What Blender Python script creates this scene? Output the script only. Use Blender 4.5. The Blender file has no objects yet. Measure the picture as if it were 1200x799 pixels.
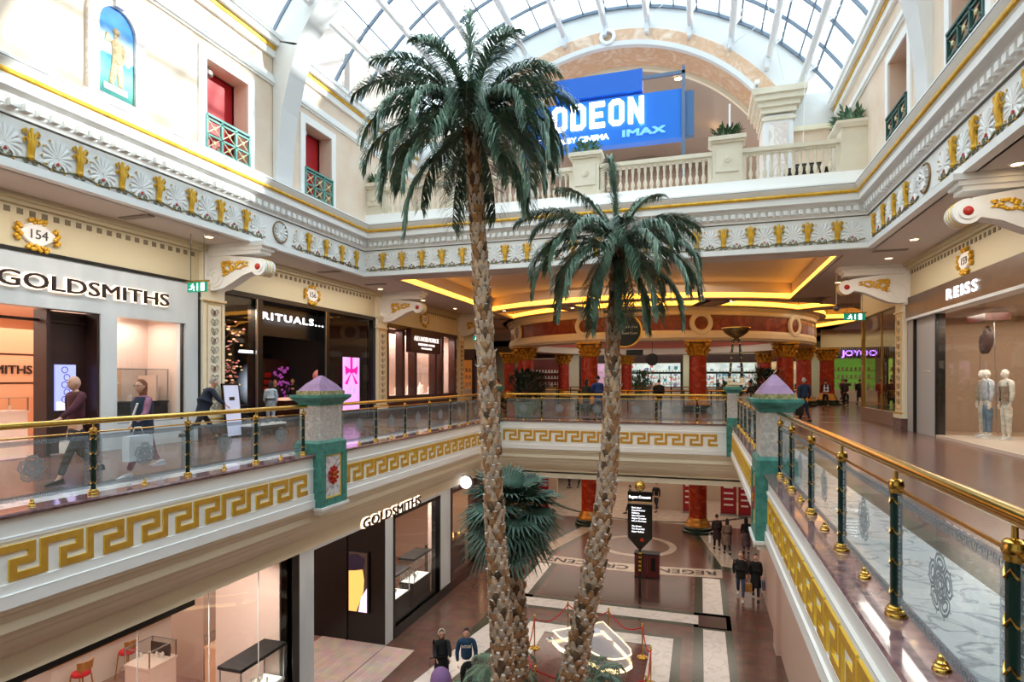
import bpy, bmesh, math, random
from mathutils import Vector, Matrix, noise as mnoise
PI = math.pi
random.seed(7)
SC = bpy.context.scene
C = SC.collection
# ------------------------------------------------------------------ camera
TH = 0.3031
cd = bpy.data.cameras.new('camera'); cam = bpy.data.objects.new('camera', cd); C.objects.link(cam)
cam.location = (0, 0, 1.70); cam.rotation_euler = (PI/2, 0, TH)
cd.sensor_width = 36; cd.lens = 704.19/1200*36; cd.shift_y = 45.57/1200; cd.clip_start = .05; cd.clip_end = 400
SC.camera = cam
SC.view_settings.view_transform = 'Standard'; SC.view_settings.look = 'None'
SC.view_settings.gamma = 1; SC.view_settings.use_curve_mapping = False
SC.cycles.use_denoising = True
SC.cycles.max_bounces = 7; SC.cycles.diffuse_bounces = 4; SC.cycles.glossy_bounces = 3
SC.cycles.transparent_max_bounces = 14; SC.cycles.transmission_bounces = 3
SC.cycles.sample_clamp_indirect = 6; SC.cycles.caustics_reflective = False; SC.cycles.caustics_refractive = False

# ------------------------------------------------------------------ materials
def s2l(c):
    c = c/255.0
    return c/12.92 if c <= .04045 else ((c+.055)/1.055)**2.4
def rgb(r, g, b): return (s2l(r), s2l(g), s2l(b), 1)
def mat(name, col, rough=.5, metal=0, col2=None, scale=3, detail=4, bump=0, emit=0, spec=.5, stretch=None, ramp=(.35, .65), coat=0):
    m = bpy.data.materials.new(name); m.use_nodes = True
    nt = m.node_tree; b = nt.nodes['Principled BSDF']
    b.inputs['Base Color'].default_value = rgb(*col); b.inputs['Roughness'].default_value = rough
    b.inputs['Metallic'].default_value = metal; b.inputs['Specular IOR Level'].default_value = spec
    b.inputs['Coat Weight'].default_value = coat
    if col2 is not None or bump:
        tc = nt.nodes.new('ShaderNodeTexCoord'); mp = nt.nodes.new('ShaderNodeMapping')
        nt.links.new(tc.outputs['Object'], mp.inputs['Vector'])
        if stretch: mp.inputs['Scale'].default_value = stretch
        n = nt.nodes.new('ShaderNodeTexNoise'); n.inputs['Scale'].default_value = scale; n.inputs['Detail'].default_value = detail
        nt.links.new(mp.outputs[0], n.inputs['Vector'])
        if col2 is not None:
            r = nt.nodes.new('ShaderNodeValToRGB')
            r.color_ramp.elements[0].position = ramp[0]; r.color_ramp.elements[1].position = ramp[1]
            r.color_ramp.elements[0].color = rgb(*col); r.color_ramp.elements[1].color = rgb(*col2)
            nt.links.new(n.outputs['Fac'], r.inputs[0]); nt.links.new(r.outputs[0], b.inputs['Base Color'])
        if bump:
            bp = nt.nodes.new('ShaderNodeBump'); bp.inputs['Strength'].default_value = bump; bp.inputs['Distance'].default_value = .02
            nt.links.new(n.outputs['Fac'], bp.inputs['Height']); nt.links.new(bp.outputs[0], b.inputs['Normal'])
    if emit:
        b.inputs['Emission Color'].default_value = rgb(*col); b.inputs['Emission Strength'].default_value = emit
    return m
def marble(name, base, vein, rough=.25, scale=1.2, width=.06, col3=None):
    m = bpy.data.materials.new(name); m.use_nodes = True
    nt = m.node_tree; b = nt.nodes['Principled BSDF']; b.inputs['Roughness'].default_value = rough
    tc = nt.nodes.new('ShaderNodeTexCoord')
    n = nt.nodes.new('ShaderNodeTexNoise'); n.inputs['Scale'].default_value = scale; n.inputs['Detail'].default_value = 8; n.inputs['Distortion'].default_value = 1.2
    nt.links.new(tc.outputs['Object'], n.inputs['Vector'])
    r = nt.nodes.new('ShaderNodeValToRGB'); e = r.color_ramp.elements
    e[0].position = .5-width; e[0].color = rgb(*base); e[1].position = .5+width; e[1].color = rgb(*(col3 or base))
    k = e.new(.5); k.color = rgb(*vein)
    nt.links.new(n.outputs['Fac'], r.inputs[0]); nt.links.new(r.outputs[0], b.inputs['Base Color'])
    return m
def tiled(name, ca, cb, cm, sx, sy, rough=.2, mortar=.006):
    m = bpy.data.materials.new(name); m.use_nodes = True
    nt = m.node_tree; b = nt.nodes['Principled BSDF']; b.inputs['Roughness'].default_value = rough
    tc = nt.nodes.new('ShaderNodeTexCoord'); t = nt.nodes.new('ShaderNodeTexBrick'); t.offset = 0
    t.inputs['Scale'].default_value = 1; t.inputs['Brick Width'].default_value = sx; t.inputs['Row Height'].default_value = sy
    t.inputs['Mortar Size'].default_value = mortar; t.inputs['Mortar Smooth'].default_value = 0
    nt.links.new(tc.outputs['Object'], t.inputs['Vector'])
    t.inputs['Color1'].default_value = rgb(*ca); t.inputs['Color2'].default_value = rgb(*cb); t.inputs['Mortar'].default_value = rgb(*cm)
    n = nt.nodes.new('ShaderNodeTexNoise'); n.inputs['Scale'].default_value = 2.5; n.inputs['Detail'].default_value = 8
    nt.links.new(tc.outputs['Object'], n.inputs['Vector'])
    mx = nt.nodes.new('ShaderNodeMix'); mx.data_type = 'RGBA'; mx.blend_type = 'OVERLAY'; mx.inputs[0].default_value = .55
    nt.links.new(t.outputs['Color'], mx.inputs[6]); nt.links.new(n.outputs['Color'], mx.inputs[7])
    hs = nt.nodes.new('ShaderNodeHueSaturation'); hs.inputs['Saturation'].default_value = .85
    nt.links.new(mx.outputs[2], hs.inputs['Color']); nt.links.new(hs.outputs[0], b.inputs['Base Color'])
    return m
def glassmat(name, tint=(1, 1, 1), refl=.06, haze=0, hazecol=(220, 225, 230)):
    m = bpy.data.materials.new(name); m.use_nodes = True
    nt = m.node_tree; nt.nodes.remove(nt.nodes['Principled BSDF']); out = nt.nodes['Material Output']
    tr = nt.nodes.new('ShaderNodeBsdfTransparent'); tr.inputs[0].default_value = (*tint, 1)
    gl = nt.nodes.new('ShaderNodeBsdfGlossy'); gl.inputs['Roughness'].default_value = .02
    lw = nt.nodes.new('ShaderNodeLayerWeight'); lw.inputs[0].default_value = .25
    mr = nt.nodes.new('ShaderNodeMapRange'); mr.inputs[3].default_value = refl; mr.inputs[4].default_value = .6
    pw = nt.nodes.new('ShaderNodeMath'); pw.operation = 'POWER'; pw.inputs[1].default_value = 2.5
    nt.links.new(lw.outputs['Facing'], pw.inputs[0]); nt.links.new(pw.outputs[0], mr.inputs[0])
    mx = nt.nodes.new('ShaderNodeMixShader'); nt.links.new(mr.outputs[0], mx.inputs[0])
    nt.links.new(tr.outputs[0], mx.inputs[1]); nt.links.new(gl.outputs[0], mx.inputs[2]); last = mx
    if haze:
        df = nt.nodes.new('ShaderNodeBsdfDiffuse'); df.inputs[0].default_value = rgb(*hazecol)
        m2 = nt.nodes.new('ShaderNodeMixShader'); m2.inputs[0].default_value = haze
        nt.links.new(mx.outputs[0], m2.inputs[1]); nt.links.new(df.outputs[0], m2.inputs[2]); last = m2
    nt.links.new(last.outputs[0], out.inputs[0]); return m
M = {}
M['white'] = mat('white_plaster', (246, 246, 244), .5)
M['whiteu'] = mat('white_plaster_toned', (226, 226, 226), .6)  # same plaster as the fascia white, greyed to offset the strong light up high
M['cream'] = mat('cream_plaster', (242, 234, 210), .5)
M['cream2'] = mat('cream_header', (214, 203, 170), .6)
M['soffit'] = mat('soffit_paint', (214, 202, 194), .7)
M['groove'] = mat('groove_shade', (120, 118, 112), .7)  # grey colour painted in for the shade of the moulding grooves
M['gold'] = mat('gold_leaf', (232, 186, 62), .42, .35, (214, 160, 36), 8)
M['goldpaint'] = mat('gold_paint', (204, 154, 52), .55, 0, (192, 140, 40), 6)
M['goldyel'] = mat('gold_edge', (236, 196, 60), .5, 0)
M['brass'] = mat('polished_brass', (214, 180, 96), .16, 1)
M['brassd'] = mat('worn_brass', (200, 160, 84), .25, 1)
M['green'] = mat('dark_green_enamel', (14, 44, 40), .25)
M['teal'] = mat('verdigris_green', (78, 148, 136), .45, 0, (52, 118, 110), 9, 6)
M['tealr'] = mat('teal_rail_paint', (88, 160, 150), .5)
M['darkteal'] = mat('dark_teal_rail', (30, 84, 78), .5)
M['lilac'] = mat('lilac_lead', (154, 122, 158), .6, 0, (140, 108, 146), 5)
M['greymarble'] = marble('grey_marble', (204, 200, 196), (178, 173, 170), .3, 6.0, .12, (212, 208, 204))
M['panelmarble'] = marble('white_panel_marble', (228, 226, 230), (168, 166, 178), .25, 2.0, .05)
M['granite'] = mat('rose_granite', (150, 116, 116), .12, 0, (96, 72, 78), 9, 8, ramp=(.3, .7), coat=.3)
M['peach'] = mat('peach_wall', (236, 218, 198), .6, 0, (230, 204, 180), 1.2)
M['archmarble'] = marble('peach_arch_marble', (232, 204, 178), (214, 170, 134), .35, 1.6, .2, (236, 214, 192))
M['red'] = mat('red_panel', (186, 16, 30), .5)
M['niche'] = marble('niche_surround', (236, 228, 222), (214, 198, 192), .5, 2, .1)
M['rose'] = mat('rose_red', (188, 40, 30), .4)
M['stone'] = mat('balustrade_stone', (226, 216, 196), .55, 0, (218, 207, 186), 2)
M['black'] = mat('black_gloss', (14, 13, 14), .3)
M['blackm'] = mat('black_matt', (26, 24, 24), .7)
M['brownp'] = mat('dark_brown_panel', (58, 34, 30), .45, 0, (46, 26, 24), 2)
M['shopmarble'] = mat('pale_blue_marble', (220, 227, 230), .35, 0, (200, 208, 212), 1.2, 8, stretch=(1, .3, 3))
M['blush'] = mat('blush_wall', (226, 190, 170), .6)
M['blushfloor'] = tiled('blush_floor', (206, 184, 174), (196, 172, 162), (170, 146, 138), .12, 1.2, .3, .004)
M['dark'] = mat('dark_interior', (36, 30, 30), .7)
M['mahog'] = mat('mahogany', (70, 30, 20), .35, 0, (52, 20, 14), 2, 5, stretch=(8, 1, 1))
M['steel'] = mat('steel', (170, 172, 176), .3, 1)
M['whitepaint'] = mat('white_steel_paint', (232, 234, 238), .4)
M['bar'] = mat('glazing_bar_grey', (104, 116, 132), .4, .3)
M['led'] = mat('warm_led', (255, 176, 60), .5, emit=3.2)
M['lampw'] = mat('downlight_glow', (255, 214, 150), .5, emit=9)
M['lampc'] = mat('white_glow', (255, 250, 240), .5, emit=7)
M['signw'] = mat('lit_white_letter', (250, 250, 255), .5, emit=2.2)
M['letterd'] = mat('dark_brown_letter', (44, 30, 28), .4)
M['halo'] = mat('letter_backlight', (255, 226, 196), .5, emit=1.6)
M['blue'] = mat('sign_blue', (0, 104, 206), .4, emit=.12)
M['bluetop'] = mat('sign_blue_dark', (0, 92, 196), .4, emit=.08)
M['signs'] = mat('soft_lit_letter', (250, 244, 240), .5, emit=.7)
M['imax'] = mat('pale_blue_letter', (110, 176, 244), .4, emit=.5)
M['wood'] = mat('light_wood', (176, 124, 62), .45, 0, (150, 98, 46), 3, 5, stretch=(1, 6, 1))
M['redfab'] = mat('red_fabric', (186, 18, 30), .8)
M['orangecol'] = marble('red_orange_scagliola', (206, 76, 38), (150, 44, 24), .22, 1.4, .25, (222, 100, 56))
M['pinkcol'] = marble('rose_scagliola', (206, 78, 62), (170, 56, 46), .25, 1.6, .2, (216, 100, 84))
M['beamred'] = marble('red_beam_marble', (150, 62, 40), (112, 40, 28), .3, 1.2, .2, (166, 80, 54))
M['capgold'] = mat('capital_gold', (232, 178, 58), .42, .3, (176, 120, 30), 10, 4, bump=.4)
M['greenstone'] = mat('dark_green_stone', (20, 44, 34), .25)
M['glass'] = glassmat('clear_glass', (.96, .98, .98), .03)
M['railglass'] = glassmat('rail_glass', (.93, .96, .97), .05, .05, (190, 205, 210))
M['etched'] = glassmat('etched_band', (.9, .93, .95), .04, .30, (150, 162, 172))
M['etch'] = mat('etched_motif', (136, 146, 152), .6)
M['etchw'] = mat('etched_motif_white', (200, 208, 214), .6)
M['roofglass'] = glassmat('roof_glass', (.80, .90, .93), .04, .10, (205, 220, 226))
M['frond'] = mat('palm_leaf', (126, 156, 134), .36, 0, (58, 88, 72), 3.0, 3, ramp=(.3, .7))
M['frond2'] = mat('fan_palm_leaf', (84, 116, 104), .45, 0, (44, 68, 56), 2.0, 3)
M['rachis'] = mat('palm_rachis', (96, 92, 62), .6)
M['trunk'] = mat('palm_trunk_fibre', (112, 90, 70), .9, 0, (78, 62, 48), 6, 4, bump=.5)
M['boot'] = mat('palm_leaf_base', (206, 178, 148), .8, 0, (168, 154, 144), 9, 3, ramp=(.35, .62))
M['boot2'] = mat('palm_leaf_base_warm', (172, 128, 88), .8, 0, (136, 100, 70), 9, 3)
M['bootcut'] = mat('palm_leaf_cut', (206, 200, 196), .7)
M['leaf'] = mat('foliage', (62, 96, 52), .6, 0, (36, 64, 34), 12)
M['leafg'] = mat('grey_green_foliage', (110, 146, 120), .6, 0, (70, 110, 80), 12)
M['darkleaf'] = mat('dark_foliage', (34, 50, 36), .6, 0, (20, 32, 24), 9)
M['skin'] = mat('skin', (214, 164, 140), .55)
M['skind'] = mat('skin_dark', (120, 80, 62), .55)
M['mannq'] = mat('mannequin_white', (222, 214, 204), .5)

# ------------------------------------------------------------------ mesh builder
class MB:
    def __init__(s, X=None): s.v = []; s.f = []; s.mi = []; s.m = 0; s.X = X; s.sm = []; s.smooth = False
    def _p(s, p):
        p = Vector(p)
        if s.X is not None: p = s.X @ p
        s.v.append(p); return len(s.v)-1
    def face(s, idx):
        s.f.append(tuple(idx)); s.mi.append(s.m); s.sm.append(s.smooth)
    def quad(s, a, b, c, d): s.face([s._p(a), s._p(b), s._p(c), s._p(d)]); return s
    def poly(s, pts): s.face([s._p(p) for p in pts]); return s
    def box(s, x0, x1, y0, y1, z0, z1):
        i = [s._p(p) for p in ((x0,y0,z0),(x1,y0,z0),(x1,y1,z0),(x0,y1,z0),(x0,y0,z1),(x1,y0,z1),(x1,y1,z1),(x0,y1,z1))]
        for q in ((0,3,2,1),(4,5,6,7),(0,1,5,4),(1,2,6,5),(2,3,7,6),(3,0,4,7)): s.face([i[k] for k in q])
        return s
    def cb(s, c, d): return s.box(c[0]-d[0]/2, c[0]+d[0]/2, c[1]-d[1]/2, c[1]+d[1]/2, c[2]-d[2]/2, c[2]+d[2]/2)
    def loft(s, rings, closed=True, caps=True):
        I = [[s._p(p) for p in r] for r in rings]; n = len(I[0])
        for a, b in zip(I[:-1], I[1:]):
            for k in range(n if closed else n-1):
                k2 = (k+1) % n; s.face((a[k], a[k2], b[k2], b[k]))
        if caps and closed:
            s.face(list(reversed(I[0]))); s.face(I[-1])
        return s
    def lathe(s, prof, c=(0,0,0), n=16, ax='z', sq=(1,1)):
        R = []
        for r, z in prof:
            ring = []
            for k in range(n):
                a = 2*PI*k/n; x, y = r*math.cos(a)*sq[0], r*math.sin(a)*sq[1]
                p = (x, y, z) if ax == 'z' else ((z, x, y) if ax == 'x' else (y, z, x))
                ring.append((c[0]+p[0], c[1]+p[1], c[2]+p[2]))
            R.append(ring)
        if abs(prof[0][0]-prof[-1][0])+abs(prof[0][1]-prof[-1][1]) < 1e-6: return s.loft(R, caps=False)
        return s.loft(R)
    def tube(s, pts, r, n=8, r2=None):
        pts = [Vector(p) for p in pts]; R = []
        up = Vector((0, 0, 1))
        for i, p in enumerate(pts):
            t = (pts[min(i+1, len(pts)-1)]-pts[max(i-1, 0)]).normalized()
            a = t.cross(up)
            if a.length < .05: a = t.cross(Vector((1, 0, 0)))
            a.normalize(); b = t.cross(a)
            rr = r if r2 is None else r+(r2-r)*i/max(1, len(pts)-1)
            if callable(rr): rr = rr(i)
            R.append([p+a*rr*math.cos(2*PI*k/n)+b*rr*math.sin(2*PI*k/n) for k in range(n)])
        return s.loft(R)
    def sphere(s, c, r, n=12, m=8, sq=(1,1,1)):
        R = []
        for j in range(m+1):
            t = PI*j/m; rr = max(math.sin(t), .001)*r; z = -math.cos(t)*r
            R.append([(c[0]+rr*math.cos(2*PI*k/n)*sq[0], c[1]+rr*math.sin(2*PI*k/n)*sq[1], c[2]+z*sq[2]) for k in range(n)])
        return s.loft(R)
    def prism(s, pts2, z0, z1, plane='xy'):
        def P(a, b, z): return (a, b, z) if plane == 'xy' else ((a, z, b) if plane == 'xz' else (z, a, b))
        return s.loft([[P(a, b, z0) for a, b in pts2], [P(a, b, z1) for a, b in pts2]])
    def strip(s, pts2, w, z0, z1):   # flat polyline band in xy plane of frame, thickness z0..z1, square ends
        P = [Vector(p) for p in pts2]; n = len(P); R = []
        for i, p in enumerate(P):
            a = (p-P[i-1]).normalized() if i else (P[1]-p).normalized()
            c = (P[i+1]-p).normalized() if i < n-1 else a
            o = Vector((-a.y-c.y, a.x+c.x)) if i and i < n-1 else Vector((-a.y, a.x))
            if i and i < n-1: o = o/max(1, o.length_squared/2)
            e = -a*w/2 if i == 0 else (a*w/2 if i == n-1 else a*0)
            l, r = p+o*w/2+e, p-o*w/2+e
            R.append([(l.x, l.y, z0), (l.x, l.y, z1), (r.x, r.y, z1), (r.x, r.y, z0)])
        return s.loft(R)
    def build(s, name, mats, parent=None, smooth=None, label=None):
        me = bpy.data.meshes.new(name); me.from_pydata([tuple(p) for p in s.v], [], s.f)
        if not isinstance(mats, (list, tuple)): mats = [mats]
        for m in mats: me.materials.append(M[m] if isinstance(m, str) else m)
        me.polygons.foreach_set('material_index', s.mi)
        me.polygons.foreach_set('use_smooth', s.sm if smooth is None else [smooth]*len(s.f))
        me.update()
        bm = bmesh.new(); bm.from_mesh(me); bmesh.ops.recalc_face_normals(bm, faces=bm.faces)
        bm.to_mesh(me); bm.free()
        if smooth or any(s.sm): me.set_sharp_from_angle(angle=.7)
        return link(name, me, parent, label)
def link(name, me, parent=None, label=None):
    o = bpy.data.objects.new(name, me); C.objects.link(o)
    if parent is not None: o.parent = parent
    if label: o['label'] = label
    return o
def inst(o, parent, mtx=None, label=None):     # copy of a part with shared mesh
    c = o.copy(); C.objects.link(c); c.parent = parent
    if mtx is not None: c.matrix_local = mtx
    if label: c['label'] = label
    return c
def thing(name, label, cat, X=None, group=None):
    o = bpy.data.objects.new(name, None); C.objects.link(o); o.empty_display_size = .1
    if X is not None: o.matrix_world = X if isinstance(X, Matrix) else Matrix.Translation(X)
    o['label'] = label; o['category'] = cat
    if group: o['group'] = group
    return o
def tag(o, label, cat, group=None, kind=None):
    o['label'] = label; o['category'] = cat
    if group: o['group'] = group
    if kind: o['kind'] = kind
    return o
def st(o, label=None):
    o['kind'] = 'structure'
    if label: o['label'] = label
    return o
def T(x, y, z): return Matrix.Translation((x, y, z))
def RZ(a): return Matrix.Rotation(a, 4, 'Z')
def FR(side, x, y, z):   # local x = right along wall, local y = up, local z = towards the viewer
    r = {'L': (0, 1, 0), 'R': (0, -1, 0), 'B': (1, 0, 0), 'F': (-1, 0, 0)}[side]
    n = {'L': (1, 0, 0), 'R': (-1, 0, 0), 'B': (0, -1, 0), 'F': (0, 1, 0)}[side]
    m = Matrix(((r[0], 0, n[0], x), (r[1], 0, n[1], y), (r[2], 1, n[2], z), (0, 0, 0, 1)))
    return m
def dup(root, X, label=None, group=None):
    def cp(o, par):
        c = o.copy(); C.objects.link(c); c.parent = par; return c
    r = root.copy(); C.objects.link(r); r.matrix_world = X if isinstance(X, Matrix) else Matrix.Translation(X)
    if label: r['label'] = label
    if group: r['group'] = group
    for ch in list(root.children):
        c = cp(ch, r)
        for g in list(ch.children): cp(g, c)
    return r
def text(s, size, name, m, parent=None, X=None, depth=.012, off=0, align='CENTER', sx=1, space=1, width=None, label=None):
    cu = bpy.data.curves.new('t', 'FONT'); cu.body = s; cu.size = size; cu.extrude = depth/2; cu.offset = off
    cu.align_x = align; cu.align_y = 'BOTTOM_BASELINE'; cu.space_character = space; cu.resolution_u = 3
    cu.offset = 0
    o = bpy.data.objects.new('t', cu); C.objects.link(o)
    dg = bpy.context.evaluated_depsgraph_get(); me = bpy.data.meshes.new_from_object(o.evaluated_get(dg))
    bpy.data.objects.remove(o); bpy.data.curves.remove(cu)
    if off:                                   # bolder strokes: shifted copies of the same outline in one mesh
        bm = bmesh.new()
        for dx, dy, dz in ((-1, -1, 0), (1, -1, .01), (1, 1, .02), (-1, 1, .03), (0, 0, .04)):
            m2 = me.copy(); m2.transform(Matrix.Translation((dx*off, dy*off, dz*depth))); bm.from_mesh(m2); bpy.data.meshes.remove(m2)
        bm.to_mesh(me); bm.free()
    if width:
        xs = [v.co.x for v in me.vertices]; sx = width/(max(xs)-min(xs)); c = (max(xs)+min(xs))/2
        for v in me.vertices: v.co.x = (v.co.x-c)*sx
    elif sx != 1:
        for v in me.vertices: v.co.x *= sx
    me.materials.clear(); me.materials.append(M[m] if isinstance(m, str) else m); me.name = name
    o = link(name, me, parent, label)
    if X is not None: o.matrix_local = X
    return o
# ------------------------------------------------------------------ dimensions
XL, XR, YB = -8.28, 1.13, 24.18         # edge of the void in the upper floor
UL, UR, UY = -11.94, 4.67, 19.78        # edge of the void above
WL, WR = -13.62, 6.645                  # upper shop fronts
LWL, LWR = -9.26, 2.3                   # lower shop fronts
P1, P2 = 14.1, 23.6
Y0 = -9.0; ZL = -6.5; CX = -3.6
def uring(L, R, B, o, z, y0=Y0): return [(L+o, y0, z), (L+o, B-o, z), (R-o, B-o, z), (R-o, y0, z)]
def usweep(prof, L, R, B, mb=None, y0=Y0):
    mb = mb or MB()
    for (o1, z1), (o2, z2) in zip(prof[:-1], prof[1:]):
        a = uring(L, R, B, o1, z1, y0); b = uring(L, R, B, o2, z2, y0)
        for k in range(3): mb.quad(a[k], a[k+1], b[k+1], b[k])
    return mb
# ------------------------------------------------------------------ floors
M['tile_u'] = tiled('upper_floor_tile', (120, 84, 70), (106, 72, 60), (80, 56, 48), .6, .6, .2)
M['tile_l'] = tiled('lower_floor_tile', (104, 66, 52), (96, 60, 48), (78, 50, 40), .6, .6, .2, .003)
M['tile_d'] = tiled('lower_floor_dark_tile', (84, 52, 44), (72, 44, 38), (44, 30, 28), .6, .6, .16)
M['tile_w'] = marble('white_floor_marble', (216, 206, 200), (196, 186, 180), .2, 1.5, .04)
M['tile_wu'] = marble('white_floor_marble_veined', (218, 222, 224), (150, 160, 168), .14, 2.2, .035)
M['tile_g'] = mat('green_floor_border', (62, 68, 54), .2, 0, (46, 54, 44), 4)
M['tile_r'] = mat('brown_red_floor_inset', (104, 56, 44), .16, 0, (84, 42, 34), 5)
M['tile_p'] = mat('pale_floor_stone', (186, 170, 154), .25, 0, (170, 152, 138), 3)
m = MB()
m.box(-30, XL-.32, Y0, 70, -.25, 0).box(XR+.32, 24, Y0, 70, -.25, 0).box(XL-.32, XR+.32, YB+.32, 70, -.25, 0).box(XL-.32, XR+.32, Y0, .75, -.25, 0)
st(m.build('floor', 'tile_u'), 'polished brown tiled upper mall floor around the open well')
m = MB()
for a, b in ((XL-1.05, XL-.32), (XR+.32, XR+1.12)): m.box(a, b, .75, YB+.3, 0, .004)
m.box(XL-1.05, XR+1.12, YB+.3, YB+1.1, 0, .004)
st(m.build('floor', 'tile_wu'), 'white veined marble strip along the glass railing')
m = MB()
for a, b in ((XL-1.25, XL-1.05), (XR+1.12, XR+1.32)): m.box(a, b, .75, YB+1.1, 0, .0042)
m.box(XL-1.25, XR+1.32, YB+1.1, YB+1.3, 0, .004)
st(m.build('floor', 'tile_g'), 'dark green border strip in the upper floor')
m = MB()
for k in range(4): m.box(3.0, 6.3, 26.6+k*4, 26.9+k*4, 0, .004)
st(m.build('floor', 'tile_p'), 'pale stone bands crossing the upper walkway')
st(MB().box(-30, 24, Y0, 70, ZL-.3, ZL).build('floor', 'tile_l'), 'red brown tiled lower mall floor')
def inlay(polys, m_, h, label):
    b = MB()
    for p in polys: b.prism(p, ZL, ZL+h)
    return st(b.build('floor', m_), label)
def rect(x0, x1, y0, y1): return [(x0, y0), (x1, y0), (x1, y1), (x0, y1)]
inlay([rect(-7.15, -6.05, 15, 26.2), rect(-.2, 1.0, 13, 26.2), rect(-7.1, 1.0, 20.85, 22.15), rect(-5.75, -.55, 14, 19.9),
       [(-8.1, 27.4), (-6.7, 27.2), (-5.2, 33.9), (-6.4, 34.2)], [(1.95, 27.4), (.6, 27.2), (-.35, 33.8), (1.0, 34.0)]], 'tile_g', .002, 'dark green stone borders in the lower floor')
inlay([rect(-5.9, -.3, 22.3, 25.8), rect(-7.0, -6.2, 21.1, 21.9), rect(-.05, .85, 20.95, 21.95)], 'tile_d', .003, 'dark brown floor panel behind the white strip')
inlay([rect(-6.87, -6.31, 22.2, 26.1), rect(.1, .78, 22.2, 26.1), rect(.1, .78, 12, 20.72), rect(-6.35, -.05, 21.1, 21.88),
       [(-6.32, 21.7), (-5.98, 21.0), (-5.98, 18.4), (-6.95, 12.5), (-7.6, 13.5), (-6.95, 18.2)],
       rect(-5.5, -.8, 19.02, 19.68), rect(-5.5, -4.83, 12, 19.02), rect(-1.46, -.8, 12, 19.02)], 'tile_w', .006, 'white marble strips and square frame in the lower floor')
inlay([[(-7.65, 27.9), (-6.95, 27.5), (-5.4, 33.55), (-6.15, 33.75)], [(1.6, 27.8), (.9, 28.0), (-.1, 33.6), (.76, 33.5)]], 'tile_p', .006, 'two pale stone strips slanting to the columns')
inlay([rect(-4.83, -1.46, 12, 18.95)], 'tile_r', .003, 'brown red centre of the white floor square')
b = MB()
for k in range(48):
    a, c_ = 2*PI*k/48, 2*PI*(k+1)/48
    b.loft([[(-3.0+r*math.cos(t), 30.25+r*math.sin(t), z) for r, z in ((1.58, ZL), (1.92, ZL), (1.92, ZL+.006), (1.58, ZL+.006))] for t in (a, c_)], caps=False)
st(b.build('floor', 'tile_p'), 'pale stone ring set in the lower floor')
b = MB(); n = 24
def arcy(x): return 26.0+(x+3.1)**2*.021
for k in range(n):
    x0, x1 = -7.15+8.05*k/n, -7.15+8.05*(k+1)/n
    b.prism([(x0, arcy(x0)), (x1, arcy(x1)), (x1, arcy(x1)+1.12), (x0, arcy(x0)+1.12)], ZL, ZL+.006)
arc = st(b.build('floor', 'tile_p'), 'pale arched stone band with dark inlaid letters')
tx = text('REGENT   CRESCENT', .78, 'lettering', 'letterd', None, None, .004, .012, width=7.5)
for v in tx.data.vertices:
    x = -3.1-v.co.x; y = arcy(x)+.84-v.co.y; v.co = (x, y, ZL+.0085+v.co.z)
tx.parent = arc
b = MB()
b.prism([(-30, 36.2), (24, 34.8), (24, 58), (-30, 58)], ZL, ZL+.003)
st(b.build('floor', 'tile_p'), 'pale stone floor beyond the columns')
b = MB()
for k in range(20):
    a0, a1 = PI*1.1+PI*.8*k/20, PI*1.1+PI*.8*(k+1)/20
    b.prism([(-3.05+r*math.cos(t), 43+r*math.sin(t)) for r, t in ((7.2, a0), (7.5, a0), (7.5, a1), (7.2, a1))], ZL, ZL+.006)
st(b.build('floor', 'tile_g'), 'dark curved line in the pale stone floor')
# ------------------------------------------------------------------ upper floor edge : ledge, fascia, key pattern
usweep_prof = [(-.34, .0), (-.34, .025), (.03, .025), (.045, .0), (.03, -.035), (-.03, -.04)]
st(usweep(usweep_prof, XL, XR, YB).build('trim_1', 'granite'), 'rose granite ledge under the glass railings')
prof = [(-.03, -.04), (-.03, -.27), (.0, -.285), (.0, -.33), (-.02, -.34), (-.02, -.86), (.0, -.87), (.0, -.99), (.03, -1.0), (.03, -1.17), (-.05, -1.2)]
st(usweep(prof, XL, XR, YB).build('trim_2', 'white'), 'white fascia carrying the gold key pattern')
prof = [(-.05, -1.2), (-.06, -1.26), (-.12, -1.30), (-.17, -1.38), (-.2, -1.42), (-.2, -1.55), (-.24, -1.57), (-.3, -1.64), (-.33, -1.7), (-.38, -1.74), (-.44, -1.84), (-.55, -1.96), (-.7, -2.06), (-.82, -2.10), (-.86, -2.13), (-.86, -2.22), (-.98, -2.23)]
st(usweep(prof, XL, XR, YB).build('trim_3', 'cream'), 'cream stepped cornice below the fascia')
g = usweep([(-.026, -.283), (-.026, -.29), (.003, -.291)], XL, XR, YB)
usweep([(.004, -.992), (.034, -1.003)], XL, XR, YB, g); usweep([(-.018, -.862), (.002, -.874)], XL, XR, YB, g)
st(g.build('trim_4', 'groove'), 'thin painted shadow line of the fascia moulding')
def keyband(name, side, x, y, length, P, label):
    b = MB(); n = int(length/P); gap = (length-n*P)/2
    H0, H1, Hm, w = -.79, -.43, -.61, .092
    allp = []
    for k in range(n):
        s0 = gap+k*P+w/2
        allp += [(s0, H0), (s0, H1), (s0+.76*P, H1), (s0+.76*P, Hm), (s0+.40*P, Hm), (s0+.40*P, H0)]
    allp.append((s0+.80*P, H0)); b.strip(allp, w, 0, .028)
    o = b.build(name, ['goldpaint', 'goldyel']); me = o.data
    for p in me.polygons: p.material_index = 0 if p.normal.z > .5 else 1
    o.matrix_world = FR(side, x, y, 0); return st(o, label)
PY0, PY1 = 11.5, 12.68
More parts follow.
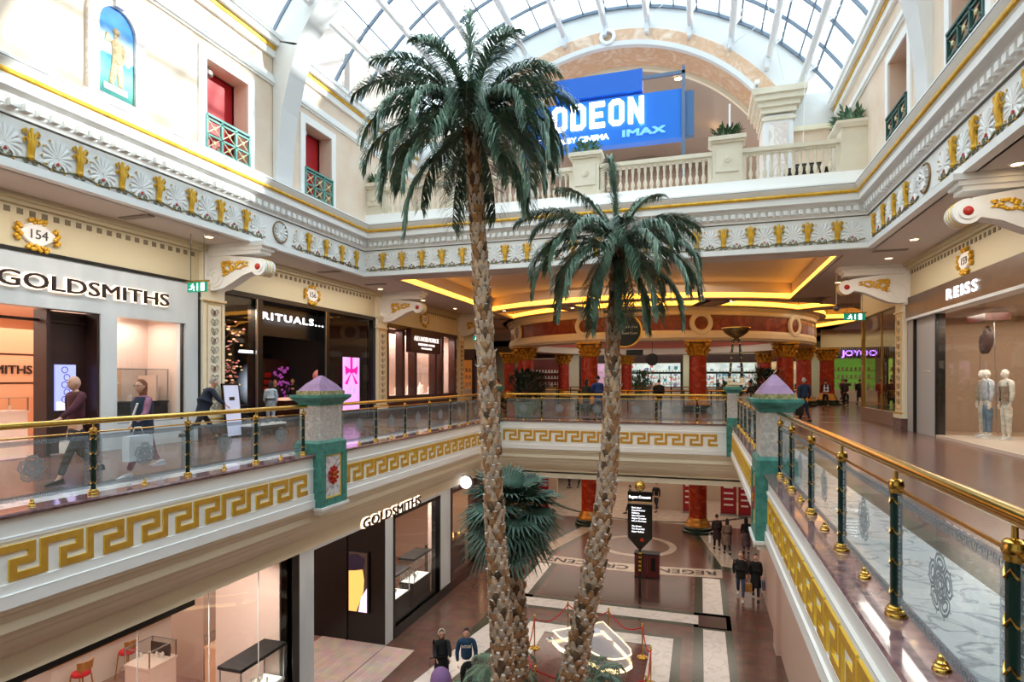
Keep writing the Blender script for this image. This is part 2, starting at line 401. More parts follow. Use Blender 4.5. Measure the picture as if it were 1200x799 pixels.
for i, (s, x, y, L_) in enumerate([('L', XL-.02, 1.2, PY0-1.25), ('L', XL-.02, PY1+.03, YB-PY1-.35), ('B', XL+.25, YB+.02, XR-XL-.62), ('R', XR+.02, PY0-.08, PY0-1.3), ('R', XR+.02, YB-.35, YB-PY1-.45)]):
    keyband('trim_%d' % (5+i), s, x, y, L_, .63 if s != 'B' else .665, 'gold key pattern relief on the %s fascia' % ['left near', 'left far', 'back', 'right near', 'right far'][i])
# soffit closing the lower ceiling back to the shop wall, and lower ceiling
b = MB()
b.box(-30, XL-.95, Y0, YB+.95, -2.5, -2.23).box(XR+.95, 24, Y0, YB+.95, -2.5, -2.23).box(-30, 24, YB+.95, 62, -2.5, -2.3)
st(b.build('ceiling', 'cream'), 'cream ceiling of the lower mall')
# ------------------------------------------------------------------ upper entablature
prof = [(-.25, 5.56), (0, 5.56), (.0, 5.72), (-.03, 5.73), (-.03, 6.49), (.02, 6.51), (.02, 6.56), (.05, 6.6), (.06, 6.62), (.06, 6.78), (.1, 6.8), (.14, 6.86), (.3, 6.9), (.3, 7.05), (.33, 7.08), (.33, 7.20), (.36, 7.24), (.42, 7.33), (.42, 7.40), (.0, 7.44), (-.4, 7.44)]
st(usweep(prof, UL, UR, UY).build('trim_10', 'white'), 'white frieze and cornice around the atrium')
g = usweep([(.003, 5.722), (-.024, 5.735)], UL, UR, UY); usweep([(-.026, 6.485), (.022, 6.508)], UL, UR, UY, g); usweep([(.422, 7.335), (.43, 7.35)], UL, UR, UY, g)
st(g.build('trim_11', 'groove'), 'thin painted shadow lines of the frieze')
gb = MB(); pr_ = [(.335, 7.085), (.37, 7.11), (.38, 7.145), (.37, 7.175), (.335, 7.195)]
st(usweep(pr_, UL, UR, UY).build('trim_12', 'gold'), 'gold bead running round the cornice')
b = MB()
for k in range(110):
    y = UY-.2-k*.252
    if y < Y0+.3: break
    b.box(UL+.05, UL+.17, y-.15, y, 6.63, 6.77); b.box(UR-.17, UR-.05, y-.15, y, 6.63, 6.77)
x = UL+.25
while x < UR-.2: b.box(x, x+.125, UY-.17, UY-.05, 6.63, 6.77); x += .21
st(b.build('trim_13', 'white'), 'small white dentil blocks under the cornice')
# frieze reliefs
def shell_bm():
    b = MB()
    for k in range(13):
        a = -2.15+4.3*k/12; ln = .27+.035*math.cos(a)
        if abs(a) > 1.8: ln *= .82
        pts = []
        for j in range(6):
            t = j/5; aa = a*(1+.12*t*t); r = .05+ln*t
            pts.append((math.sin(aa)*r*.86, .04+math.cos(aa)*r*1.02+.10, .012+.03*math.sin(t*2.6)))
        b.tube(pts, .015, 6, .042)
    for v in b.v: v.z *= .5
    return b
def shell_edge():
    b = MB()
    for k in range(11):
        a = -2.3+4.6*k/10; ln = .315+.03*math.cos(a)
        if abs(a) > 1.8: ln *= .84
        if a < -.2 or abs(a) > 2.2:
            aa = a*1.12; b.sphere((math.sin(aa)*(ln+.03)*.86, .14+math.cos(aa)*(ln+.03)*1.02, .03), .022, 6, 4)
    return b
def acan_bm():
    b = MB()
    for sx in (-1, 1):
        for h, r, w in ((.52, .15, .045), (.36, .145, .04)):
            pts = [(sx*.03, .0, .02), (sx*.035, h*.55, .05), (sx*.06, h*.85, .06), (sx*r*.75, h, .055), (sx*r, h-.04, .045), (sx*(r-.02), h-.09, .04)]
            b.tube(pts, w*.8, 6, w*.45)
    b.tube([(0, 0, .02), (0, .3, .06), (0, .56, .05)], .045, 6, .03)
    b.sphere((0, .01, .03), .06, 8, 6)
    return b
def curl_bm():
    b = MB()
    for sx in (-1, 1):
        pts = []
        for j in range(12):
            a = j/11*2.2*PI; r = .055*(1-j/15)
            pts.append((sx*(.07+r*math.sin(a)), -.06+r*math.cos(a)*1.0-.0, .025))
        b.tube(pts, .014, 5)
    return b
sh_me = shell_bm(); se_me = shell_edge(); ac_me = acan_bm(); cu_me = curl_bm()
s0 = sh_me.build('shell_relief', 'white', None, True); s1 = se_me.build('shell_tips', 'gold', None, True); a0 = ac_me.build('acanthus_relief', 'gold', None, True)
c0 = cu_me.build('scroll_relief', mat('bronze_scroll', (128, 122, 92), .45, .3), None, True)
r0 = MB().prism([(-.03, 0), (.03, 0), (0, .055)], .0, .04).build('shell_bud', 'rose')
protos = [s0, s1, a0, c0, r0]
M['scrollb'] = c0.data.materials[0]
def frieze_set(side, x, y, shells, acans, roundel, name, label, wave):
    root = thing(name, label, 'frieze relief', FR(side, x, y, 0)); root['kind'] = 'structure'; del root['category']
    for s in shells:
        inst(s0, root, T(s, 5.84, 0)); inst(s1, root, T(s, 5.84, 0)); inst(r0, root, T(s, 5.87, 0))
        inst(c0, root, T(s, 5.87, 0))
    for s in acans:
        inst(a0, root, T(s, 5.84, 0)); inst(c0, root, T(s, 5.84, 0))
    if roundel is not None:
        b = MB()
        for k in range(12):
            a = 2*PI*k/12; b.tube([(roundel+.06*math.cos(a), 6.1+.06*math.sin(a), .02), (roundel+.25*math.cos(a), 6.1+.25*math.sin(a), .045)], .02, 5, .045)
        b.sphere((roundel, 6.1, .02), .06, 8, 6); b.build('rosette_petals', 'white', root, True)
        pts = [(roundel+.31*math.cos(2*PI*k/28), 6.1+.31*math.sin(2*PI*k/28), .02) for k in range(29)]
        MB().tube(pts, .022, 6).build('rosette_rim', mat('bronze_rim', (150, 110, 60), .4, .4), root, True)
    b = MB()
    for a, c_ in wave:
        pts = []; n = int((c_-a)/.08)
        for k in range(n+1):
            s = a+(c_-a)*k/n; ph = (s-shells[0])/(.93 if side != 'B' else .793)*2*PI
            pts.append((s, 5.80-.035*math.cos(ph), .018))
        b.tube(pts, .018, 5)
    b.build('scroll_band', 'scrollb', root, True)
sy = [15.95+.93*k for k in range(4)]; ay = [16.4+.93*k for k in range(4)]
sy0 = [14.12-.93*k for k in range(20)]; ay0 = [13.62-.93*k for k in range(20)]
frieze_set('L', UL-.03, 0, sy+sy0, ay[:4]+ay0, 15.05, 'trim_14', 'row of white shells and gold acanthus on the left frieze', [(15.6, 19.4), (-4, 14.4)])
frieze_set('R', UR+.03, 0, [-s for s in sy+sy0], [-s for s in ay+ay0], -15.2, 'trim_15', 'row of white shells and gold acanthus on the right frieze', [(-19.4, -15.6), (-14.4, 4)])
frieze_set('B', 0, UY+.03, [-11.6+.793*k for k in range(21)], [-11.2+.793*k for k in range(20)], None, 'trim_16', 'row of white shells and gold acanthus on the back frieze', [(-11.9, 4.6)])
for o in protos: bpy.data.objects.remove(o)
# ------------------------------------------------------------------ ceilings at upper mall
b = MB()
ZC = 5.56
b.box(-30, UL-.2, Y0, 20.8, ZC, ZC+.2).box(UR+.2, 24, Y0, 20.8, ZC, ZC+.2).box(UL-.2, UR+.2, UY+.2, 20.8, ZC, ZC+.2)
b.box(-30, -11.25, 20.8, 31, ZC, ZC+.2).box(4.25, 24, 20.8, 31, ZC, ZC+.2)
st(b.build('ceiling', 'soffit'), 'grey pink soffit over the upper walkways')
# main coffer: recess with a lit cove, back edge curved round the rotunda
RC = (-3.05, 43.0)
def arcpts(R, x0, x1, n=16):
    o = []
    for k in range(n+1):
        x = x0+(x1-x0)*k/n; o.append((x, RC[1]-math.sqrt(R*R-(x-RC[0])**2)))
    return o
RB = 13.6
ap = arcpts(RB, -11.25, 4.25)
def cove(outline, name, label, led=True, depth=.42):
    n = len(outline); b = MB()
    for k in range(n):
        (x0, y0), (x1, y1) = outline[k], outline[(k+1) % n]
        b.quad((x0, y0, ZC), (x1, y1, ZC), (x1, y1, ZC+depth+.35), (x0, y0, ZC+depth+.35))
    b.poly([(x, y, ZC+depth+.35) for x, y in outline])
    o = st(b.build(name, 'soffit'), label)
    cx, cy = (min(p[0] for p in outline)+max(p[0] for p in outline))/2, (min(p[1] for p in outline)+max(p[1] for p in outline))/2-.8
    l = MB(); q = MB()
    for k in range(n):
        a, c_ = outline[k], outline[(k+1) % n]
        def ins(p, d):
            v = Vector((cx-p[0], cy-p[1])); v.normalize(); return (p[0]+v.x*d, p[1]+v.y*d)
        l.quad((*ins(a, .02), ZC+.06), (*ins(c_, .02), ZC+.06), (*ins(c_, .02), ZC+.27), (*ins(a, .02), ZC+.27))
        a2, c2 = ins(a, .16), ins(c_, .16)
        q.quad((*a, ZC+.002), (*c_, ZC+.002), (*c2, ZC+.002), (*a2, ZC+.002))
    l.build('cove_light', 'led', o); q.build('cove_lip', 'cream', o)
cove([(-11.2, 20.85), (4.2, 20.85)]+list(reversed(arcpts(RB, -11.2, 4.2))), 'ceiling_coffer', 'large ceiling coffer with warm cove light')
# ring of ceiling between coffers and the rotunda beam
bb = MB()
def annulus(b, R0, R1, a0, a1, z, n=40):
    for k in range(n):
        t0, t1 = a0+(a1-a0)*k/n, a0+(a1-a0)*(k+1)/n
        b.quad(*[(RC[0]+r*math.cos(t), RC[1]+r*math.sin(t), z) for r, t in ((R0, t0), (R1, t0), (R1, t1), (R0, t1))])
for x0, x1, yy in ((-11.25, 4.25, 0),):
    pts = arcpts(RB, x0, x1, 24); pin = arcpts(12.9, -11.25, 4.25, 24)
    for k in range(24): bb.quad((*pts[k], ZC), (*pts[k+1], ZC), (*pin[k+1], ZC), (*pin[k], ZC))
annulus(bb, 9.2, 10.6, 0, 2*PI, ZC)
# radial ribs between the small coffers
for a in range(10):
    t = -PI/2+2*PI*(a+.5)/10
    dx, dy = math.cos(t), math.sin(t); nx, ny = -dy*.35, dx*.35
    bb.quad((RC[0]+dx*10.5+nx, RC[1]+dy*10.5+ny, ZC), (RC[0]+dx*13.2+nx, RC[1]+dy*13.2+ny, ZC), (RC[0]+dx*13.2-nx, RC[1]+dy*13.2-ny, ZC), (RC[0]+dx*10.5-nx, RC[1]+dy*10.5-ny, ZC))
st(bb.build('ceiling', 'soffit'), 'curved soffit ring between the coffers')
for a in range(10):
    t0 = -PI/2+2*PI*(a-.5)/10+.055; t1 = -PI/2+2*PI*(a+.5)/10-.055
    o = [(RC[0]+10.6*math.cos(t0+(t1-t0)*k/8), RC[1]+10.6*math.sin(t0+(t1-t0)*k/8)) for k in range(9)]
    o += [(RC[0]+12.9*math.cos(t1+(t0-t1)*k/8), RC[1]+12.9*math.sin(t1+(t0-t1)*k/8)) for k in range(9)]
    cove(o, 'ceiling_coffer', 'curved ceiling coffer with warm cove light round the rotunda')
st(MB().box(-30, 24, 20.8, 70, ZC+.8, ZC+1.0).build('ceiling', 'soffit'), 'upper ceiling deck above the coffers')
b = MB(); b.box(-30, -11.25, 31, 70, ZC, ZC+.15).box(4.25+1.6, 24, 31, 34, ZC, ZC+.15).box(9.9, 24, 34, 70, ZC, ZC+.15).box(-30, 24, 56.5, 70, ZC, ZC+.15)
st(b.build('ceiling', 'soffit'), 'side ceilings beyond the atrium')
# wall behind soffit edges (beam face of the upper storey)
b = MB()
b.quad((-30, Y0, ZC+.05), (UL, Y0, ZC+.05), (UL, Y0, 7.4), (-30, Y0, 7.4))
# ------------------------------------------------------------------ shop wall headers, dentil squares, pilasters
b = MB()
b.box(WL-.25, WL, Y0, 24.2, 4.45, ZC); b.box(WL-.25, WL, 24.2, 33.6, 4.3, ZC)
b.box(WR, WR+.25, Y0, 24.2, 4.42, ZC)
b.box(WL, WL+.12, Y0, 33, 5.36, 5.44); b.box(WL, WL+.22, Y0, 33, 5.44, ZC)
b.box(WR-.12, WR, Y0, 24.2, 5.36, 5.44); b.box(WR-.22, WR, Y0, 24.2, 5.44, ZC)
st(b.build('wall_header', 'cream2'), 'cream header wall above the upper shop fronts')
b = MB()
for k in range(120):
    y = 33.2-k*.25
    if y > P1-.45 and y < P1+.45 or abs(y-P2) < .45 or y < 0: continue
    b.box(WL-.02, WL+.012, y-.06, y+.06, 5.18, 5.30)
    if y < 23: b.box(WR-.012, WR+.02, y-.06, y+.06, 5.18, 5.30)
st(b.build('trim_17', mat('dentil_shadow', (128, 116, 96), .8)), 'row of small squares painted dark as shaded recesses under the ceiling')  # raised squares, their dark colour stands for shade inside recesses
def pilaster(side, y, label):
    x = WL if side == 'L' else WR
    root = thing('column', label, 'column', FR(side, x, y, 0)); root['kind'] = 'structure'; del root['category']
    MB().box(-.42, .42, 0, .4, 0, .2).build('plinth', mat('plinth_stone', (120, 90, 84), .2, 0, (100, 72, 68), 5), root)
    b = MB(); b.box(-.40, .40, .4, 4.30, 0, .14).box(-.44, .44, 3.98, 4.04, 0, .18).box(-.44, .44, 4.42, 4.52, 0, .2).box(-.42, .42, 4.5, 5.36, 0, .1).box(-.42, .42, .4, .55, 0, .2)
    b.box(-.40, .40, 4.3, 4.42, 0, .16)
    b.build('shaft', 'cream', root)
    b = MB()
    for sx in (-1, 1): b.box(sx*.27-.012, sx*.27+.012, .7, 3.9, .14, .155)
    b.box(-.27, .27, .7, .72, .14, .155).box(-.27, .27, 3.88, 3.9, .14, .155).box(-.44, .44, 3.96, 3.98, .14, .186).box(-.44, .44, .56, .60, .14, .21)
    b.build('gold_edging', 'gold', root)
    b = MB(); p = MB(); r_ = random.Random(3)
    z = .85; k = 0
    while z < 3.8:
        for sx in (-1, 1):
            b.tube([(0, z, .15), (sx*.08, z+.05, .16), (sx*.14, z+.12, .16), (sx*.1, z+.2, .155), (sx*.03, z+.16, .155)], .016, 4)
        (p if k % 3 == 1 else b).sphere((0, z+.1, .15), .045, 6, 4, (1, 1.6, .6)); z += .27; k += 1
    b.build('ornament', mat('pilaster_ornament', (168, 162, 146), .6), root)
    p.build('ornament_buds', mat('ornament_red', (132, 84, 76), .6), root)
pilaster('L', P1, 'cream pilaster with carved panel between the two left shops')
pilaster('L', P2+.2, 'cream pilaster with carved panel left of the jeweller window')
pilaster('L', 33.1, 'far cream pilaster at the end of the left shops')
pilaster('R', 23.6, 'cream pilaster with carved panel beside the fashion shop')
# ------------------------------------------------------------------ scroll brackets under the cornice
def corbel(side, y, label):
    x = WL if side == 'L' else WR
    # local frame: x along projection from wall into the void, z up, y along the wall
    root = thing('scroll_bracket', label, 'bracket', Matrix(((1 if side == 'L' else -1, 0, 0, x), (0, 1, 0, y), (0, 0, 1, 0), (0, 0, 0, 1))), 'scroll brackets carrying the cornice')
    W = .34; Lp = 2.0
    top = [(0, 5.36), (.3, 5.3), (1.0, 5.22), (1.5, 5.16), (1.75, 5.12)]
    bot = [(0, 4.30), (.3, 4.27), (.6, 4.32), (.95, 4.48), (1.3, 4.66), (1.6, 4.74), (1.8, 4.72)]
    b = MB(); b.loft([[(px, yy, pz) for px, pz in top+list(reversed(bot))] for yy in (-W/2, W/2)])
    b.build('bracket_body', 'white', root)
    b = MB(); b.smooth = False
    for r, w in ((.24, .44), (.15, .50)): b.lathe([(r, -w/2), (r, w/2)], (Lp-.14, 0, 4.86), 20, 'y')
    b.build('volute', 'white', root); MB().lathe([(.30, -.2), (.30, .2)], (.34, 0, 4.66), 20, 'y').build('volute', 'white', root)
    b = MB()
    for s in (-1, 1):
        pts = []
        for k in range(30):
            a = k/29*3.6*PI; r = .29*(1-k/36); pts.append((.34+r*math.cos(a), s*.215, 4.66+r*math.sin(a)))
        b.tube(pts, .018, 5)
    b.build('spiral_line', 'white', root, True)
    b = MB(); b.box(-.02, 2.12, -.30, .30, 5.44, 5.56).box(-.02, 2.02, -.26, .26, 5.34, 5.44).box(-.02, 1.94, -.22, .22, 5.24, 5.34).box(0, .12, -.3, .3, 4.2, 5.3)
    b.build('bracket_cap', 'white', root)
    b = MB(); r_ = random.Random(5)
    for s in (-1, 1):
        for k in range(46):
            t = r_.random(); px = .62+t*.85; zc = 4.88+.1*t; h = .22*(1-t*.75)
            b.sphere((px, s*(W/2+.02), zc+r_.uniform(-h, h*.9)), .05*(1.1-t*.5), 6, 4, (1.5, .7, .8))
    b.build('gilt_leaves', 'gold', root, True)
    b = MB()
    for s in (-1, 1): b.sphere((Lp-.14, s*.25, 4.86), .09, 10, 6, (1, .5, 1))
    b.build('red_boss', 'rose', root, True)
    b = MB()
    for k in range(3): b.lathe([(.245, -.015), (.25, 0), (.245, .015)], (Lp-.14, -.11+k*.11, 4.86), 20, 'y')
    b.build('gilt_ring', 'goldyel', root)
corbel('L', P1, 'white scroll bracket with gilt leaves above the left pilaster nearest')
corbel('L', P2+.4, 'white scroll bracket left of the jeweller sign, small and far')
corbel('L', 33.1, 'farthest left white scroll bracket beside the green exit sign')
corbel('R', 13.5, 'large white scroll bracket with red boss at the right edge')
corbel('R', 23.2, 'white scroll bracket above the fashion shop end pilaster')
# ------------------------------------------------------------------ number plaques
def plaque(side, y, num, label, sc=1):
    x = WL+.0 if side == 'L' else WR
    root = thing('number_plaque', label, 'plaque', FR(side, x, y, 4.82))
    b = MB()
    ring = [(.36*sc*math.cos(2*PI*k/24)*(1+.08*math.cos(4*2*PI*k/24)), .25*sc*math.sin(2*PI*k/24)*(1+.08*math.cos(4*2*PI*k/24))) for k in range(24)]
    b.loft([[(a*s, c_*s, z) for a, c_ in ring] for s, z in ((1, 0), (1, .04), (.9, .07), (.85, .06))]); b.build('plaque_plate', 'white', root)
    b = MB()
    for sx in (-1, 1):
        for k in range(7): b.sphere((sx*(.39+.05*math.sin(k*2.1))*sc, (-.15+.05*k)*sc, .05), .055*sc, 6, 4)
    for k in range(9): b.sphere((( -.16+.04*k)*sc, (.27+.04*math.sin(k*2.5))*sc, .05), .05*sc, 6, 4)
    for k in range(11): b.sphere(((-.2+.04*k)*sc, (-.3+.05*math.sin(k*1.9))*sc, .05), .055*sc, 6, 4)
    b.build('gilt_flowers', 'gold', root, True)
    text(num, .28*sc, 'number', 'letterd', root, T(0, -.1*sc, .065), .01)
plaque('L', 9.28, '154', 'white and gilt plaque numbered 154 above the left jeweller')
plaque('L', 18.86, '156', 'white and gilt plaque numbered 156 above the dark cosmetics shop')
plaque('L', 28.3, '157', 'faint far plaque above the red brown jeweller window')
plaque('R', 18.52, '159', 'white and gilt plaque numbered 159 on the right wall')
# ------------------------------------------------------------------ marble piers
def pier(x, y, sx, label, w=.27, d=1.0, corner=False):
    root = thing('marble_pier', label, 'pier', T(x, y, 0), 'marble piers with verdigris caps at the railing')
    b = MB(); b.box(-w, w, -d/2+.07, d/2-.07, .2, 1.12); b.build('pier_shaft', 'greymarble', root)
    b = MB(); b.loft([[(sx_*a, sy_*c_, z) for sx_, sy_ in ((-1, -1), (1, -1), (1, 1), (-1, 1))] for a, c_, z in ((w+.02, d/2-.05, 1.12), (w+.04, d/2-.03, 1.18), (w+.12, d/2+.06, 1.25), (w+.16, d/2+.1, 1.30), (w+.16, d/2+.1, 1.36))])
    b.build('pier_cap', 'teal', root)
    b = MB(); b.box(-w-.04, w+.04, -d/2, d/2, 1.36, 1.45); b.build('gilt_band', mat('gilt_key_band', (196, 186, 140), .5, .2, (120, 110, 70), 14), root)
    b = MB(); b.loft([[(sx_*a, sy_*c_, z) for sx_, sy_ in ((-1, -1), (1, -1), (1, 1), (-1, 1))] for a, c_, z in ((w+.02, d/2-.02, 1.45), (w*.7, d/2*.68, 1.6), (.03, .03, 1.80 if not corner else 1.62))])
    b.build('lead_roof', 'lilac', root)
    b = MB(); xo = -w-.06
    b.box(-w-.07, w+.07, -d/2-.02, d/2+.02, .02, .26)
    b.loft([[(sx_*a, sy_*c_, z) for sx_, sy_ in ((-1, -1), (1, -1), (1, 1), (-1, 1))] for a, c_, z in ((w+.07, d/2+.02, .26), (w+.02, d/2-.05, .32))])
    # face frame hanging down over the fascia on the void side
    fx = sx*(w+.07); i0, i1 = sorted((sx*(w-.12), sx*(w+.09)))
    for q0, q1, z0, z1 in ((-d/2-.02, -d/2+.17, -1.18, .02), (d/2-.17, d/2+.02, -1.18, .02), (-d/2+.17, d/2-.17, -.02, .05), (-d/2+.17, d/2-.17, -1.18, -1.02)): b.box(i0, i1, q0, q1, z0, z1)
    b.build('pier_frame', 'teal', root)
    j0, j1 = sorted((sx*(w-.12), sx*(w+.045))); MB().box(j0, j1, -d/2+.17, d/2-.17, -1.02, -.02).build('marble_panel', 'panelmarble', root)
    b = MB(); k0, k1 = sorted((sx*(w+.04), sx*(w+.06)))
    for q in (-d/2+.19, d/2-.19): b.box(k0, k1, q-.014, q+.014, -1.0, -.04)
    for z in (-1.0, -.04): b.box(k0, k1, -d/2+.18, d/2-.18, z-.014, z+.014)
    b.build('gilt_edging', 'goldyel', root)
    b = MB(); r_ = random.Random(2)
    for ring, n in ((.04, 5), (.105, 8), (.165, 10)):
        for k in range(n):
            a = 2*PI*k/n+ring*9; b.sphere((sx*(w+.07), ring*math.cos(a), -.5+ring*math.sin(a)*1.1), .042, 6, 4, (.7, 1, 1))
    b.build('red_rosette', 'rose', root, True)
    b = MB()
    for k in range(5): a = 2*PI*k/5; b.sphere((sx*(w+.10), .06*math.cos(a), -.5+.06*math.sin(a)), .022, 6, 4)
    b.build('rosette_centre', 'gold', root, True)
    c_ = MB(); c_.box(*sorted((sx*(w-.1), sx*(w+.13))), -d/2-.06, d/2+.06, -1.24, -1.18); c_.box(*sorted((sx*(w-.1), sx*(w+.06))), -d/2+.0, d/2-.0, -1.34, -1.24); c_.build('pier_foot', 'white', root)
    return root
pier(-8.46, 12.09, 1, 'grey marble pier with lilac roof on the left railing')
pier(1.31, 12.09, -1, 'grey marble pier with lilac roof on the right railing')
# back right corner pier and back left corner pier with teal faces
def cornerpier(x, y, sx, label):
    root = thing('marble_pier', label, 'pier', T(x, y, 0), 'marble piers with verdigris caps at the railing')
    MB().box(-.2, .2, -.22, .22, .25, 1.22).build('pier_shaft', 'greymarble', root)
    b = MB(); b.loft([[(sx_*a, sy_*a, z) for sx_, sy_ in ((-1, -1), (1, -1), (1, 1), (-1, 1))] for a, z in ((.22, 1.2), (.26, 1.26), (.34, 1.34), (.34, 1.44))]); b.build('pier_cap', 'teal', root)
    MB().box(-.24, .24, -.24, .24, 1.44, 1.52).build('gilt_band', mat('cap_cream', (214, 204, 170), .5), root)
    MB().box(-.22, .22, -.26, .24, -1.18, .28).build('pier_frame', 'teal', root)
    return root
cornerpier(1.18, 24.1, -1, 'teal and marble pier at the back right corner of the well')
cornerpier(-8.32, 24.1, 1, 'teal pier at the back left corner hidden by palm trunk')
# ------------------------------------------------------------------ railings
RT = 1.143
def post_mesh():
    b = MB(); b.lathe([(.036, .10), (.036, .93)], n=14)
    g = MB(); g.smooth = True; cp = MB(); cp.smooth = True; rb = MB(); rb.smooth = True
    g.lathe([(.072, .025), (.072, .04), (.066, .05), (.07, .06), (.066, .075), (.052, .082), (.055, .09), (.05, .10), (.038, .105)], n=18)
    cp.lathe([(.037, .895), (.043, .90), (.043, .925), (.048, .93), (.052, .945), (.052, .96), (.047, .972), (.047, .985), (.036, .995), (.014, 1.0), (.012, 1.07)], n=20)
    # ribbon cut as a row of crossed brass bands
    for k in range(4):
        zc = .18+k*.215
        for ph in (-PI/2, 0, PI/2, PI):
            for s in (-1, 1):
                pts = [(.0375*math.cos(ph+t*.82), .0375*math.sin(ph+t*.82), zc+.045*abs(t)**1.3) for t in [s*j/6 for j in range(7)]]
                rb.tube(pts, .009, 5, .004)
    return b, g, cp, rb
pb, pg, pc_, pr2 = post_mesh()
post0 = pb.build('post', 'green', None, True); sleeve0 = pg.build('post_base', 'brass', None, None); cap0 = pc_.build('post_cap', 'brass', None, None); rib0 = pr2.build('brass_ribbon', 'brass', None, None)
b = MB(); b.lathe([(.05, .025), (.05, .035), (.042, .045), (.045, .055), (.03, .062), (.033, .075), (.022, .085), (.022, .11), (.012, .12)], n=14)
stud0 = b.build('glass_stud', 'brass', None, True)
def rosette():
    b = MB()
    def petal(R, n, w, l, ph=0):
        for k in range(n):
            a = 2*PI*k/n+ph; c_, s_ = math.cos(a), math.sin(a)
            pts = []
            for j in range(9):
                t = j/8*2*PI; u = R+l*math.cos(t); v = w*math.sin(t); pts.append((c_*u-s_*v, s_*u+c_*v, 0))
            b.tube(pts, .0105, 4)
    petal(.145, 5, .088, .055, .3); petal(.14, 5, .05, .028, .3); petal(.075, 5, .042, .03, .93); petal(.0, 1, .03, .03); petal(.06, 5, .02, .015, .93)
    for k in range(10):
        a = 2*PI*k/10; b.sphere((.215*math.cos(a), .215*math.sin(a), 0), .009, 5, 4)
    return b
ros0 = rosette().build('etched_rosette', 'etch', None)
for v in ros0.data.vertices: v.co.z *= .12; v.co.x *= .88; v.co.y *= .88
def railing(side, x, y, length, posts, label, first=True, key=True):
    root = thing('glass_railing', label, 'railing', FR(side, x, y, 0), None)
    b = MB(); b.smooth = True
    b.lathe([(.043, 0), (.043, length)], (0, 1.10, 0), 18, 'x'); o = b.build('handrail', 'brass', root)
    b = MB(); b.lathe([(.012, 0), (.012, length)], (0, .935, 0), 8, 'x'); b.build('middle_rail', 'brassd', root, True)
    R = Matrix.Rotation(-PI/2, 4, 'X')
    for p in posts:
        q = inst(post0, root, T(p, 0, 0) @ R); [inst(o_, q, Matrix.Identity(4)) for o_ in (sleeve0, cap0, rib0)]
    pp = sorted(posts)
    for a, c_ in zip(pp[:-1], pp[1:]):
        if c_-a > 2.2: continue
        z0 = -.0; p0, p1 = a+.06, c_-.06
        g = MB(); g.box(p0+.07, p1-.07, .19, .83, -.005, .005); go = g.build('glass_panel', 'railglass', root)
        g = MB(); g.box(p0, p1, .12, .19, -.005, .005).box(p0, p1, .83, .90, -.005, .005).box(p0, p0+.07, .19, .83, -.005, .005).box(p1-.07, p1, .19, .83, -.005, .005)
        g.build('etched_border', 'etched', go)
        inst(ros0, go, T((p0+p1)/2, .52, .008))
        if key:
            k_ = MB(); n = int((p1-p0)/.06)
            for i in range(n):
                xx = p0+.01+(p1-p0-.02)*i/n
                for yy in (.155, .865):
                    k_.strip([(xx, yy-.02), (xx, yy+.02), (xx+.036, yy+.02), (xx+.036, yy), (xx+.02, yy)], .005, .0055, .0075)
            n = int(.64/.06)
            for i in range(n):
                yy = .20+.62*i/n
                for xx in (p0+.035, p1-.035): k_.strip([(xx-.02, yy), (xx+.02, yy), (xx+.02, yy+.036), (xx, yy+.036), (xx, yy+.02)], .005, .0055, .0075)
            k_.build('etched_key_line', 'etch', go)
        for t in (.5,): inst(stud0, root, T(a+(c_-a)*t, 0, 0) @ R)
    return root
railing('L', XL-.2, 1.2, PY0-1.15, [y-1.2 for y in (3.17, 4.87, 6.57, 8.27, 9.95, 11.45)], 'near left glass railing with brass handrail, before the pier')
railing('L', XL-.2, PY1, YB-PY1-.1, [y-PY1 for y in (12.92, 14.61, 16.32, 18.03, 19.75, 21.44, 23.13)], 'far left glass railing beyond the marble pier')
railing('B', XL+.1, YB+.2, XR-XL-.25, [x-XL-.1 for x in (-7.9, -6.33, -4.78, -3.22, -1.66, -.1, .95)], 'back glass railing across the end of the well', key=False)
railing('R', XR+.2, PY0+.02, 10.3, [PY0-y for y in (1.5, 3.18, 4.87, 6.57, 8.27, 9.93, 11.3)], 'near right glass railing with brass handrail, largest in view')
railing('R', XR+.2, YB-.2, YB-PY1-.2, [YB-.2-y for y in (23.1, 21.44, 19.75, 18.03, 16.32, 14.61, 12.95)], 'far right glass railing beyond the marble pier', key=False)
for o in (post0, sleeve0, cap0, rib0, stud0, ros0): bpy.data.objects.remove(o)
# ------------------------------------------------------------------ second floor walls
ZW = 11.6
def holewall(side, x, holes, s0, s1, z0, z1, thick, name, m_, label):
    """wall in frame coords with rectangular holes (s0,s1,z0,z1)"""
    b = MB(); hs = sorted(holes); cur = s0
    for (a, c_, h0, h1) in hs:
        b.box(cur, a, z0, z1, -thick, 0); b.box(a, c_, z0, h0, -thick, 0); b.box(a, c_, h1, z1, -thick, 0); cur = c_
    b.box(cur, s1, z0, z1, -thick, 0)
    o = b.build(name, m_); o.matrix_world = FR(side, x, 0, 0); return st(o, label)
wc = [12.95, 16.95]
wins = [(12.2, 13.66, 7.44, 9.85), (16.18, 17.6, 7.44, 9.85), (5.6, 7.06, 7.44, 9.85), (1.6, 3.06, 7.44, 9.85)]
holewall('L', UL, wins, Y0, 24.0, 7.44, ZW, .5, 'wall_left', 'peach', 'pale peach upper left wall with window openings')
winsR = [(-13.7, -12.2, 7.44, 9.85), (-17.7, -16.2, 7.44, 9.85), (-9.0, -7.5, 7.44, 9.85), (-4.0, -2.5, 7.44, 9.85)]
holewall('R', UR, winsR, -24.0, -Y0, 7.44, ZW, .5, 'wall_right', 'peach', 'pale peach upper right wall with window openings')
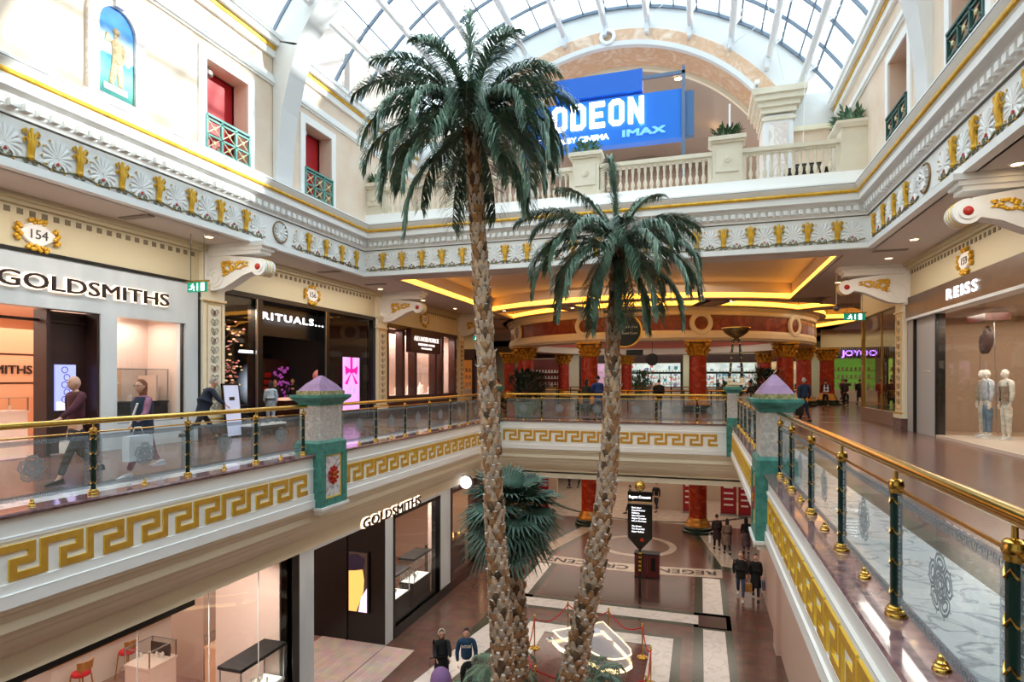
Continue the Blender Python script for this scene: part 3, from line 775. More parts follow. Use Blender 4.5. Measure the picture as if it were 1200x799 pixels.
def balcony(side, x, s, label, dark=False):
    root = thing('balcony_railing', label, 'railing', FR(side, x, 0, 0), None)
    m_ = 'darkteal' if dark else 'tealr'
    a, c_, z0, z1 = s[0]-.02, s[1]+.02, 7.55, 8.44
    b = MB(); b.box(a, c_, z1-.05, z1, 0, .1).box(a, c_, z1-.14, z1-.1, .02, .08).box(a, c_, z0, z0+.05, .0, .08)
    for k in range(4): p = a+(c_-a)*k/3; b.box(p-.03, p+.03, z0, z1, .02, .08)
    b.box(a, c_, (z0+z1-.14)/2-.02, (z0+z1-.14)/2+.02, .02, .08)
    b.build('rail_frame', m_, root)
    d = MB(); g = MB()
    for k in range(3):
        for j in range(2):
            x0, x1 = a+(c_-a)*k/3+.03, a+(c_-a)*(k+1)/3-.03; y0, y1 = z0+.04+(z1-.14-z0)*j/2, z0+(z1-.14-z0)*(j+1)/2
            d.tube([(x0, y0, .05), (x1, y1, .05)], .016, 5); d.tube([(x0, y1, .05), (x1, y0, .05)], .016, 5)
            g.sphere(((x0+x1)/2, (y0+y1)/2, .06), .055, 8, 5, (1, 1, .6))
    d.build('lattice', m_ if dark else mat('lattice_cream', (206, 206, 170), .5), root); g.build('gilt_boss', mat('boss', (226, 206, 150), .4, .2), root)
def surround(side, x, s, name):
    a, c_, z0, z1 = s; b = MB()
    b.box(a-.24, a, z0, z1+.24, 0, .05).box(c_, c_+.24, z0, z1+.24, 0, .05).box(a, c_, z1, z1+.24, 0, .05)
    o = b.build(name, 'white'); o.matrix_world = FR(side, x, 0, 0); return st(o, 'white surround of an upper window')
for i, s in enumerate(wins):
    surround('L', UL, s, 'trim_%d' % (20+i))
    b = MB(); b.box(s[0]-.3, s[1]+.3, 7.44, 9.85, -.56, -.5); o = b.build('window_%d' % (1+i), 'red'); o.matrix_world = FR('L', UL, 0, 0); st(o, 'red panel set back in the upper left opening')
    b = MB(); b.box(s[0]-.3, s[0], 7.44, 10, -1.25, -.45).box(s[1], s[1]+.3, 7.44, 10, -1.25, -.45).box(s[0], s[1], 9.85, 10, -1.25, -.45)
    o = b.build('trim_%d' % (30+i), 'peach'); o.matrix_world = FR('L', UL, 0, 0); st(o, 'reveal of an upper left opening')
    if i < 2: balcony('L', UL, s, ['teal lattice balcony rail in front of the larger red opening', 'teal lattice balcony rail in front of the far red opening'][i])
for i, s in enumerate(winsR):
    surround('R', UR, s, 'trim_%d' % (40+i))
    b = MB(); b.box(s[0]-.3, s[1]+.3, 7.44, 9.85, -.96, -.9); o = b.build('window_%d' % (11+i), 'red'); o.matrix_world = FR('R', UR, 0, 0); st(o, 'red panel set back in the upper right opening')
    b = MB(); b.box(s[0]-.3, s[0], 7.44, 10, -1.25, -.45).box(s[1], s[1]+.3, 7.44, 10, -1.25, -.45).box(s[0], s[1], 9.85, 10, -1.25, -.45)
    o = b.build('trim_%d' % (50+i), 'cream'); o.matrix_world = FR('R', UR, 0, 0); st(o, 'reveal of an upper right opening')
    if i < 2: balcony('R', UR, s, ['dark teal balcony rail in the opening nearest the right top corner', 'dark teal balcony rail in the opening beside the white arch rib'][i], True)
root = thing('wall_lamp', 'round grey lamp on the ceiling of the larger red opening', 'lamp', T(UL-.3, 12.55, 9.62))
b = MB(); b.lathe([(.05, .22), (.05, .1), (.14, .1), (.14, 0), (.1, -.03)], n=14); b.build('lamp_body', mat('grey_lamp', (150, 144, 140), .4), root, True)
root = thing('wall_lamp', 'small round lamp on the ceiling of the far red opening', 'lamp', T(UL-.3, 16.5, 9.62))
b.build('lamp_body', 'steel', root, True)
# mouldings along wall tops
for side, x, sg in (('L', UL, 1), ('R', UR, -1)):
    def seg(parts, m_, name, label):
        b = MB()
        for (o0, o1, z0, z1) in parts: b.box(*sorted((x+sg*o0, x+sg*o1)), Y0, 23.95, z0, z1)
        return st(b.build(name, m_), label)
    seg([(0, .05, 10.3, 10.36), (0, .1, 10.36, 10.46), (0, .06, 10.46, 10.6)], 'white', 'trim_60', 'white string moulding above the upper windows')
    seg([(0, .13, 11.3, 11.42)], 'gold', 'trim_61', 'gold band at the head of the upper wall')
    seg([(0, .10, 11.1, 11.3), (0, .25, 11.42, 11.6), (-.3, .3, 11.6, 11.72)], 'white', 'trim_62', 'white eaves moulding under the glass roof')
# niche picture
root = thing('niche_painting', 'arched niche picture of a pale statue against sea and sky', 'painting', FR('L', UL, 9.74, 0))
def archpoly(w, z0, zs, n=14): return [(-w, z0), (w, z0)]+[(w*math.cos(PI*k/n), zs+w*math.sin(PI*k/n)) for k in range(n+1)]
b = MB(); out = archpoly(.66, 7.6, 9.25); inn = archpoly(.42, 7.7, 9.2)
n = len(out)
for k in range(n):
    k2 = (k+1) % n
    b.loft([[(out[i][0], out[i][1], 0), (out[i][0], out[i][1], .09), (inn[i][0], inn[i][1], .09), (inn[i][0], inn[i][1], .0)] for i in (k, k2)], caps=False)
b.box(-.8, .8, 7.52, 7.6, 0, .14); b.box(-.1, .1, 9.62, 9.95, .02, .16); b.build('niche_frame', 'niche', root)
pm = bpy.data.materials.new('sea_and_sky_picture'); pm.use_nodes = True; nt = pm.node_tree; bs = nt.nodes['Principled BSDF']; bs.inputs['Roughness'].default_value = .6
tc = nt.nodes.new('ShaderNodeTexCoord'); sp = nt.nodes.new('ShaderNodeSeparateXYZ'); nt.links.new(tc.outputs['Object'], sp.inputs[0])
nz = nt.nodes.new('ShaderNodeTexNoise'); nz.inputs['Scale'].default_value = 3; nt.links.new(tc.outputs['Object'], nz.inputs['Vector'])
ad = nt.nodes.new('ShaderNodeMath'); ad.operation = 'MULTIPLY_ADD'; ad.inputs[1].default_value = .4; nt.links.new(nz.outputs['Fac'], ad.inputs[0]); nt.links.new(sp.outputs['Y'], ad.inputs[2])
mr = nt.nodes.new('ShaderNodeMapRange'); mr.inputs[1].default_value = 7.9; mr.inputs[2].default_value = 9.9; nt.links.new(ad.outputs[0], mr.inputs[0])
cr = nt.nodes.new('ShaderNodeValToRGB'); nt.links.new(mr.outputs[0], cr.inputs[0]); nt.links.new(cr.outputs[0], bs.inputs['Base Color'])
e = cr.color_ramp.elements; e[0].position = 0; e[0].color = rgb(60, 160, 150); e[1].position = 1; e[1].color = rgb(30, 110, 210)
for p_, c_ in ((.25, (120, 200, 180)), (.42, (40, 140, 170)), (.46, (220, 236, 240)), (.6, (190, 220, 245)), (.75, (60, 150, 225))): k = e.new(p_); k.color = rgb(*c_)
MB().prism(inn, .01, .03).build('picture', pm, root)
b = MB(); b.tube([(-.12, 7.98, .05), (-.07, 8.25, .05), (-.02, 8.5, .06)], .055, 8, .085); b.tube([(.1, 7.98, .05), (.08, 8.25, .05), (.05, 8.5, .06)], .055, 8, .085)
b.tube([(.0, 8.45, .06), (.02, 8.7, .06), (0, 8.92, .06)], .11, 8, .13); b.tube([(.12, 8.9, .06), (.2, 8.7, .06), (.12, 8.5, .08)], .05, 6, .035); b.tube([(-.12, 8.9, .06), (-.24, 8.85, .07), (-.2, 9.02, .08)], .05, 6, .035)
b.tube([(0, 8.9, .06), (-.01, 9.05, .06)], .05, 6); b.sphere((-.01, 9.12, .06), .085, 8, 6)
for v in b.v: v.z = .03+max(0, v.z-.03)*.35
b.build('painted_statue', mat('painted_stone_figure', (224, 200, 158), .6, 0, (186, 154, 110), 12), root, True)
MB().box(-.3, .25, 7.82, 7.96, .03, .05).build('painted_plinth', mat('painted_plinth', (220, 226, 234), .6), root)
# ------------------------------------------------------------------ terrace, balustrade
b = MB(); b.box(UL, UR, UY-.0, 42, 7.44, 7.84); b.box(UL-3, UL, UY+.4, 42, 7.44, 7.84); b.box(UR, UR+3, UY+.4, 42, 7.44, 7.84)
st(b.build('floor', 'white'), 'second floor terrace slab with white step')
BY = 20.15
balx = 0
bal = [(.055, 0), (.055, .03), (.035, .06), (.05, .1), (.068, .19), (.06, .27), (.034, .34), (.028, .40), (.045, .43), (.028, .46), (.036, .56), (.052, .66), (.046, .74), (.055, .77), (.055, .8)]
balm = MB().lathe(bal, n=10).build('baluster', 'stone', None, True)
def balus(x0, x1, label):
    root = thing('stone_balustrade', label, 'balustrade', T(x0, BY, 7.84), 'stone balustrades of the terrace')
    L_ = x1-x0; MB().box(0, L_, -.12, .12, 0, .09).build('base_rail', 'stone', root)
    b = MB(); b.box(0, L_, -.1, .1, .87, .93).box(0, L_, -.16, .16, .93, 1.06); b.build('top_rail', 'stone', root)
    MB().box(0, .12, -.1, .1, .09, .87).build('end_block', 'stone', root); MB().box(L_-.12, L_, -.1, .1, .09, .87).build('end_block', 'stone', root)
    n = int((L_-.3)/.195)
    for k in range(n): inst(balm, root, T(.15+(L_-.3)*(k+.5)/n, 0, .08))
def pedestal(x, w, h, label, plants=True):
    root = thing('stone_pedestal', label, 'pedestal', T(x, BY, 7.84), 'stone pedestals between the balustrades')
    b = MB(); b.box(-w-.04, w+.04, -.3, .3, 0, .16).box(-w, w, -.26, .26, .16, h-.18); b.box(-w+.1, w-.1, -.3, -.26, .35, h-.4).build('pedestal_body', 'stone', root)
    b = MB(); b.box(-w-.06, w+.06, -.32, .32, h-.2, h-.13).box(-w-.12, w+.12, -.38, .38, h-.13, h); b.build('pedestal_cap', 'stone', root)
    b = MB(); b.lathe([(.12, -.04), (.12, 0), (.07, .0), (.07, -.045), (.01, -.06)], (0, -.3, h*.52), 16, 'y'); b.build('roundel', 'stone', root, True)
    return root
def leafbush(X, rx, h, n, m_, label, name='planter_shrub', seed=1, ll=.28, cat='plant', group=None):
    r_ = random.Random(seed); b = MB()
    for k in range(n):
        a = r_.uniform(0, 2*PI); q = math.sqrt(r_.random())*rx[0]; q2 = q/rx[0]*rx[1]
        el = r_.uniform(.1, 1.3); hh = r_.uniform(.05, 1); tp = .45+.9*math.sin(hh*2.6) if h > .7 else 1; bx, by = q*math.cos(a)*tp, q2*math.sin(a)*tp; hh *= h*1.3
        d = Vector((math.cos(a)*math.cos(el), math.sin(a)*math.cos(el), math.sin(el))); s_ = d.cross(Vector((0, 0, 1))).normalized()*ll*.16
        p = Vector((bx, by, hh*.6)); L_ = ll*r_.uniform(.6, 1.1)
        b.poly([p, p+d*L_*.5+s_, p+d*L_, p+d*L_*.5-s_])
    b.tube([(0, 0, 0), (0, 0, h*.6)], .02, 5)
    o = b.build(name, m_); o.matrix_world = T(*X) if not isinstance(X, Matrix) else X; tag(o, label, cat, group); return o
balus(UL+.62, -8.6, 'stone balustrade run at far left behind the tall palm')
balus(-7.62, -4.12, 'stone balustrade run below the left half of the blue sign')
balus(-3.18, .36, 'stone balustrade run below the right half of the blue sign')
balus(1.26, 4.0, 'stone balustrade run right of the blue sign')
ph = 1.46
pedestal(-8.1, .46, ph, 'stone pedestal behind the tall palm trunk'); pedestal(-3.65, .44, ph, 'stone pedestal in the middle of the terrace edge'); pedestal(.81, .44, ph, 'stone pedestal below the right end of the blue sign')
pedestal(UL+.3, .32, 1.2, 'stone end pedestal against the left upper wall')
root = thing('stone_pedestal', 'large stone end pedestal against the right upper wall', 'pedestal', T(4.35, BY, 7.84))
b = MB(); b.box(-.35, .5, -.3, 1.2, 0, 1.3); b.build('pedestal_body', 'stone', root)
b = MB(); b.loft([[(a, -.35+c_, z), (.55, -.35+c_, z), (.55, 1.3, z), (a, 1.3, z)] for a, c_, z in ((-.35, 0, 1.3), (-.5, -.05, 1.42), (-.5, -.05, 1.5))]); b.build('pedestal_cap', 'stone', root)
for i, (x, z, l) in enumerate(((-8.1, ph, 'green shrub on the pedestal behind the tall palm'), (-3.65, ph, 'grey green shrub on the middle terrace pedestal'), (.81, ph, 'green shrub on the pedestal right of the blue sign'))):
    leafbush((x, BY, 7.84+z), (.38, .25), .35, 150, 'leafg' if i == 1 else 'leaf', l, seed=i+2)
leafbush((4.4, BY+.4, 7.84+1.5), (.45, .6), .5, 220, 'leafg', 'trailing grey green plants on the right end pedestal', seed=9, ll=.3)
leafbush((UL+.3, BY, 7.84+1.2), (.3, .2), .3, 110, 'leafg', 'small plants on the left end pedestal', seed=11)
bpy.data.objects.remove(balm)
# ------------------------------------------------------------------ end wall with arch
EY = 24.06; ZS = 11.9; VC = 6.6; VR = 9.9
AC, AO, AI = (-3.4, 8.1), 7.5, 6.95
def circ(R, c, a): return (c[0]+R*math.sin(a), c[1]+R*math.cos(a))
b = MB(); N = 40
for k in range(N):
    a0, a1 = -1.02+2.04*k/N, -1.02+2.04*(k+1)/N
    i0, i1 = circ(AO-.02, AC, a0), circ(AO-.02, AC, a1)
    def outer(p):
        v = Vector((p[0]-CX, p[1]-VC)); v = v.normalized()*(VR+.1); return (CX+v.x, VC+v.y)
    o0, o1 = outer(i0), outer(i1)
    b.loft([[(i0[0], y, i0[1]), (i1[0], y, i1[1]), (o1[0], y, o1[1]), (o0[0], y, o0[1])] for y in (EY, EY+.5)])
# side blocks
b.box(2.85, UR+.4, EY, EY+.5, 10.9, 12.1); b.box(UL-.4, -9.65, EY, EY+.5, 10.9, 12.1)
st(b.build('wall_end', 'whiteu'), 'white end wall above the marble arch')
b = MB(); b.box(3.2, UR+.4, EY+.02, EY+.5, 7.84, 10.75); b.box(UL-.4, -9.9, EY+.02, EY+.5, 7.84, 10.75)
st(b.build('wall_end', 'peach'), 'peach end wall beside the arch pedestals')
st(MB().box(3.2, UR+.4, EY-.12, EY+.5, 10.75, 10.92).box(UL-.4, -9.9, EY-.12, EY+.5, 10.75, 10.92).build('trim_63', 'cream'), 'cream moulding on the end wall')
def archband(R0, R1, y0, y1, m_, name, label, a=1.0):
    b = MB()
    for k in range(N):
        a0, a1 = -a+2*a*k/N, -a+2*a*(k+1)/N
        b.loft([[(*[circ(R, AC, t)[0]], y, circ(R, AC, t)[1]) for R, y in ((R0, y0), (R1, y0), (R1, y1), (R0, y1))] for t in (a0, a1)], caps=False)
    return st(b.build(name, m_), label)
archband(AI+.02, AO, EY-.06, EY+.1, 'archmarble', 'trim_64', 'peach marble arch band over the terrace')
archband(AI-.12, AI+.06, EY-.14, EY+.1, 'whiteu', 'trim_65', 'white arris of the marble arch')
archband(AI-.1, AI+.02, EY+.1, EY+1.6, 'archmarble', 'trim_66', 'marble underside of the arch')
archband(AI-.25, AI, EY+1.6, EY+1.8, 'cream', 'trim_67', 'cream inner edge of the arch')
b = MB(); b.lathe([(.32, .1), (.32, -.02), (.2, -.04), (.18, .0), (.18, .1), (.32, .1)], (CX+.1, EY-.18, AC[1]+7.22), 24, 'y'); st(b.build('trim_68', 'white', None, True), 'white ring boss at the crown of the arch')
def archped(x, label):
    root = thing('column', label, 'column', T(x, EY, 7.84)); root['kind'] = 'structure'; del root['category']
    b = MB(); b.box(-.5, .5, -.35, 1.4, 0, 3.5); b.build('shaft', 'whiteu', root)
    MB().box(-.32, .32, -.37, -.34, 1.2, 3.2).build('panel', 'archmarble' if False else 'niche', root)
    b = MB()
    for k, (w, z0, z1) in enumerate(((.56, 3.3, 3.42), (.6, 3.55, 3.75), (.7, 3.75, 3.95), (.82, 3.95, 4.15), (.92, 4.15, 4.36))): b.box(-w, w, -.35-(w-.5), 1.4, z0, z1)
    b.build('capital', 'stone', root)
archped(2.72, 'white pilaster with stepped capital right of the arch'); archped(-9.5, 'white pilaster with stepped capital left of the arch')
# cinema lobby behind the arch
b = MB(); b.box(UL-4, UR+4, 37, 37.3, 7.84, 17); b.box(UL-4, UL-3.7, EY+.5, 37, 7.84, 17); b.box(UR+3.7, UR+4, EY+.5, 37, 7.84, 17)
st(b.build('wall_lobby', mat('lobby_wall', (150, 134, 124), .7)), 'brown beige lobby walls behind the arch')
b = MB(); n = 30
for k in range(n):
    a0, a1 = -1.3+2.6*k/n, -1.3+2.6*(k+1)/n
    p, q = circ(8.2, (-3.4, 7.0), a0), circ(8.2, (-3.4, 7.0), a1)
    b.quad((p[0], EY+1.7, p[1]), (q[0], EY+1.7, q[1]), (q[0], 37, q[1]), (p[0], 37, p[1]))
st(b.build('ceiling_lobby', mat('lobby_ceiling', (172, 158, 148), .7)), 'curved lobby ceiling behind the arch')
for i, (x, y, z) in enumerate(((-.9, 27, 14.75), (-7.4, 27, 14.0), (.6, 31, 13.5), (-3.4, 31, 14.9), (-1.0, 33, 14.5))):
    root = thing('ceiling_light', 'round warm downlight in the lobby ceiling behind the blue sign', 'light', T(x, y, z), 'lobby downlights')
    MB().lathe([(.16, 0), (.16, .05)], n=14).build('lamp_disc', 'lampw', root); MB().lathe([(.16, -.01), (.2, -.01), (.2, .04), (.16, .04), (.16, -.01)], n=14).build('lamp_rim', 'steel', root)
root = thing('lobby_canopy', 'curved glowing orange canopy at the right of the lobby', 'canopy', T(2.0, 31, 10.6))
b = MB(); R = []
for k in range(9):
    t = k/8; R.append([(-1.6+3.2*t, .25*math.cos(a), -.1+1.1*(2*t-1)**2*.6-.2+.18*math.sin(a)) for a in [2*PI*j/8 for j in range(8)]])
b.loft(R); b.build('canopy_shell', mat('orange_canopy', (216, 140, 70), .5, emit=.5), root, True)
# ------------------------------------------------------------------ glass roof
SPR = math.acos((11.72-VC)/VR)
b = MB(); n = 32
for k in range(n):
    a0, a1 = -SPR+2*SPR*k/n, -SPR+2*SPR*(k+1)/n
    p, q = circ(VR, (CX, VC), a0), circ(VR, (CX, VC), a1)
    b.quad((p[0], Y0, p[1]), (q[0], Y0, q[1]), (q[0], EY, q[1]), (p[0], EY, p[1]))
st(b.build('ceiling_glass', 'roofglass', None, True), 'barrel vaulted glass roof panes')
angs = [math.radians(a) for a in (-50, -40.5, -31, -21, -10.5, 0, 10.3, 20.6, 30.8, 40.8, 50.4)]
for a in angs:
    p = circ(9.22, (CX, VC), a); q = circ(9.88, (CX, VC), a)
    root = st(MB().lathe([(.12, Y0), (.12, EY)], (p[0], 0, p[1]), 10, 'y').build('beam', 'whitepaint', None, True), 'white tubular roof purlin')
    b = MB(); b.lathe([(.04, Y0), (.04, EY)], (q[0], 0, q[1]), 6, 'y'); b.build('glazing_bar', 'bar', root)
    b = MB(); y = EY-.7
    while y > 0:
        b.tube([(p[0], y, p[1]), (q[0], y+.25, q[1])], .025, 5); b.tube([(p[0], y, p[1]), (q[0], y-.25, q[1])], .025, 5); y -= 3.1
    b.build('strut', 'whitepaint', root)
    b = MB(); m1 = circ(9.1, (CX, VC), a); b.box(m1[0]-.07, m1[0]+.07, EY-.3, EY, m1[1]-.35, m1[1]+.15); b.build('end_bracket', 'whitepaint', root)
b = MB()
for a in [(angs[i]+angs[i+1])/2 for i in range(10)]:
    q = circ(9.88, (CX, VC), a); b.lathe([(.03, Y0), (.03, EY)], (q[0], 0, q[1]), 4, 'y')
y = EY-.06
while y > Y0:
    for k in range(28):
        a0, a1 = -SPR+2*SPR*k/28, -SPR+2*SPR*(k+1)/28
        b.loft([[(circ(R, (CX, VC), t)[0], yy, circ(R, (CX, VC), t)[1]) for R, yy in ((9.8, y-.035), (9.9, y-.035), (9.9, y+.035), (9.8, y+.035))] for t in (a0, a1)], caps=False)
    y -= 1.55
st(b.build('beam', 'bar'), 'grey glazing bars of the glass roof')
# tie rods
b = MB()
for (x, y, z), (x2, y2, z2) in (((1.0, 24, 14.2), (2.6, 18, 12.2)), ((3.5, 23, 12.6), (3.4, 22.8, 9.8)), ((2.0, 21, 14.3), (2.9, 23.8, 12.6)), ((-6, 16, 14.9), (-7.5, 12, 13.2)), ((-8, 20, 13.6), (-4, 18, 15.2)), ((-2, 23, 15.2), (.5, 19, 14.3))):
    b.tube([(x, y, z), (x2, y2, z2)], .012, 5)
st(b.build('beam', 'whitepaint'), 'thin white tie rods under the roof')
# big arch ribs standing on the cornice
def rib(yc, w, name, label):
    outer, inner = [], []
    for z in (7.42, 8.5, 9.6, 10.6, 11.4): outer.append((8.32, z))
    a = math.acos((11.7-VC)/VR)
    K = 10
    for k in range(K+1):
        t = a*(1-k/K); outer.append((9.85*math.sin(t), VC+9.85*math.cos(t)))
    inner = [(8.2, 7.42), (8.14, 8.5), (8.0, 9.6), (7.75, 10.6), (7.45, 11.4)]
    for k in range(K+1):
        t = (a*.98)*(1-k/K); inner.append((8.95*math.sin(t)*(1-.0), VC+8.95*math.cos(t)))
    b = MB()
    for s in (-1, 1):
        for (o0, o1), (i0, i1) in zip(zip(outer[:-1], outer[1:]), zip(inner[:-1], inner[1:])):
            b.loft([[(CX+s*p[0], y, p[1]) for p in (i0, i1, o1, o0)] for y in (yc-w/2, yc+w/2)])
    return st(b.build(name, 'whiteu'), label)
rib(15.05, .72, 'beam', 'broad white arch rib crossing the atrium'); rib(5.7, .72, 'beam', 'unseen near white arch rib added for its shading')  # nearer rib lies out of view, added for its effect on the light
# walls that close the place behind the camera and at the sides
b = MB(); b.box(-30, 24, Y0-.3, Y0, -6.5, 17); b.box(-30.3, -30, Y0, 70, -6.5, 7.4); b.box(24, 24.3, Y0, 70, -6.5, 7.4); b.box(-30, 24, 70, 70.3, -6.5, 7.4)
st(b.build('wall_outer', 'cream2'), 'outer walls closing the mall')
b = MB(); b.box(-30, UL-.3, Y0, 24, 10.2, 10.4).box(UR+.3, 24, Y0, 24, 10.2, 10.4); st(b.build('ceiling', 'soffit'), 'roof deck over the upper rooms')
# building outside seen through the glass
root = thing('pavilion_building', 'pale pink building with pediment seen through the glass roof', 'building', T(-21, 26, 9))
b = MB(); b.box(-4, 4, 0, 8, 0, 10.5).build('pavilion_wall', mat('outside_pink', (236, 214, 206), .6), root)
b = MB(); b.box(-4.4, 4.4, -.4, 8.4, 10.3, 10.8).box(-4.2, 4.2, -.2, 8.2, 8.6, 8.8).prism([(-4.6, 10.8), (4.6, 10.8), (0, 12.6)], -.5, 8.5, 'xz'); b.build('pediment', 'white', root)
b = MB(); b.box(-1.2, 1.2, -.1, .02, 4, 7.4).box(4-.02, 4.1, 2.6, 5.2, 4, 7.4); b.build('pavilion_window', mat('outside_window', (206, 170, 166), .4), root)
# ------------------------------------------------------------------ lights
w = bpy.data.worlds.new('sky'); SC.world = w; w.use_nodes = True
nt = w.node_tree; bg = nt.nodes['Background']
tc = nt.nodes.new('ShaderNodeTexCoord'); nz = nt.nodes.new('ShaderNodeTexNoise'); nz.inputs['Scale'].default_value = 2.2; nz.inputs['Detail'].default_value = 5
nt.links.new(tc.outputs['Generated'], nz.inputs['Vector']); cr = nt.nodes.new('ShaderNodeValToRGB'); nt.links.new(nz.outputs['Fac'], cr.inputs[0])
cr.color_ramp.elements[0].position = .4; cr.color_ramp.elements[0].color = (.62, .80, .96, 1); cr.color_ramp.elements[1].position = .55; cr.color_ramp.elements[1].color = (1, 1, 1, 1)
sx_ = nt.nodes.new('ShaderNodeSeparateXYZ'); nt.links.new(tc.outputs['Generated'], sx_.inputs[0])
mr_ = nt.nodes.new('ShaderNodeMapRange'); mr_.inputs[1].default_value = .12; mr_.inputs[2].default_value = .62; nt.links.new(sx_.outputs['Z'], mr_.inputs[0])
mxr = nt.nodes.new('ShaderNodeMix'); mxr.data_type = 'RGBA'; nt.links.new(mr_.outputs[0], mxr.inputs[0]); mxr.inputs[6].default_value = (.15, .25, .30, 1); nt.links.new(cr.outputs[0], mxr.inputs[7])
nt.links.new(mxr.outputs[2], bg.inputs[0]); bg.inputs[1].default_value = 3.0
ld = bpy.data.lights.new('sun', 'SUN'); ld.energy = 7.5; ld.angle = .02; ld.color = (1, .95, .88)
lo = bpy.data.objects.new('sun', ld); C.objects.link(lo)
lo.rotation_euler = Vector((.80, .42, .25)).to_track_quat('Z', 'Y').to_euler()
def area(x, y, z, sx, sy, e, col=(1, .85, .7), rot=None, name='light'):
    d = bpy.data.lights.new(name, 'AREA'); d.shape = 'RECTANGLE'; d.size = sx; d.size_y = sy; d.energy = e; d.color = col
    o = bpy.data.objects.new(name, d); C.objects.link(o); o.location = (x, y, z)
    if rot: o.rotation_euler = rot
    return o
SC.view_settings.exposure = 0.6
# ------------------------------------------------------------------ shops
def room(x0, x1, y0, y1, z0, z1, wm, fm, cm, open_side, label):
    b = MB(); t = .12
    if open_side != 'W': b.box(x0-t, x0, y0, y1, z0, z1)
    if open_side != 'E': b.box(x1, x1+t, y0, y1, z0, z1)
    b.box(x0-t, x1+t if open_side != 'E' else x1, y0-t, y0, z0, z1); b.box(x0-t if open_side != 'W' else x0, x1, y1, y1+t, z0, z1)
    st(b.build('wall_shop', wm), 'walls of '+label)
    if fm: st(MB().box(x0, x1, y0, y1, z0+.002, z0+.02).build('floor', fm), 'floor of '+label)
    if cm: st(MB().box(x0, x1, y0, y1, z1-.02, z1+.08).build('ceiling', cm), 'ceiling of '+label)
def holes(b, hs, s0, s1, z0, z1, a, c_):
    cur = s0
    for (h0, h1, v0, v1) in sorted(hs):
        if h0 > cur: b.box(cur, h0, z0, z1, a, c_)
        if v0 > z0: b.box(h0, h1, z0, v0, a, c_)
        if v1 < z1: b.box(h0, h1, v1, z1, a, c_)
        cur = h1
    if cur < s1: b.box(cur, s1, z0, z1, a, c_)
    return b
M['pinkwall'] = mat('soft_pink_wall', (232, 206, 192), .6)
M['orangewall'] = mat('peach_interior', (232, 182, 146), .6)
# --- upper left: pale marble jeweller
room(-19.5, WL-.35, 2, 13.62, 0, 3.6, 'orangewall', 'blushfloor', 'pinkwall', 'E', 'the upper jeweller')
sf = thing('shop_front', 'pale marble jeweller shop front with backlit dark letters, upper floor', 'shop front', FR('L', WL, 0, 0))
b = holes(MB(), [(3, 10.72, 0, 3.27), (11.14, 13.2, .62, 3.26)], 2, 13.62, 0, 4.40, -.3, .02); b.build('marble_facade', 'shopmarble', sf)
MB().box(2, 13.66, 4.40, 4.47, -.05, .06).box(13.62, 13.68, 0, 4.47, -.05, .05).build('black_edging', 'black', sf)
t_ = text('GOLDSMITHS', .46, 'lettering', 'letterd', sf, T(10.52, 3.66, .09), .03, .004, width=4.12, label='dark raised letters')
h_ = text('GOLDSMITHS', .46, 'letter_glow', 'halo', sf, T(10.52, 3.66, .035), .01, .022, width=4.2)
dp = MB().box(9.62, 10.72, 0, 3.27, -.5, -.42).box(9.56, 9.64, 0, 3.27, -.5, -.1).box(3, 10.72, 3.0, 3.06, -.45, -.35).box(10.66, 10.74, 0, 3.27, -.45, -.02).build('door_panel', 'brownp', sf)
sc_ = MB().box(9.95, 10.42, 1.0, 2.05, -.42, -.38).build('screen', mat('screen_lilac', (150, 156, 232), .4, emit=.9), dp)
b = MB()
for k in range(5):
    pts = [(10.16+.05*(k % 2)+.07*math.cos(a), 1.25+.17*k+.07*math.sin(a), -.375) for a in [2*PI*j/12 for j in range(13)]]; b.tube(pts, .009, 4)
b.build('jewellery_image', 'letterd', dp)
MB().box(9.97, 10.40, 1.0, 1.2, -.379, -.376).build('screen_caption', mat('screen_pale', (214, 206, 240), .4, emit=.9), dp)
MB().box(11.14, 13.2, .62, 3.26, -.1, -.09).build('window_pane', 'glass', sf)
MB().box(13.14, 13.18, .62, 3.26, -.12, -.05).build('window_bar', 'letterd', sf)
MB().box(11.14, 13.2, .5, .62, -1.6, -.02).build('window_sill', 'shopmarble', sf)
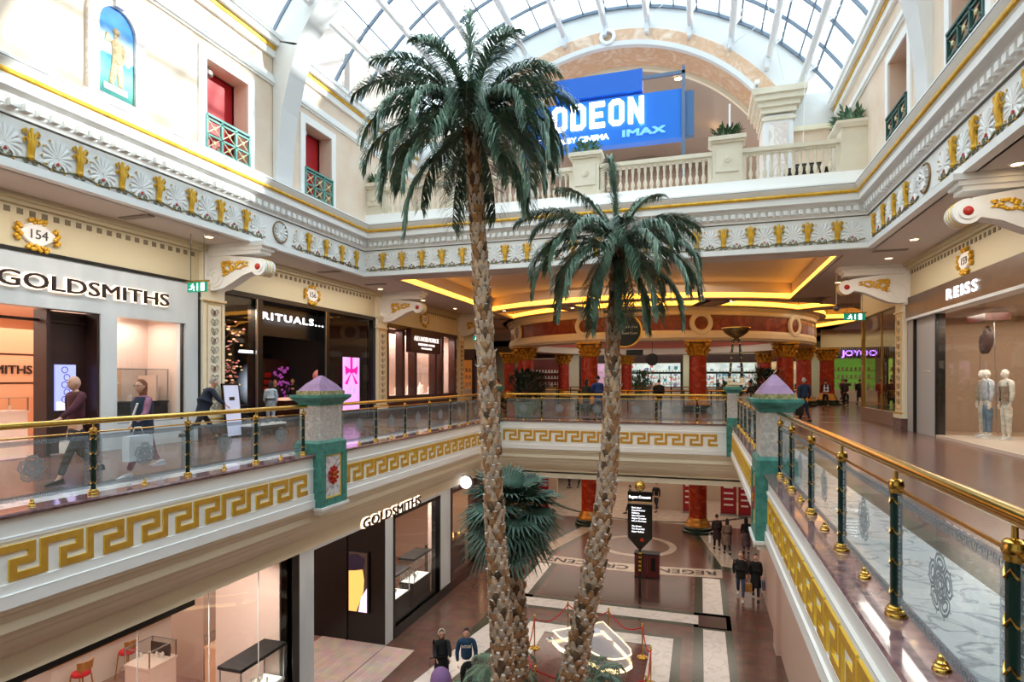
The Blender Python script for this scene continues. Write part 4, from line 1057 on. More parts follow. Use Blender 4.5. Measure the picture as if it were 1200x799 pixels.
# window display compartment
b = MB(); b.box(-15.3, -15.2, 10.9, 13.5, 0, 3.6).box(-15.3, -14, 13.4, 13.5, .3, 3.5).box(-15.3, -14, 10.8, 10.9, 0, 3.5); st(b.build('wall_display', 'pinkwall'), 'pale display compartment behind the upper jeweller window')
def showcase(X, w, d, h0, h1, m_, label, name='display_case', topm=None, bg=None, items=5, seed=1, cat='display case'):
    root = thing(name, label, cat, X); r_ = random.Random(seed)
    b = MB(); b.box(0, w, 0, d, 0, h0-.06).box(-.02, w+.02, -.02, d+.02, h0-.06, h0); b.build('plinth', m_, root)
    b = MB()
    for x in (0, w):
        for y in (0, d): b.box(x-.012, x+.012, y-.012, y+.012, h0, h1)
    b.box(-.015, w+.015, -.015, 0, h1-.02, h1).box(-.015, w+.015, d, d+.015, h1-.02, h1).box(-.015, 0, 0, d, h1-.02, h1).box(w, w+.015, 0, d, h1-.02, h1)
    b.build('case_frame', 'steel', root)
    MB().box(0, w, 0, d, h0, h1-.02).build('case_glass', 'glass', root)
    if topm: MB().box(-.04, w+.04, -.04, d+.04, h1, h1+.07).build('case_top', topm, root)
    if topm: MB().box(.03, w-.03, .03, d-.03, h0+.002, h0+.02).build('glow_tray', mat('glow_tray', (255, 244, 230), .4, emit=.9), root)  # tray made to glow so the inside of the case looks brighter
    if bg: MB().box(w*.1, w*.9, d*.85, d*.88, h0, h0+(h1-h0)*.8).build('back_board', bg, root)
    b = MB()
    for k in range(items):
        x, y = w*r_.uniform(.12, .88), d*r_.uniform(.15, .8); s_ = r_.uniform(.03, .06)
        b.lathe([(s_*1.1, h0), (s_*1.1, h0+.01), (s_*.5, h0+.02), (s_*.7, h0+s_*2.4), (s_*.3, h0+s_*3.2)], (x, y, 0), 8)
    b.build('jewellery_stand', 'mannq', root)
    return root
showcase(T(-15.15, 11.2, .5), .8, 2.1, .62, 1.5, 'dark', 'glass display case with peach flower board in the upper jeweller window', bg='blush', items=9)
root = thing('display_board', 'peach board with pale flower in the upper jeweller window', 'display board', FR('L', -15.05, 12.0, 1.2))
MB().box(-.42, .42, .0, .8, 0, .04).build('board', 'orangewall', root)
b = MB()
for k in range(14):
    a = 2*PI*k/14; b.tube([(.08*math.cos(a), .4+.08*math.sin(a), .05), (.3*math.cos(a), .4+.3*math.sin(a), .06)], .012, 4, .04)
b.build('flower', 'mannq', root)
for k in range(3):
    showcase(T(-17.6+k*.0, 6.2+k*1.75, 0), .7, 1.6, .9, 1.25, 'white', ['white jewellery counter at the left frame edge in the upper jeweller', 'white jewellery counter in the middle of the upper jeweller', 'white jewellery counter nearest the dark door panel'][k], 'jewellery_counter', items=8, seed=k, cat='counter')
root = thing('wall_sign', 'peach banded wall sign with dark letters inside the upper jeweller', 'sign', FR('L', -16.6, 0, 0))
MB().box(6.5, 11.45, 1.25, 3.0, -.1, 0).build('sign_panel', 'orangewall', root)
b = MB(); b.box(6.5, 11.45, 2.33, 2.37, 0, .01).box(6.5, 11.45, 1.6, 1.64, 0, .01); b.build('panel_groove', 'mahog', root)
text('GOLDSMITHS', .3, 'lettering', 'letterd', root, T(10.22, 1.86, .02), .02, .004, width=1.95)
MB().box(11.45, 11.6, .9, 3.1, -.2, .0).build('sign_edge', 'brownp', root)
# --- upper left: dark cosmetics shop
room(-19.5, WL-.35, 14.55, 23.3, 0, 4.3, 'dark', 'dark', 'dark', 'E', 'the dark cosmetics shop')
sf = thing('shop_front', 'black framed cosmetics shop front with lit white letters', 'shop front', FR('L', WL, 0, 0))
b = MB(); b.box(14.5, 23.4, 4.3, 4.45, -.2, .03).box(16.02, 16.3, 0, 4.3, -.35, .0).box(19.75, 20.0, 0, 4.3, -.35, .0).box(23.2, 23.42, 0, 4.3, -.2, .02).box(14.5, 14.6, 0, 4.3, -.2, .02).box(16.2, 19.8, 3.2, 4.3, -.5, -.42)
b.box(14.5, 16.1, 0, .12, -.2, .02).box(19.9, 23.3, 0, .12, -.2, .02); b.build('black_frame', 'black', sf)
MB().box(15.98, 16.03, 0, 4.3, -.02, .03).box(19.72, 19.76, 0, 4.3, -.02, .03).build('steel_edge', 'steel', sf)
MB().box(14.6, 16.02, .12, 4.3, -.09, -.08).build('window_pane', 'glass', sf); MB().box(20.0, 23.2, .12, 4.3, -.09, -.08).build('window_pane', 'glass', sf)
text('RITUALS...', .33, 'lettering', 'signw', sf, T(17.95, 3.70, -.02), .008, .006, width=3.35, space=1.2, label='lit white letters')
text('AMSTERDAM', .13, 'window_lettering', 'signw', sf, T(15.6, 2.55, -.06), .01, 0, width=.62)
# window display: blossom tree, gift boxes
root = thing('blossom_tree', 'pink and peach blossom tree in the left cosmetics window', 'decoration', T(-14.5, 15.4, .1))
b = MB(); b.tube([(0, 0, 0), (.1, -.1, 1.0), (-.05, .1, 1.9), (0, .2, 3.0)], .05, 6, .02)
r_ = random.Random(4); tips = []
for k in range(16):
    z = r_.uniform(.9, 3.2); a = r_.uniform(0, 6.3); L_ = r_.uniform(.3, .6); e = (L_*math.cos(a)*.7, L_*math.sin(a), z+r_.uniform(.0, .4)); b.tube([(0, .1, z-.1), e], .014, 4); tips.append(e)
b.build('branches', 'mahog', root)
f1 = MB(); f2 = MB()
for e in tips:
    for j in range(9): (f1 if j % 3 else f2).sphere((e[0]+r_.gauss(0, .13), e[1]+r_.gauss(0, .15), e[2]+r_.gauss(0, .13)), r_.uniform(.03, .06), 6, 4, (1, 1, .6))
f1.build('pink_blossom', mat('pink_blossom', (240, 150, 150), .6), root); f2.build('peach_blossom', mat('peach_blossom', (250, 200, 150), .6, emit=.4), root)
for k, (y, w_, h_, c_) in enumerate(((14.95, .5, .42, 'magenta'), (15.55, .45, .22, 'magenta'), (15.2, .2, .3, 'pale pink'))):
    root = thing('gift_box', '%s gift box %s in the left cosmetics window' % (c_, ('at the left, tallest', 'at the right, low', 'between the magenta boxes')[k]), 'gift box', T(-14.2+(.12 if k == 2 else 0), y, .9), 'gift boxes in the cosmetics window')
    mm = mat('magenta_box', (196, 40, 150), .5) if c_ == 'magenta' else mat('pale_pink_box', (236, 190, 200), .5)
    MB().box(-.15, .15, -w_/2, w_/2, 0, h_).build('box_body', mm, root); MB().box(-.16, .16, -.03, .03, 0, h_+.01).build('ribbon', 'gold', root)
root = thing('display_plinth', 'dark plinth under the gift boxes in the cosmetics window', 'plinth', T(-14.4, 15.3, 0)); MB().box(-.4, .45, -.7, .7, .02, .86).build('plinth_body', 'blackm', root); MB().box(-.42, .47, -.72, .72, .86, .9).build('plinth_top', 'brownp', root)
root = thing('display_tray', 'low white tray of shimmering decorations under the cosmetics window', 'display tray', T(-13.1, 15.55, 0))
MB().box(-.35, .35, -.75, .75, 0, .30).build('tray_base', 'blackm', root); MB().box(-.37, .37, -.77, .77, .30, .36).build('tray_rim', 'white', root)
b = MB(); r_ = random.Random(8)
for k in range(60): b.sphere((r_.uniform(-.32, .32), r_.uniform(-.7, .7), .38+r_.random()*.12), r_.uniform(.03, .06), 6, 4)
b.build('decorations', 'steel', root, True)
root = thing('a_frame_sign', 'white A-frame notice board standing before the cosmetics shop', 'sign', T(-13.15, 14.55, 0))
X = Matrix.Rotation(-.12, 4, 'Y')
b = MB(X); b.box(-.02, .02, -.3, .3, .05, 1.55); b.build('board', mat('lilac_white_board', (206, 210, 236), .5, emit=.2), root)
b = MB(X); b.box(-.03, -.015, -.33, .33, 0, 1.6).box(-.03, .03, .3, .33, 0, 1.6).box(-.03, .03, -.33, -.3, 0, 1.6).box(-.03, .03, -.33, .33, 1.55, 1.6); b.build('board_frame', 'black', root)
b = MB(X); b.box(.02, .03, -.1, .1, 1.1, 1.2).box(.02, .03, -.05, .1, .7, .78); b.build('board_print', 'letterd', root)
root = thing('cosmetics_counter', 'pale topped dark counter with testers inside the cosmetics shop', 'counter', T(-16.2, 21.2, 0))
MB().box(-.4, .5, -1.2, 1.6, 0, .88).build('counter_body', 'mahog', root); MB().box(-.45, .55, -1.25, 1.65, .88, .96).build('counter_top', mat('lit_counter', (240, 190, 160), .4, emit=.5), root)
cols = [(230, 220, 210), (40, 140, 130), (200, 30, 40), (230, 190, 80), (240, 230, 225)]
for k, c_ in enumerate(cols):
    o = MB().box(-.06, .06, -.07, .07, 0, .14+.1*(k == 0)).prism([(-.05, -.05), (.05, -.05), (.05, .05), (-.05, .05)], .14+.1*(k == 0), .18+.1*(k == 0)).build('tester_box', mat('tester_%d' % k, c_, .5))
    o.location = (-16.0, 21.3+.2*k, .96); tag(o, '%s tester box on the cosmetics counter' % ('tall cream', 'teal', 'red', 'yellow', 'white')[k], 'box', 'tester boxes on the cosmetics counter')
root = thing('digital_screen', 'lit pink digital screen with magenta bow in the right cosmetics window', 'screen', FR('L', -13.95, 0, 0))
MB().box(21.3, 22.75, .3, 2.72, -.1, 0).build('screen_frame', 'black', root); MB().box(21.4, 22.65, .45, 2.64, 0, .01).build('screen_face', mat('pink_screen', (222, 150, 226), .4, 0, (246, 206, 244), 1.2, emit=1.0), root)
b = MB()
for s in (-1, 1):
    b.poly([(22.02, 2.1, .02), (22.02+s*.5, 2.3, .02), (22.02+s*.42, 1.9, .02)]); b.poly([(22.02, 2.05, .02), (22.02+s*.5, 1.55, .02), (22.02+s*.3, 1.5, .02)])
b.box(21.94, 22.1, 2.1, 2.64, .01, .02); b.prism([(22.02+.15*math.cos(a), 2.08+.12*math.sin(a)) for a in [2*PI*k/10 for k in range(10)]], .015, .03)
b.build('bow_image', mat('magenta_screen', (214, 20, 140), .4, emit=1.0), root)
b = MB()
for x, y, r in ((21.65, 1.0, .14), (22.25, 1.25, .16), (22.4, .75, .1), (21.95, 1.35, .12)): b.prism([(x+r*.7*math.cos(a), y+r*math.sin(a)) for a in [2*PI*k/10 for k in range(10)]], .012, .018)
b.build('product_image', mat('violet_screen', (190, 160, 226), .4, emit=.9), root)
for k, (y, z, r) in enumerate(((20.75, 1.85, .27), (21.1, 1.55, .2), (20.6, 1.2, .15))):
    o = MB().sphere((0, 0, 0), r, 14, 10).tube([(0, 0, -r), (.02, .02, -r-.3)], .006, 4).build('balloon', mat('pink_balloon', (244, 150, 160), .3), None, True); o.location = (-14.6, y, z)
    tag(o, ['large pink balloon, highest, in the right cosmetics window', 'mid sized pink balloon below the largest', 'smallest and lowest pink balloon beside the screen'][k], 'balloon', 'pink balloons in the cosmetics window')
root = thing('wall_screen', 'soft glowing white spot screen at the back of the cosmetics shop', 'screen', FR('L', -18.9, 21.9, 1.5))
gm = bpy.data.materials.new('glow_screen'); gm.use_nodes = True; nt = gm.node_tree; bs = nt.nodes['Principled BSDF']; tc = nt.nodes.new('ShaderNodeTexCoord'); gr = nt.nodes.new('ShaderNodeTexGradient'); gr.gradient_type = 'SPHERICAL'
nt.links.new(tc.outputs['Object'], gr.inputs[0]); bs.inputs['Base Color'].default_value = rgb(20, 22, 30); bs.inputs['Emission Color'].default_value = rgb(210, 220, 240)
mm = nt.nodes.new('ShaderNodeMath'); mm.operation = 'POWER'; mm.inputs[1].default_value = 1.5; nt.links.new(gr.outputs['Fac'], mm.inputs[0]); nt.links.new(mm.outputs[0], bs.inputs['Emission Strength'])
MB().box(-1.4, 1.2, -.9, 1.3, 0, .02).build('screen_face', gm, root); MB().box(-1.46, 1.26, -.96, 1.36, -.06, 0).build('screen_frame', 'black', root)
MB().box(-2.4, -1.9, -1.4, 2.0, -.1, .05).build('lit_side_panel', mat('warm_strip', (226, 168, 120), .5, emit=.7), root)
root = thing('product_shelf', 'shelf unit with red and violet products deep in the cosmetics shop', 'shelf', FR('L', -17.6, 21.6, .0))
MB().box(-1.0, 1.2, 0, 2.6, -.4, 0).build('shelf_body', 'brownp', root)
for c_, xs in (('rose', -.5), ('redfab', -.3)):
    b = MB(); [b.box(xs+.03*j, xs+.02+.03*j, 1.2+.3*(j % 3), 1.4+.3*(j % 3), 0, .08) for j in range(6)]; b.build('red_products', c_, root)
b = MB(); r_ = random.Random(3)
for j in range(60): x, y = r_.uniform(.1, 1.1), r_.uniform(.6, 2.2); b.box(x, x+.07, y, y+.09, 0, .07)
b.build('violet_products', mat('violet_products', (170, 80, 170), .5, emit=.3), root)
# --- upper left: jeweller with red brown frame
room(-17, WL-.5, 24.4, 32.6, 0, 4.3, 'pinkwall', 'dark', 'pinkwall', 'E', 'the far left jeweller')
sf = thing('shop_front', 'red brown framed jeweller window with small white lettering, far left', 'shop front', FR('L', WL, 0, 0))
b = MB(); b.box(24.3, 32.7, 4.1, 4.3, -.3, .04).box(24.3, 32.7, 0, .95, -.4, .04)
for x in (24.35, 25.9, 27.2, 29.6, 30.5, 32.3): b.box(x, x+.26, .9, 4.2, -.35, .02)
b.build('frame', 'mahog', sf)
MB().box(26.3, 29.7, 3.05, 4.22, 0, .3).build('sign_box', mat('red_brown_sign', (64, 24, 18), .4), sf)
text('ALEXANDER MONROE', .32, 'lettering', 'signs', sf, T(28.0, 3.64, .31), .01, .004, width=2.9)
text('FINE JEWELLERY & WATCHES', .15, 'small_lettering', 'signs', sf, T(28.0, 3.42, .31), .01, .001, width=1.9)
text('MANCHESTER', .12, 'small_lettering', 'signs', sf, T(28.0, 3.24, .31), .01, .001, width=1.2)
b = MB(); b.box(24.8, 32.3, .95, 4.1, -.2, -.19); b.build('window_pane', 'glass', sf)
for k in range(6):
    x = 25.2+k*1.25
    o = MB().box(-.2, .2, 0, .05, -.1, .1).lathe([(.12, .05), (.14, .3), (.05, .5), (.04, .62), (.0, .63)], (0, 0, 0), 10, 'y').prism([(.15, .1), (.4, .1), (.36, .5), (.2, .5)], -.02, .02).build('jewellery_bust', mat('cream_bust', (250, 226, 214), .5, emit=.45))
    o.matrix_world = FR('L', WL-.55, x, .95); tag(o, 'cream jewellery bust in the far left jeweller window', 'jewellery stand', 'jewellery busts in the far left jeweller window')
root = thing('window_backdrop', 'pleated pale pink backdrop of the far left jeweller window', 'curtain', FR('L', WL-1.1, 0, 0))
b = MB(); xs = [24.5+k*.12 for k in range(67)]
for i in range(66): b.quad((xs[i], .95, .03*(i % 2)), (xs[i+1], .95, .03*((i+1) % 2)), (xs[i+1], 4.0, .03*((i+1) % 2)), (xs[i], 4.0, .03*(i % 2)))
b.build('backdrop_cloth', 'blush', root); MB().box(24.5, 32.4, .85, .95, -.02, 1.0).build('display_shelf', 'mannq', root)
# --- upper right: fashion shop
room(WR+.35, 13, 13.0, 23.1, 0, 3.75, mat('fashion_wall', (170, 146, 126), .6), mat('fashion_floor', (190, 164, 140), .3, 0, (176, 150, 126), 2), mat('fashion_ceiling', (176, 158, 142), .6), 'W', 'the fashion shop')
sf = thing('shop_front', 'brown fascia fashion shop front with lit white letters', 'shop front', FR('R', WR, 0, 0))
MB().box(-23.1, -12, 3.74, 4.42, -.3, .08).build('brown_fascia', mat('bronze_fascia', (96, 76, 64), .35, .2, (82, 64, 54), 2), sf)
MB().box(-23.1, -12, 3.66, 3.74, -.3, .1).build('fascia_trim', 'shopmarble', sf)
text('REISS', .40, 'lettering', 'signw', sf, T(-18.6, 3.93, .1), .01, .007, width=1.95, space=1.25, label='lit white letters')
b = MB(); b.box(-23.1, -22.55, 0, 3.66, -.3, .02); b.box(-22.5, -20.7, 0, 3.66, -.2, -.06); b.build('grey_jamb', mat('grey_jamb', (176, 176, 178), .5), sf)
MB().box(-22.56, -22.5, 0, 3.66, -.4, .03).box(-20.74, -20.68, 0, 3.66, -.25, .0).build('jamb_line', 'black', sf)
MB().box(-20.66, -13, .08, 3.6, -.05, -.04).build('window_pane', 'glass', sf)
text('MEN', .14, 'small_lettering', 'mannq', sf, T(-21.5, 1.9, -.05), .01, 0, width=.5)
b = MB(); b.box(-20.66, -12, 0, .08, -2.6, .0); b.build('window_platform', mat('window_floor', (208, 190, 174), .35), sf)
root = thing('hanging_display', 'dark hanging display frame with chains in the fashion window', 'display', T(WR+1.2, 20.4, 2.1))
b = MB(); b.box(-.3, .3, -.6, .6, 1.25, 1.45); b.build('top_bar', 'mahog', root); b = MB(); b.tube([(0, -.55, -1.9), (0, -.35, 1.3)], .012, 5).tube([(0, .55, -1.9), (0, .5, 1.3)], .012, 5); b.build('chain', 'steel', root)
b = MB(); [b.sphere((0, .1+.2*math.sin(k*2), .6+.1*(k % 4)), .2, 8, 6, (.5, 1, 1.3)) for k in range(6)]; b.build('smoked_drape', mat('smoky_plum', (84, 66, 66), .4), root, True)
root = thing('wall_picture', 'framed landscape picture on the back wall of the fashion shop', 'picture', T(12.0, 0, 0))
b = MB(FR('R', 0, 22.2, 0)); b.box(0, 2.6, 1.9, 3.0, 0, .04); b.build('picture_frame', 'mannq', root); b = MB(FR('R', 0, 22.2, 0)); b.box(.08, 2.52, 1.98, 2.92, .04, .05); b.build('picture_print', mat('brown_print', (120, 92, 74), .5, 0, (170, 140, 112), 3), root)
root = thing('partition_panel', 'tall dark ribbed panel inside the fashion shop', 'panel', T(10.4, 18.9, 0))
b = MB(); [b.box(-.06, .06, -.7+k*.1, -.62+k*.1, 0, 3.3) for k in range(14)]; b.box(-.04, .04, -.7, .7, 0, 3.3); b.build('panel_body', 'blackm', root)
root = thing('clothes_rail', 'rail of dark clothes behind the three mannequins', 'clothes rail', T(9.2, 20.2, 0))
b = MB(); b.tube([(0, -.9, 0), (0, -.9, 1.5), (0, .9, 1.5), (0, .9, 0)], .02, 6); b.build('rail_frame', 'steel', root)
for k in range(9):
    b = MB(); y = -.75+k*.18; b.loft([[(a*w_, y+c_*.05, z) for a, c_ in ((-1, -1), (1, -1), (1, 1), (-1, 1))] for w_, z in ((.25, .55), (.24, 1.1), (.22, 1.35), (.05, 1.47))]); b.build('hanging_garment', 'blackm' if k % 2 else 'mahog', root)
root = thing('fire_extinguisher_stand', 'pair of metal extinguishers on a stand at the right edge of fashion window', 'extinguisher', T(8.3, 18.75, 0))
for k in (-1, 1):
    MB().lathe([(.02, 0), (.09, .02), (.09, .5), (.05, .6), (.03, .68)], (0, k*.14, .1), 12).build('cylinder', 'steel', root, True); MB().box(-.05, .08, k*.14-.02, k*.14+.02, .78, .84).build('valve', 'black', root)
# right wall beyond the end pilaster: glazed shop set back
b = MB(); b.box(WR+.1, 24, 24.3, 24.5, 0, ZC); b.box(12.5, 12.7, 24.5, 44, 0, ZC); st(b.build('wall_right_far', 'cream2'), 'cream side walls beyond the right pilaster')
sf = thing('shop_front', 'reflective glazed corner shop front beyond the right pilaster', 'shop front', FR('R', WR+.25, 0, 0))
MB().box(-30, -24.6, .5, 4.4, -.03, -.02).build('window_pane', 'glass', sf); MB().box(-30, -24.6, 0, .5, -.1, .1).build('stall_riser', mat('beige_riser', (150, 124, 112), .3), sf); MB().box(-30, -24.6, 4.4, ZC, -.1, .1).build('header', 'cream2', sf)
MB().box(-30.1, -29.9, .0, 4.4, -.06, .06).box(-27.3, -27.24, .5, 4.4, -.06, .0).build('frame', 'brassd', sf)
root = thing('display_screen', 'lit blue white display inside the reflective corner shop', 'screen', T(9.3, 29.5, .9)); b = MB(); b.box(-.3, .3, 0, .1, 0, 1.9); b.build('screen_face', mat('blue_white_screen', (190, 200, 250), .4, emit=1.2), root); MB().box(-.36, .36, .1, .16, -.9, 1.96).build('screen_frame', 'blackm', root)
# --- lower left jeweller
room(-20, LWL-.3, 3, 25, ZL, -2.25, mat('rosy_wall', (214, 180, 162), .6), tiled('rosy_shop_floor', (158, 118, 104), (146, 108, 96), (120, 88, 80), .9, .9, .25, .004), 'pinkwall', 'E', 'the lower jeweller')
st(MB().box(-11.5, LWL+.02, 12.93, 16.5, ZL+.02, ZL+.03).box(LWL, LWL+1.0, 12.93, 16.5, ZL+.0, ZL+.008).build('floor', 'blushfloor'), 'pale plank threshold of the lower jeweller')
sf = thing('shop_front', 'pale marble lower jeweller shop front below the left railing', 'shop front', FR('L', LWL, 0, 0))
b = holes(MB(), [(3.5, 12.07, ZL+.3, -2.36), (12.93, 16.54, ZL, -2.58), (17.06, 20.56, ZL+.34, -2.62)], 3, 21.6, ZL, -2.3, -.3, .0); b.build('marble_facade', 'shopmarble', sf)
b = MB(); b.box(12.07, 12.32, ZL, -2.4, -.32, .03).box(3.5, 9.2, -2.62, -2.34, -.3, .0).box(3.5, 12.1, ZL, ZL+.3, -.3, .03)  # upper black strip stands in for the dark interior below the cornice
for x in (17.02, 20.5): b.box(x, x+.09, ZL, -2.6, -.3, .03)
b.box(17.02, 20.6, -2.7, -2.6, -.3, .03).box(17.02, 21.6, ZL, ZL+.34, -.3, .04); b.build('black_frame', 'black', sf)
MB().box(3.5, 12.07, ZL+.3, -2.46, -.06, -.05).build('window_pane', 'glass', sf); MB().box(17.1, 20.5, ZL+.34, -2.7, -.06, -.05).build('window_pane', 'glass', sf)
[MB().box(x, x+.012, ZL+.3, -2.36, -.065, -.045).build('pane_joint', 'white', sf) for x in (8.0, 9.6, 11.0)]
text('GOLDSMITHS', .40, 'lettering', 'letterd', sf, T(16.95, -2.56, .09), .03, .004, width=3.7); text('GOLDSMITHS', .40, 'letter_glow', 'halo', sf, T(16.95, -2.56, .03), .01, .022, width=3.78)
b = MB(); b.box(-12.2, LWL-.02, 16.5, 16.62, ZL, -2.55).box(-10.62, -10.58, 16.46, 16.5, ZL, -2.55)
root = st(b.build('wall_jamb', 'black'), 'black entrance wall of the lower jeweller')
root = thing('digital_screen', 'portrait screen on the black entrance wall of the lower jeweller', 'screen', T(-10.15, 16.45, -4.55))
MB().box(-.36, .36, -.03, .04, -1.0, .92).build('screen_frame', 'black', root)
MB().box(-.32, .32, -.05, -.03, -.95, .88).build('screen_face', mat('screen_dark', (60, 46, 40), .4, emit=.5), root)
b = MB(); b.prism([(-.32, -.95), (-.05, -.95), (.2, -.3), (.22, .05), (.16, .42), (-.05, .5), (-.32, .5)], -.056, -.05, 'xz'); b.build('portrait_skin', mat('screen_skin', (222, 172, 90), .4, emit=.9), root)
b = MB(); b.prism([(-.32, .3), (-.12, .32), (.2, .38), (.26, .7), (0, .84), (-.32, .8)], -.062, -.056, 'xz'); b.build('portrait_hair', mat('screen_hair', (36, 28, 50), .4, emit=.2), root)
b = MB(); b.prism([(.32, -.95), (.02, -.95), (.12, -.5), (.32, -.2)], -.062, -.056, 'xz'); b.build('portrait_shirt', mat('screen_shirt', (220, 206, 236), .4, emit=.9), root)
st(MB().box(-14.0, -12.9, 13.1, 14.2, ZL, -2.3).build('column', mat('blush_column', (200, 172, 156), .4)), 'square blush column inside the lower jeweller')
b = MB(); b.box(-11.5, LWL-.35, 12.07, 12.3, ZL, -2.3).box(-9.75, LWL-.3, 20.6, 20.8, ZL, -2.55).box(-11.6, -11.5, 17.2, 21.0, ZL, -2.55).box(-14, -11.6, 20.9, 21.1, ZL, -2.55)
st(b.build('wall_partition', 'pinkwall'), 'blush partition walls and column in the lower jeweller')
showcase(T(-9.98, 10.6, ZL), .55, 1.4, 1.15, 1.9, 'white', 'dark topped lit jewellery case in the near lower window', topm='blackm', items=16, seed=3)
showcase(T(-13.9, 11.6, ZL), .8, .8, 1.0, 1.4, 'pinkwall', 'square blush plinth case with dark blue watch board, lower shop', bg='letterd', items=4, seed=5)
showcase(T(-12.5, 12.75, ZL), .7, .95, 1.15, 1.45, 'orangewall', 'tiered platform case behind the near lower partition', topm=None, bg='letterd', items=3, seed=6)
showcase(T(-10.05, 18.95, ZL), .55, 1.3, 1.1, 1.9, 'dark', 'dark topped lit case, right one in the far lower window', topm='blackm', items=14, seed=7)
showcase(T(-10.05, 17.2, ZL), .55, 1.4, 1.0, 1.75, 'dark', 'dark topped lit case, left one in the far lower window', topm='blackm', items=12, seed=8)
root = thing('low_cabinet', 'low dark topped cabinet left of the lit jewellery case', 'cabinet', T(-11.3, 10.7, ZL)); MB().box(0, .9, 0, .9, 0, .75).build('cabinet_body', 'letterd', root); MB().box(-.03, .93, -.03, .93, .75, .8).build('cabinet_top', 'blackm', root)
root = thing('bar_counter', 'long blush bar counter with light wooden top, lower shop', 'counter', T(-15.9, 12.9, ZL))
MB().box(-.45, .42, -2.0, 2.4, 0, 1.02).build('counter_body', 'mannq', root); MB().box(-.5, .55, -2.15, 2.5, 1.02, 1.12).build('counter_top', 'wood', root)
for k, yy in enumerate((-.9, .9)): o = MB().box(-.28, .3, -.3, .3, 0, .02).box(-.26, .28, -.28, .28, .02, .028).build('desk_mat', 'letterd'); o.location = (-15.9, 12.9+yy, ZL+1.12); tag(o, ['dark leather mat on the near end of the bar top', 'dark leather mat on the far end of the bar top'][k], 'mat', 'leather mats on the bar')
def stool(X, label):
    root = thing('bar_stool', label, 'stool', X, 'bar stools at the jeweller bar')
    b = MB(); b.lathe([(.02, .70), (.2, .71), (.22, .75), (.2, .79), (.02, .80)], n=16); b.build('seat', 'redfab', root, True)
    for sx in (-1, 1):
        for sy_ in (-1, 1): MB().tube([(sx*.15, sy_*.15, .72), (sx*.21, sy_*.21, 0)], .02, 6, .014).build('leg', 'wood', root, True)
    b = MB(); b.tube([(.19*math.cos(a), .19*math.sin(a), .28) for a in [2*PI*k/16 for k in range(17)]], .01, 5); b.build('foot_ring', 'wood', root)
    b = MB(); R = []
    for k in range(9):
        a = -1.0+2.0*k/8; R.append([(r*math.cos(a), r*math.sin(a), z) for r, z in ((.22, .88), (.25, .88), (.27, 1.1), (.24, 1.1))])
    b.loft(R); b.build('backrest', 'wood', root, True)
    for s in (-.7, .7): MB().tube([(.18*math.cos(s), .18*math.sin(s), .74), (.24*math.cos(s), .24*math.sin(s), .95)], .014, 5).build('back_post', 'wood', root, True)
stool(T(-15.0, 11.3, ZL), 'wooden bar stool with red seat, nearer of the two'); stool(T(-15.0, 12.6, ZL), 'wooden bar stool with red seat, farther of the two')
# next lower shops
sf = thing('shop_front', 'dark wood jeweller window next to the far lower window', 'shop front', FR('L', LWL, 0, 0))
b = MB(); b.box(21.6, 26.2, -2.75, -2.3, -.3, .02).box(21.6, 26.2, ZL, ZL+.35, -.3, .04)
for x in (21.6, 24.2, 26.0): b.box(x, x+.14, ZL, -2.4, -.3, .03)
b.box(24.3, 24.75, ZL, -2.4, -.2, .05); b.build('frame', 'mahog', sf); MB().box(21.7, 24.2, ZL+.35, -2.7, -.06, -.05).build('window_pane', 'glass', sf); MB().box(24.8, 26, ZL+.35, -2.7, -.06, -.05).build('window_pane', 'glass', sf)
MB().box(21.8, 24.1, ZL+.35, ZL+1.6, -1.2, -.4).build('window_bench', 'mahog', sf)
b = MB(); [b.sphere((21.9+.22*k, ZL+1.66, -.6-.1*(k % 3)), .06, 6, 4) for k in range(10)]; b.build('jewellery', mat('lit_gold', (255, 200, 110), .4, emit=1.0), sf)
room(-14, LWL-.3, 25.2, 33, ZL, -2.55, mat('orange_room', (196, 120, 66), .6), None, None, 'E', 'the warm lower shop')
root = thing('wall_clock', 'round white lit clock hanging below the left cornice', 'clock', FR('B', -9.0, 22.6, -2.42))
MB().lathe([(.26, 0), (.26, .06)], (0, 0, 0), 24).build('clock_face', mat('lit_clock', (250, 246, 240), .4, emit=1.2), root); MB().lathe([(.26, -.04), (.29, -.04), (.29, .08), (.26, .08), (.26, -.04)], (0, 0, 0), 24).build('clock_rim', 'steel', root)
MB().strip([(0, 0), (0, .16)], .02, .065, .075).strip([(0, 0), (.1, 0)], .02, .065, .075).build('hands', 'black', root)
# lower right side wall with plain piers
b = MB(); b.box(LWR, LWR+.3, Y0, YB+2, ZL, -2.3); b.box(LWR-.14, LWR, 12.6, 13.3, ZL, -2.3).box(LWR-.14, LWR, 19.4, 20.1, ZL, -2.3).box(LWR-.2, LWR, 19.3, 20.2, -3.4, -3.1); st(b.build('wall_lower_right', mat('pink_cream_wall', (206, 178, 164), .4)), 'pink cream wall under the right cornice')
b = MB(); b.box(-20, LWL, Y0, 2.9, ZL, -2.3); st(b.build('wall_lower_left', 'cream2'), 'plain lower left wall')
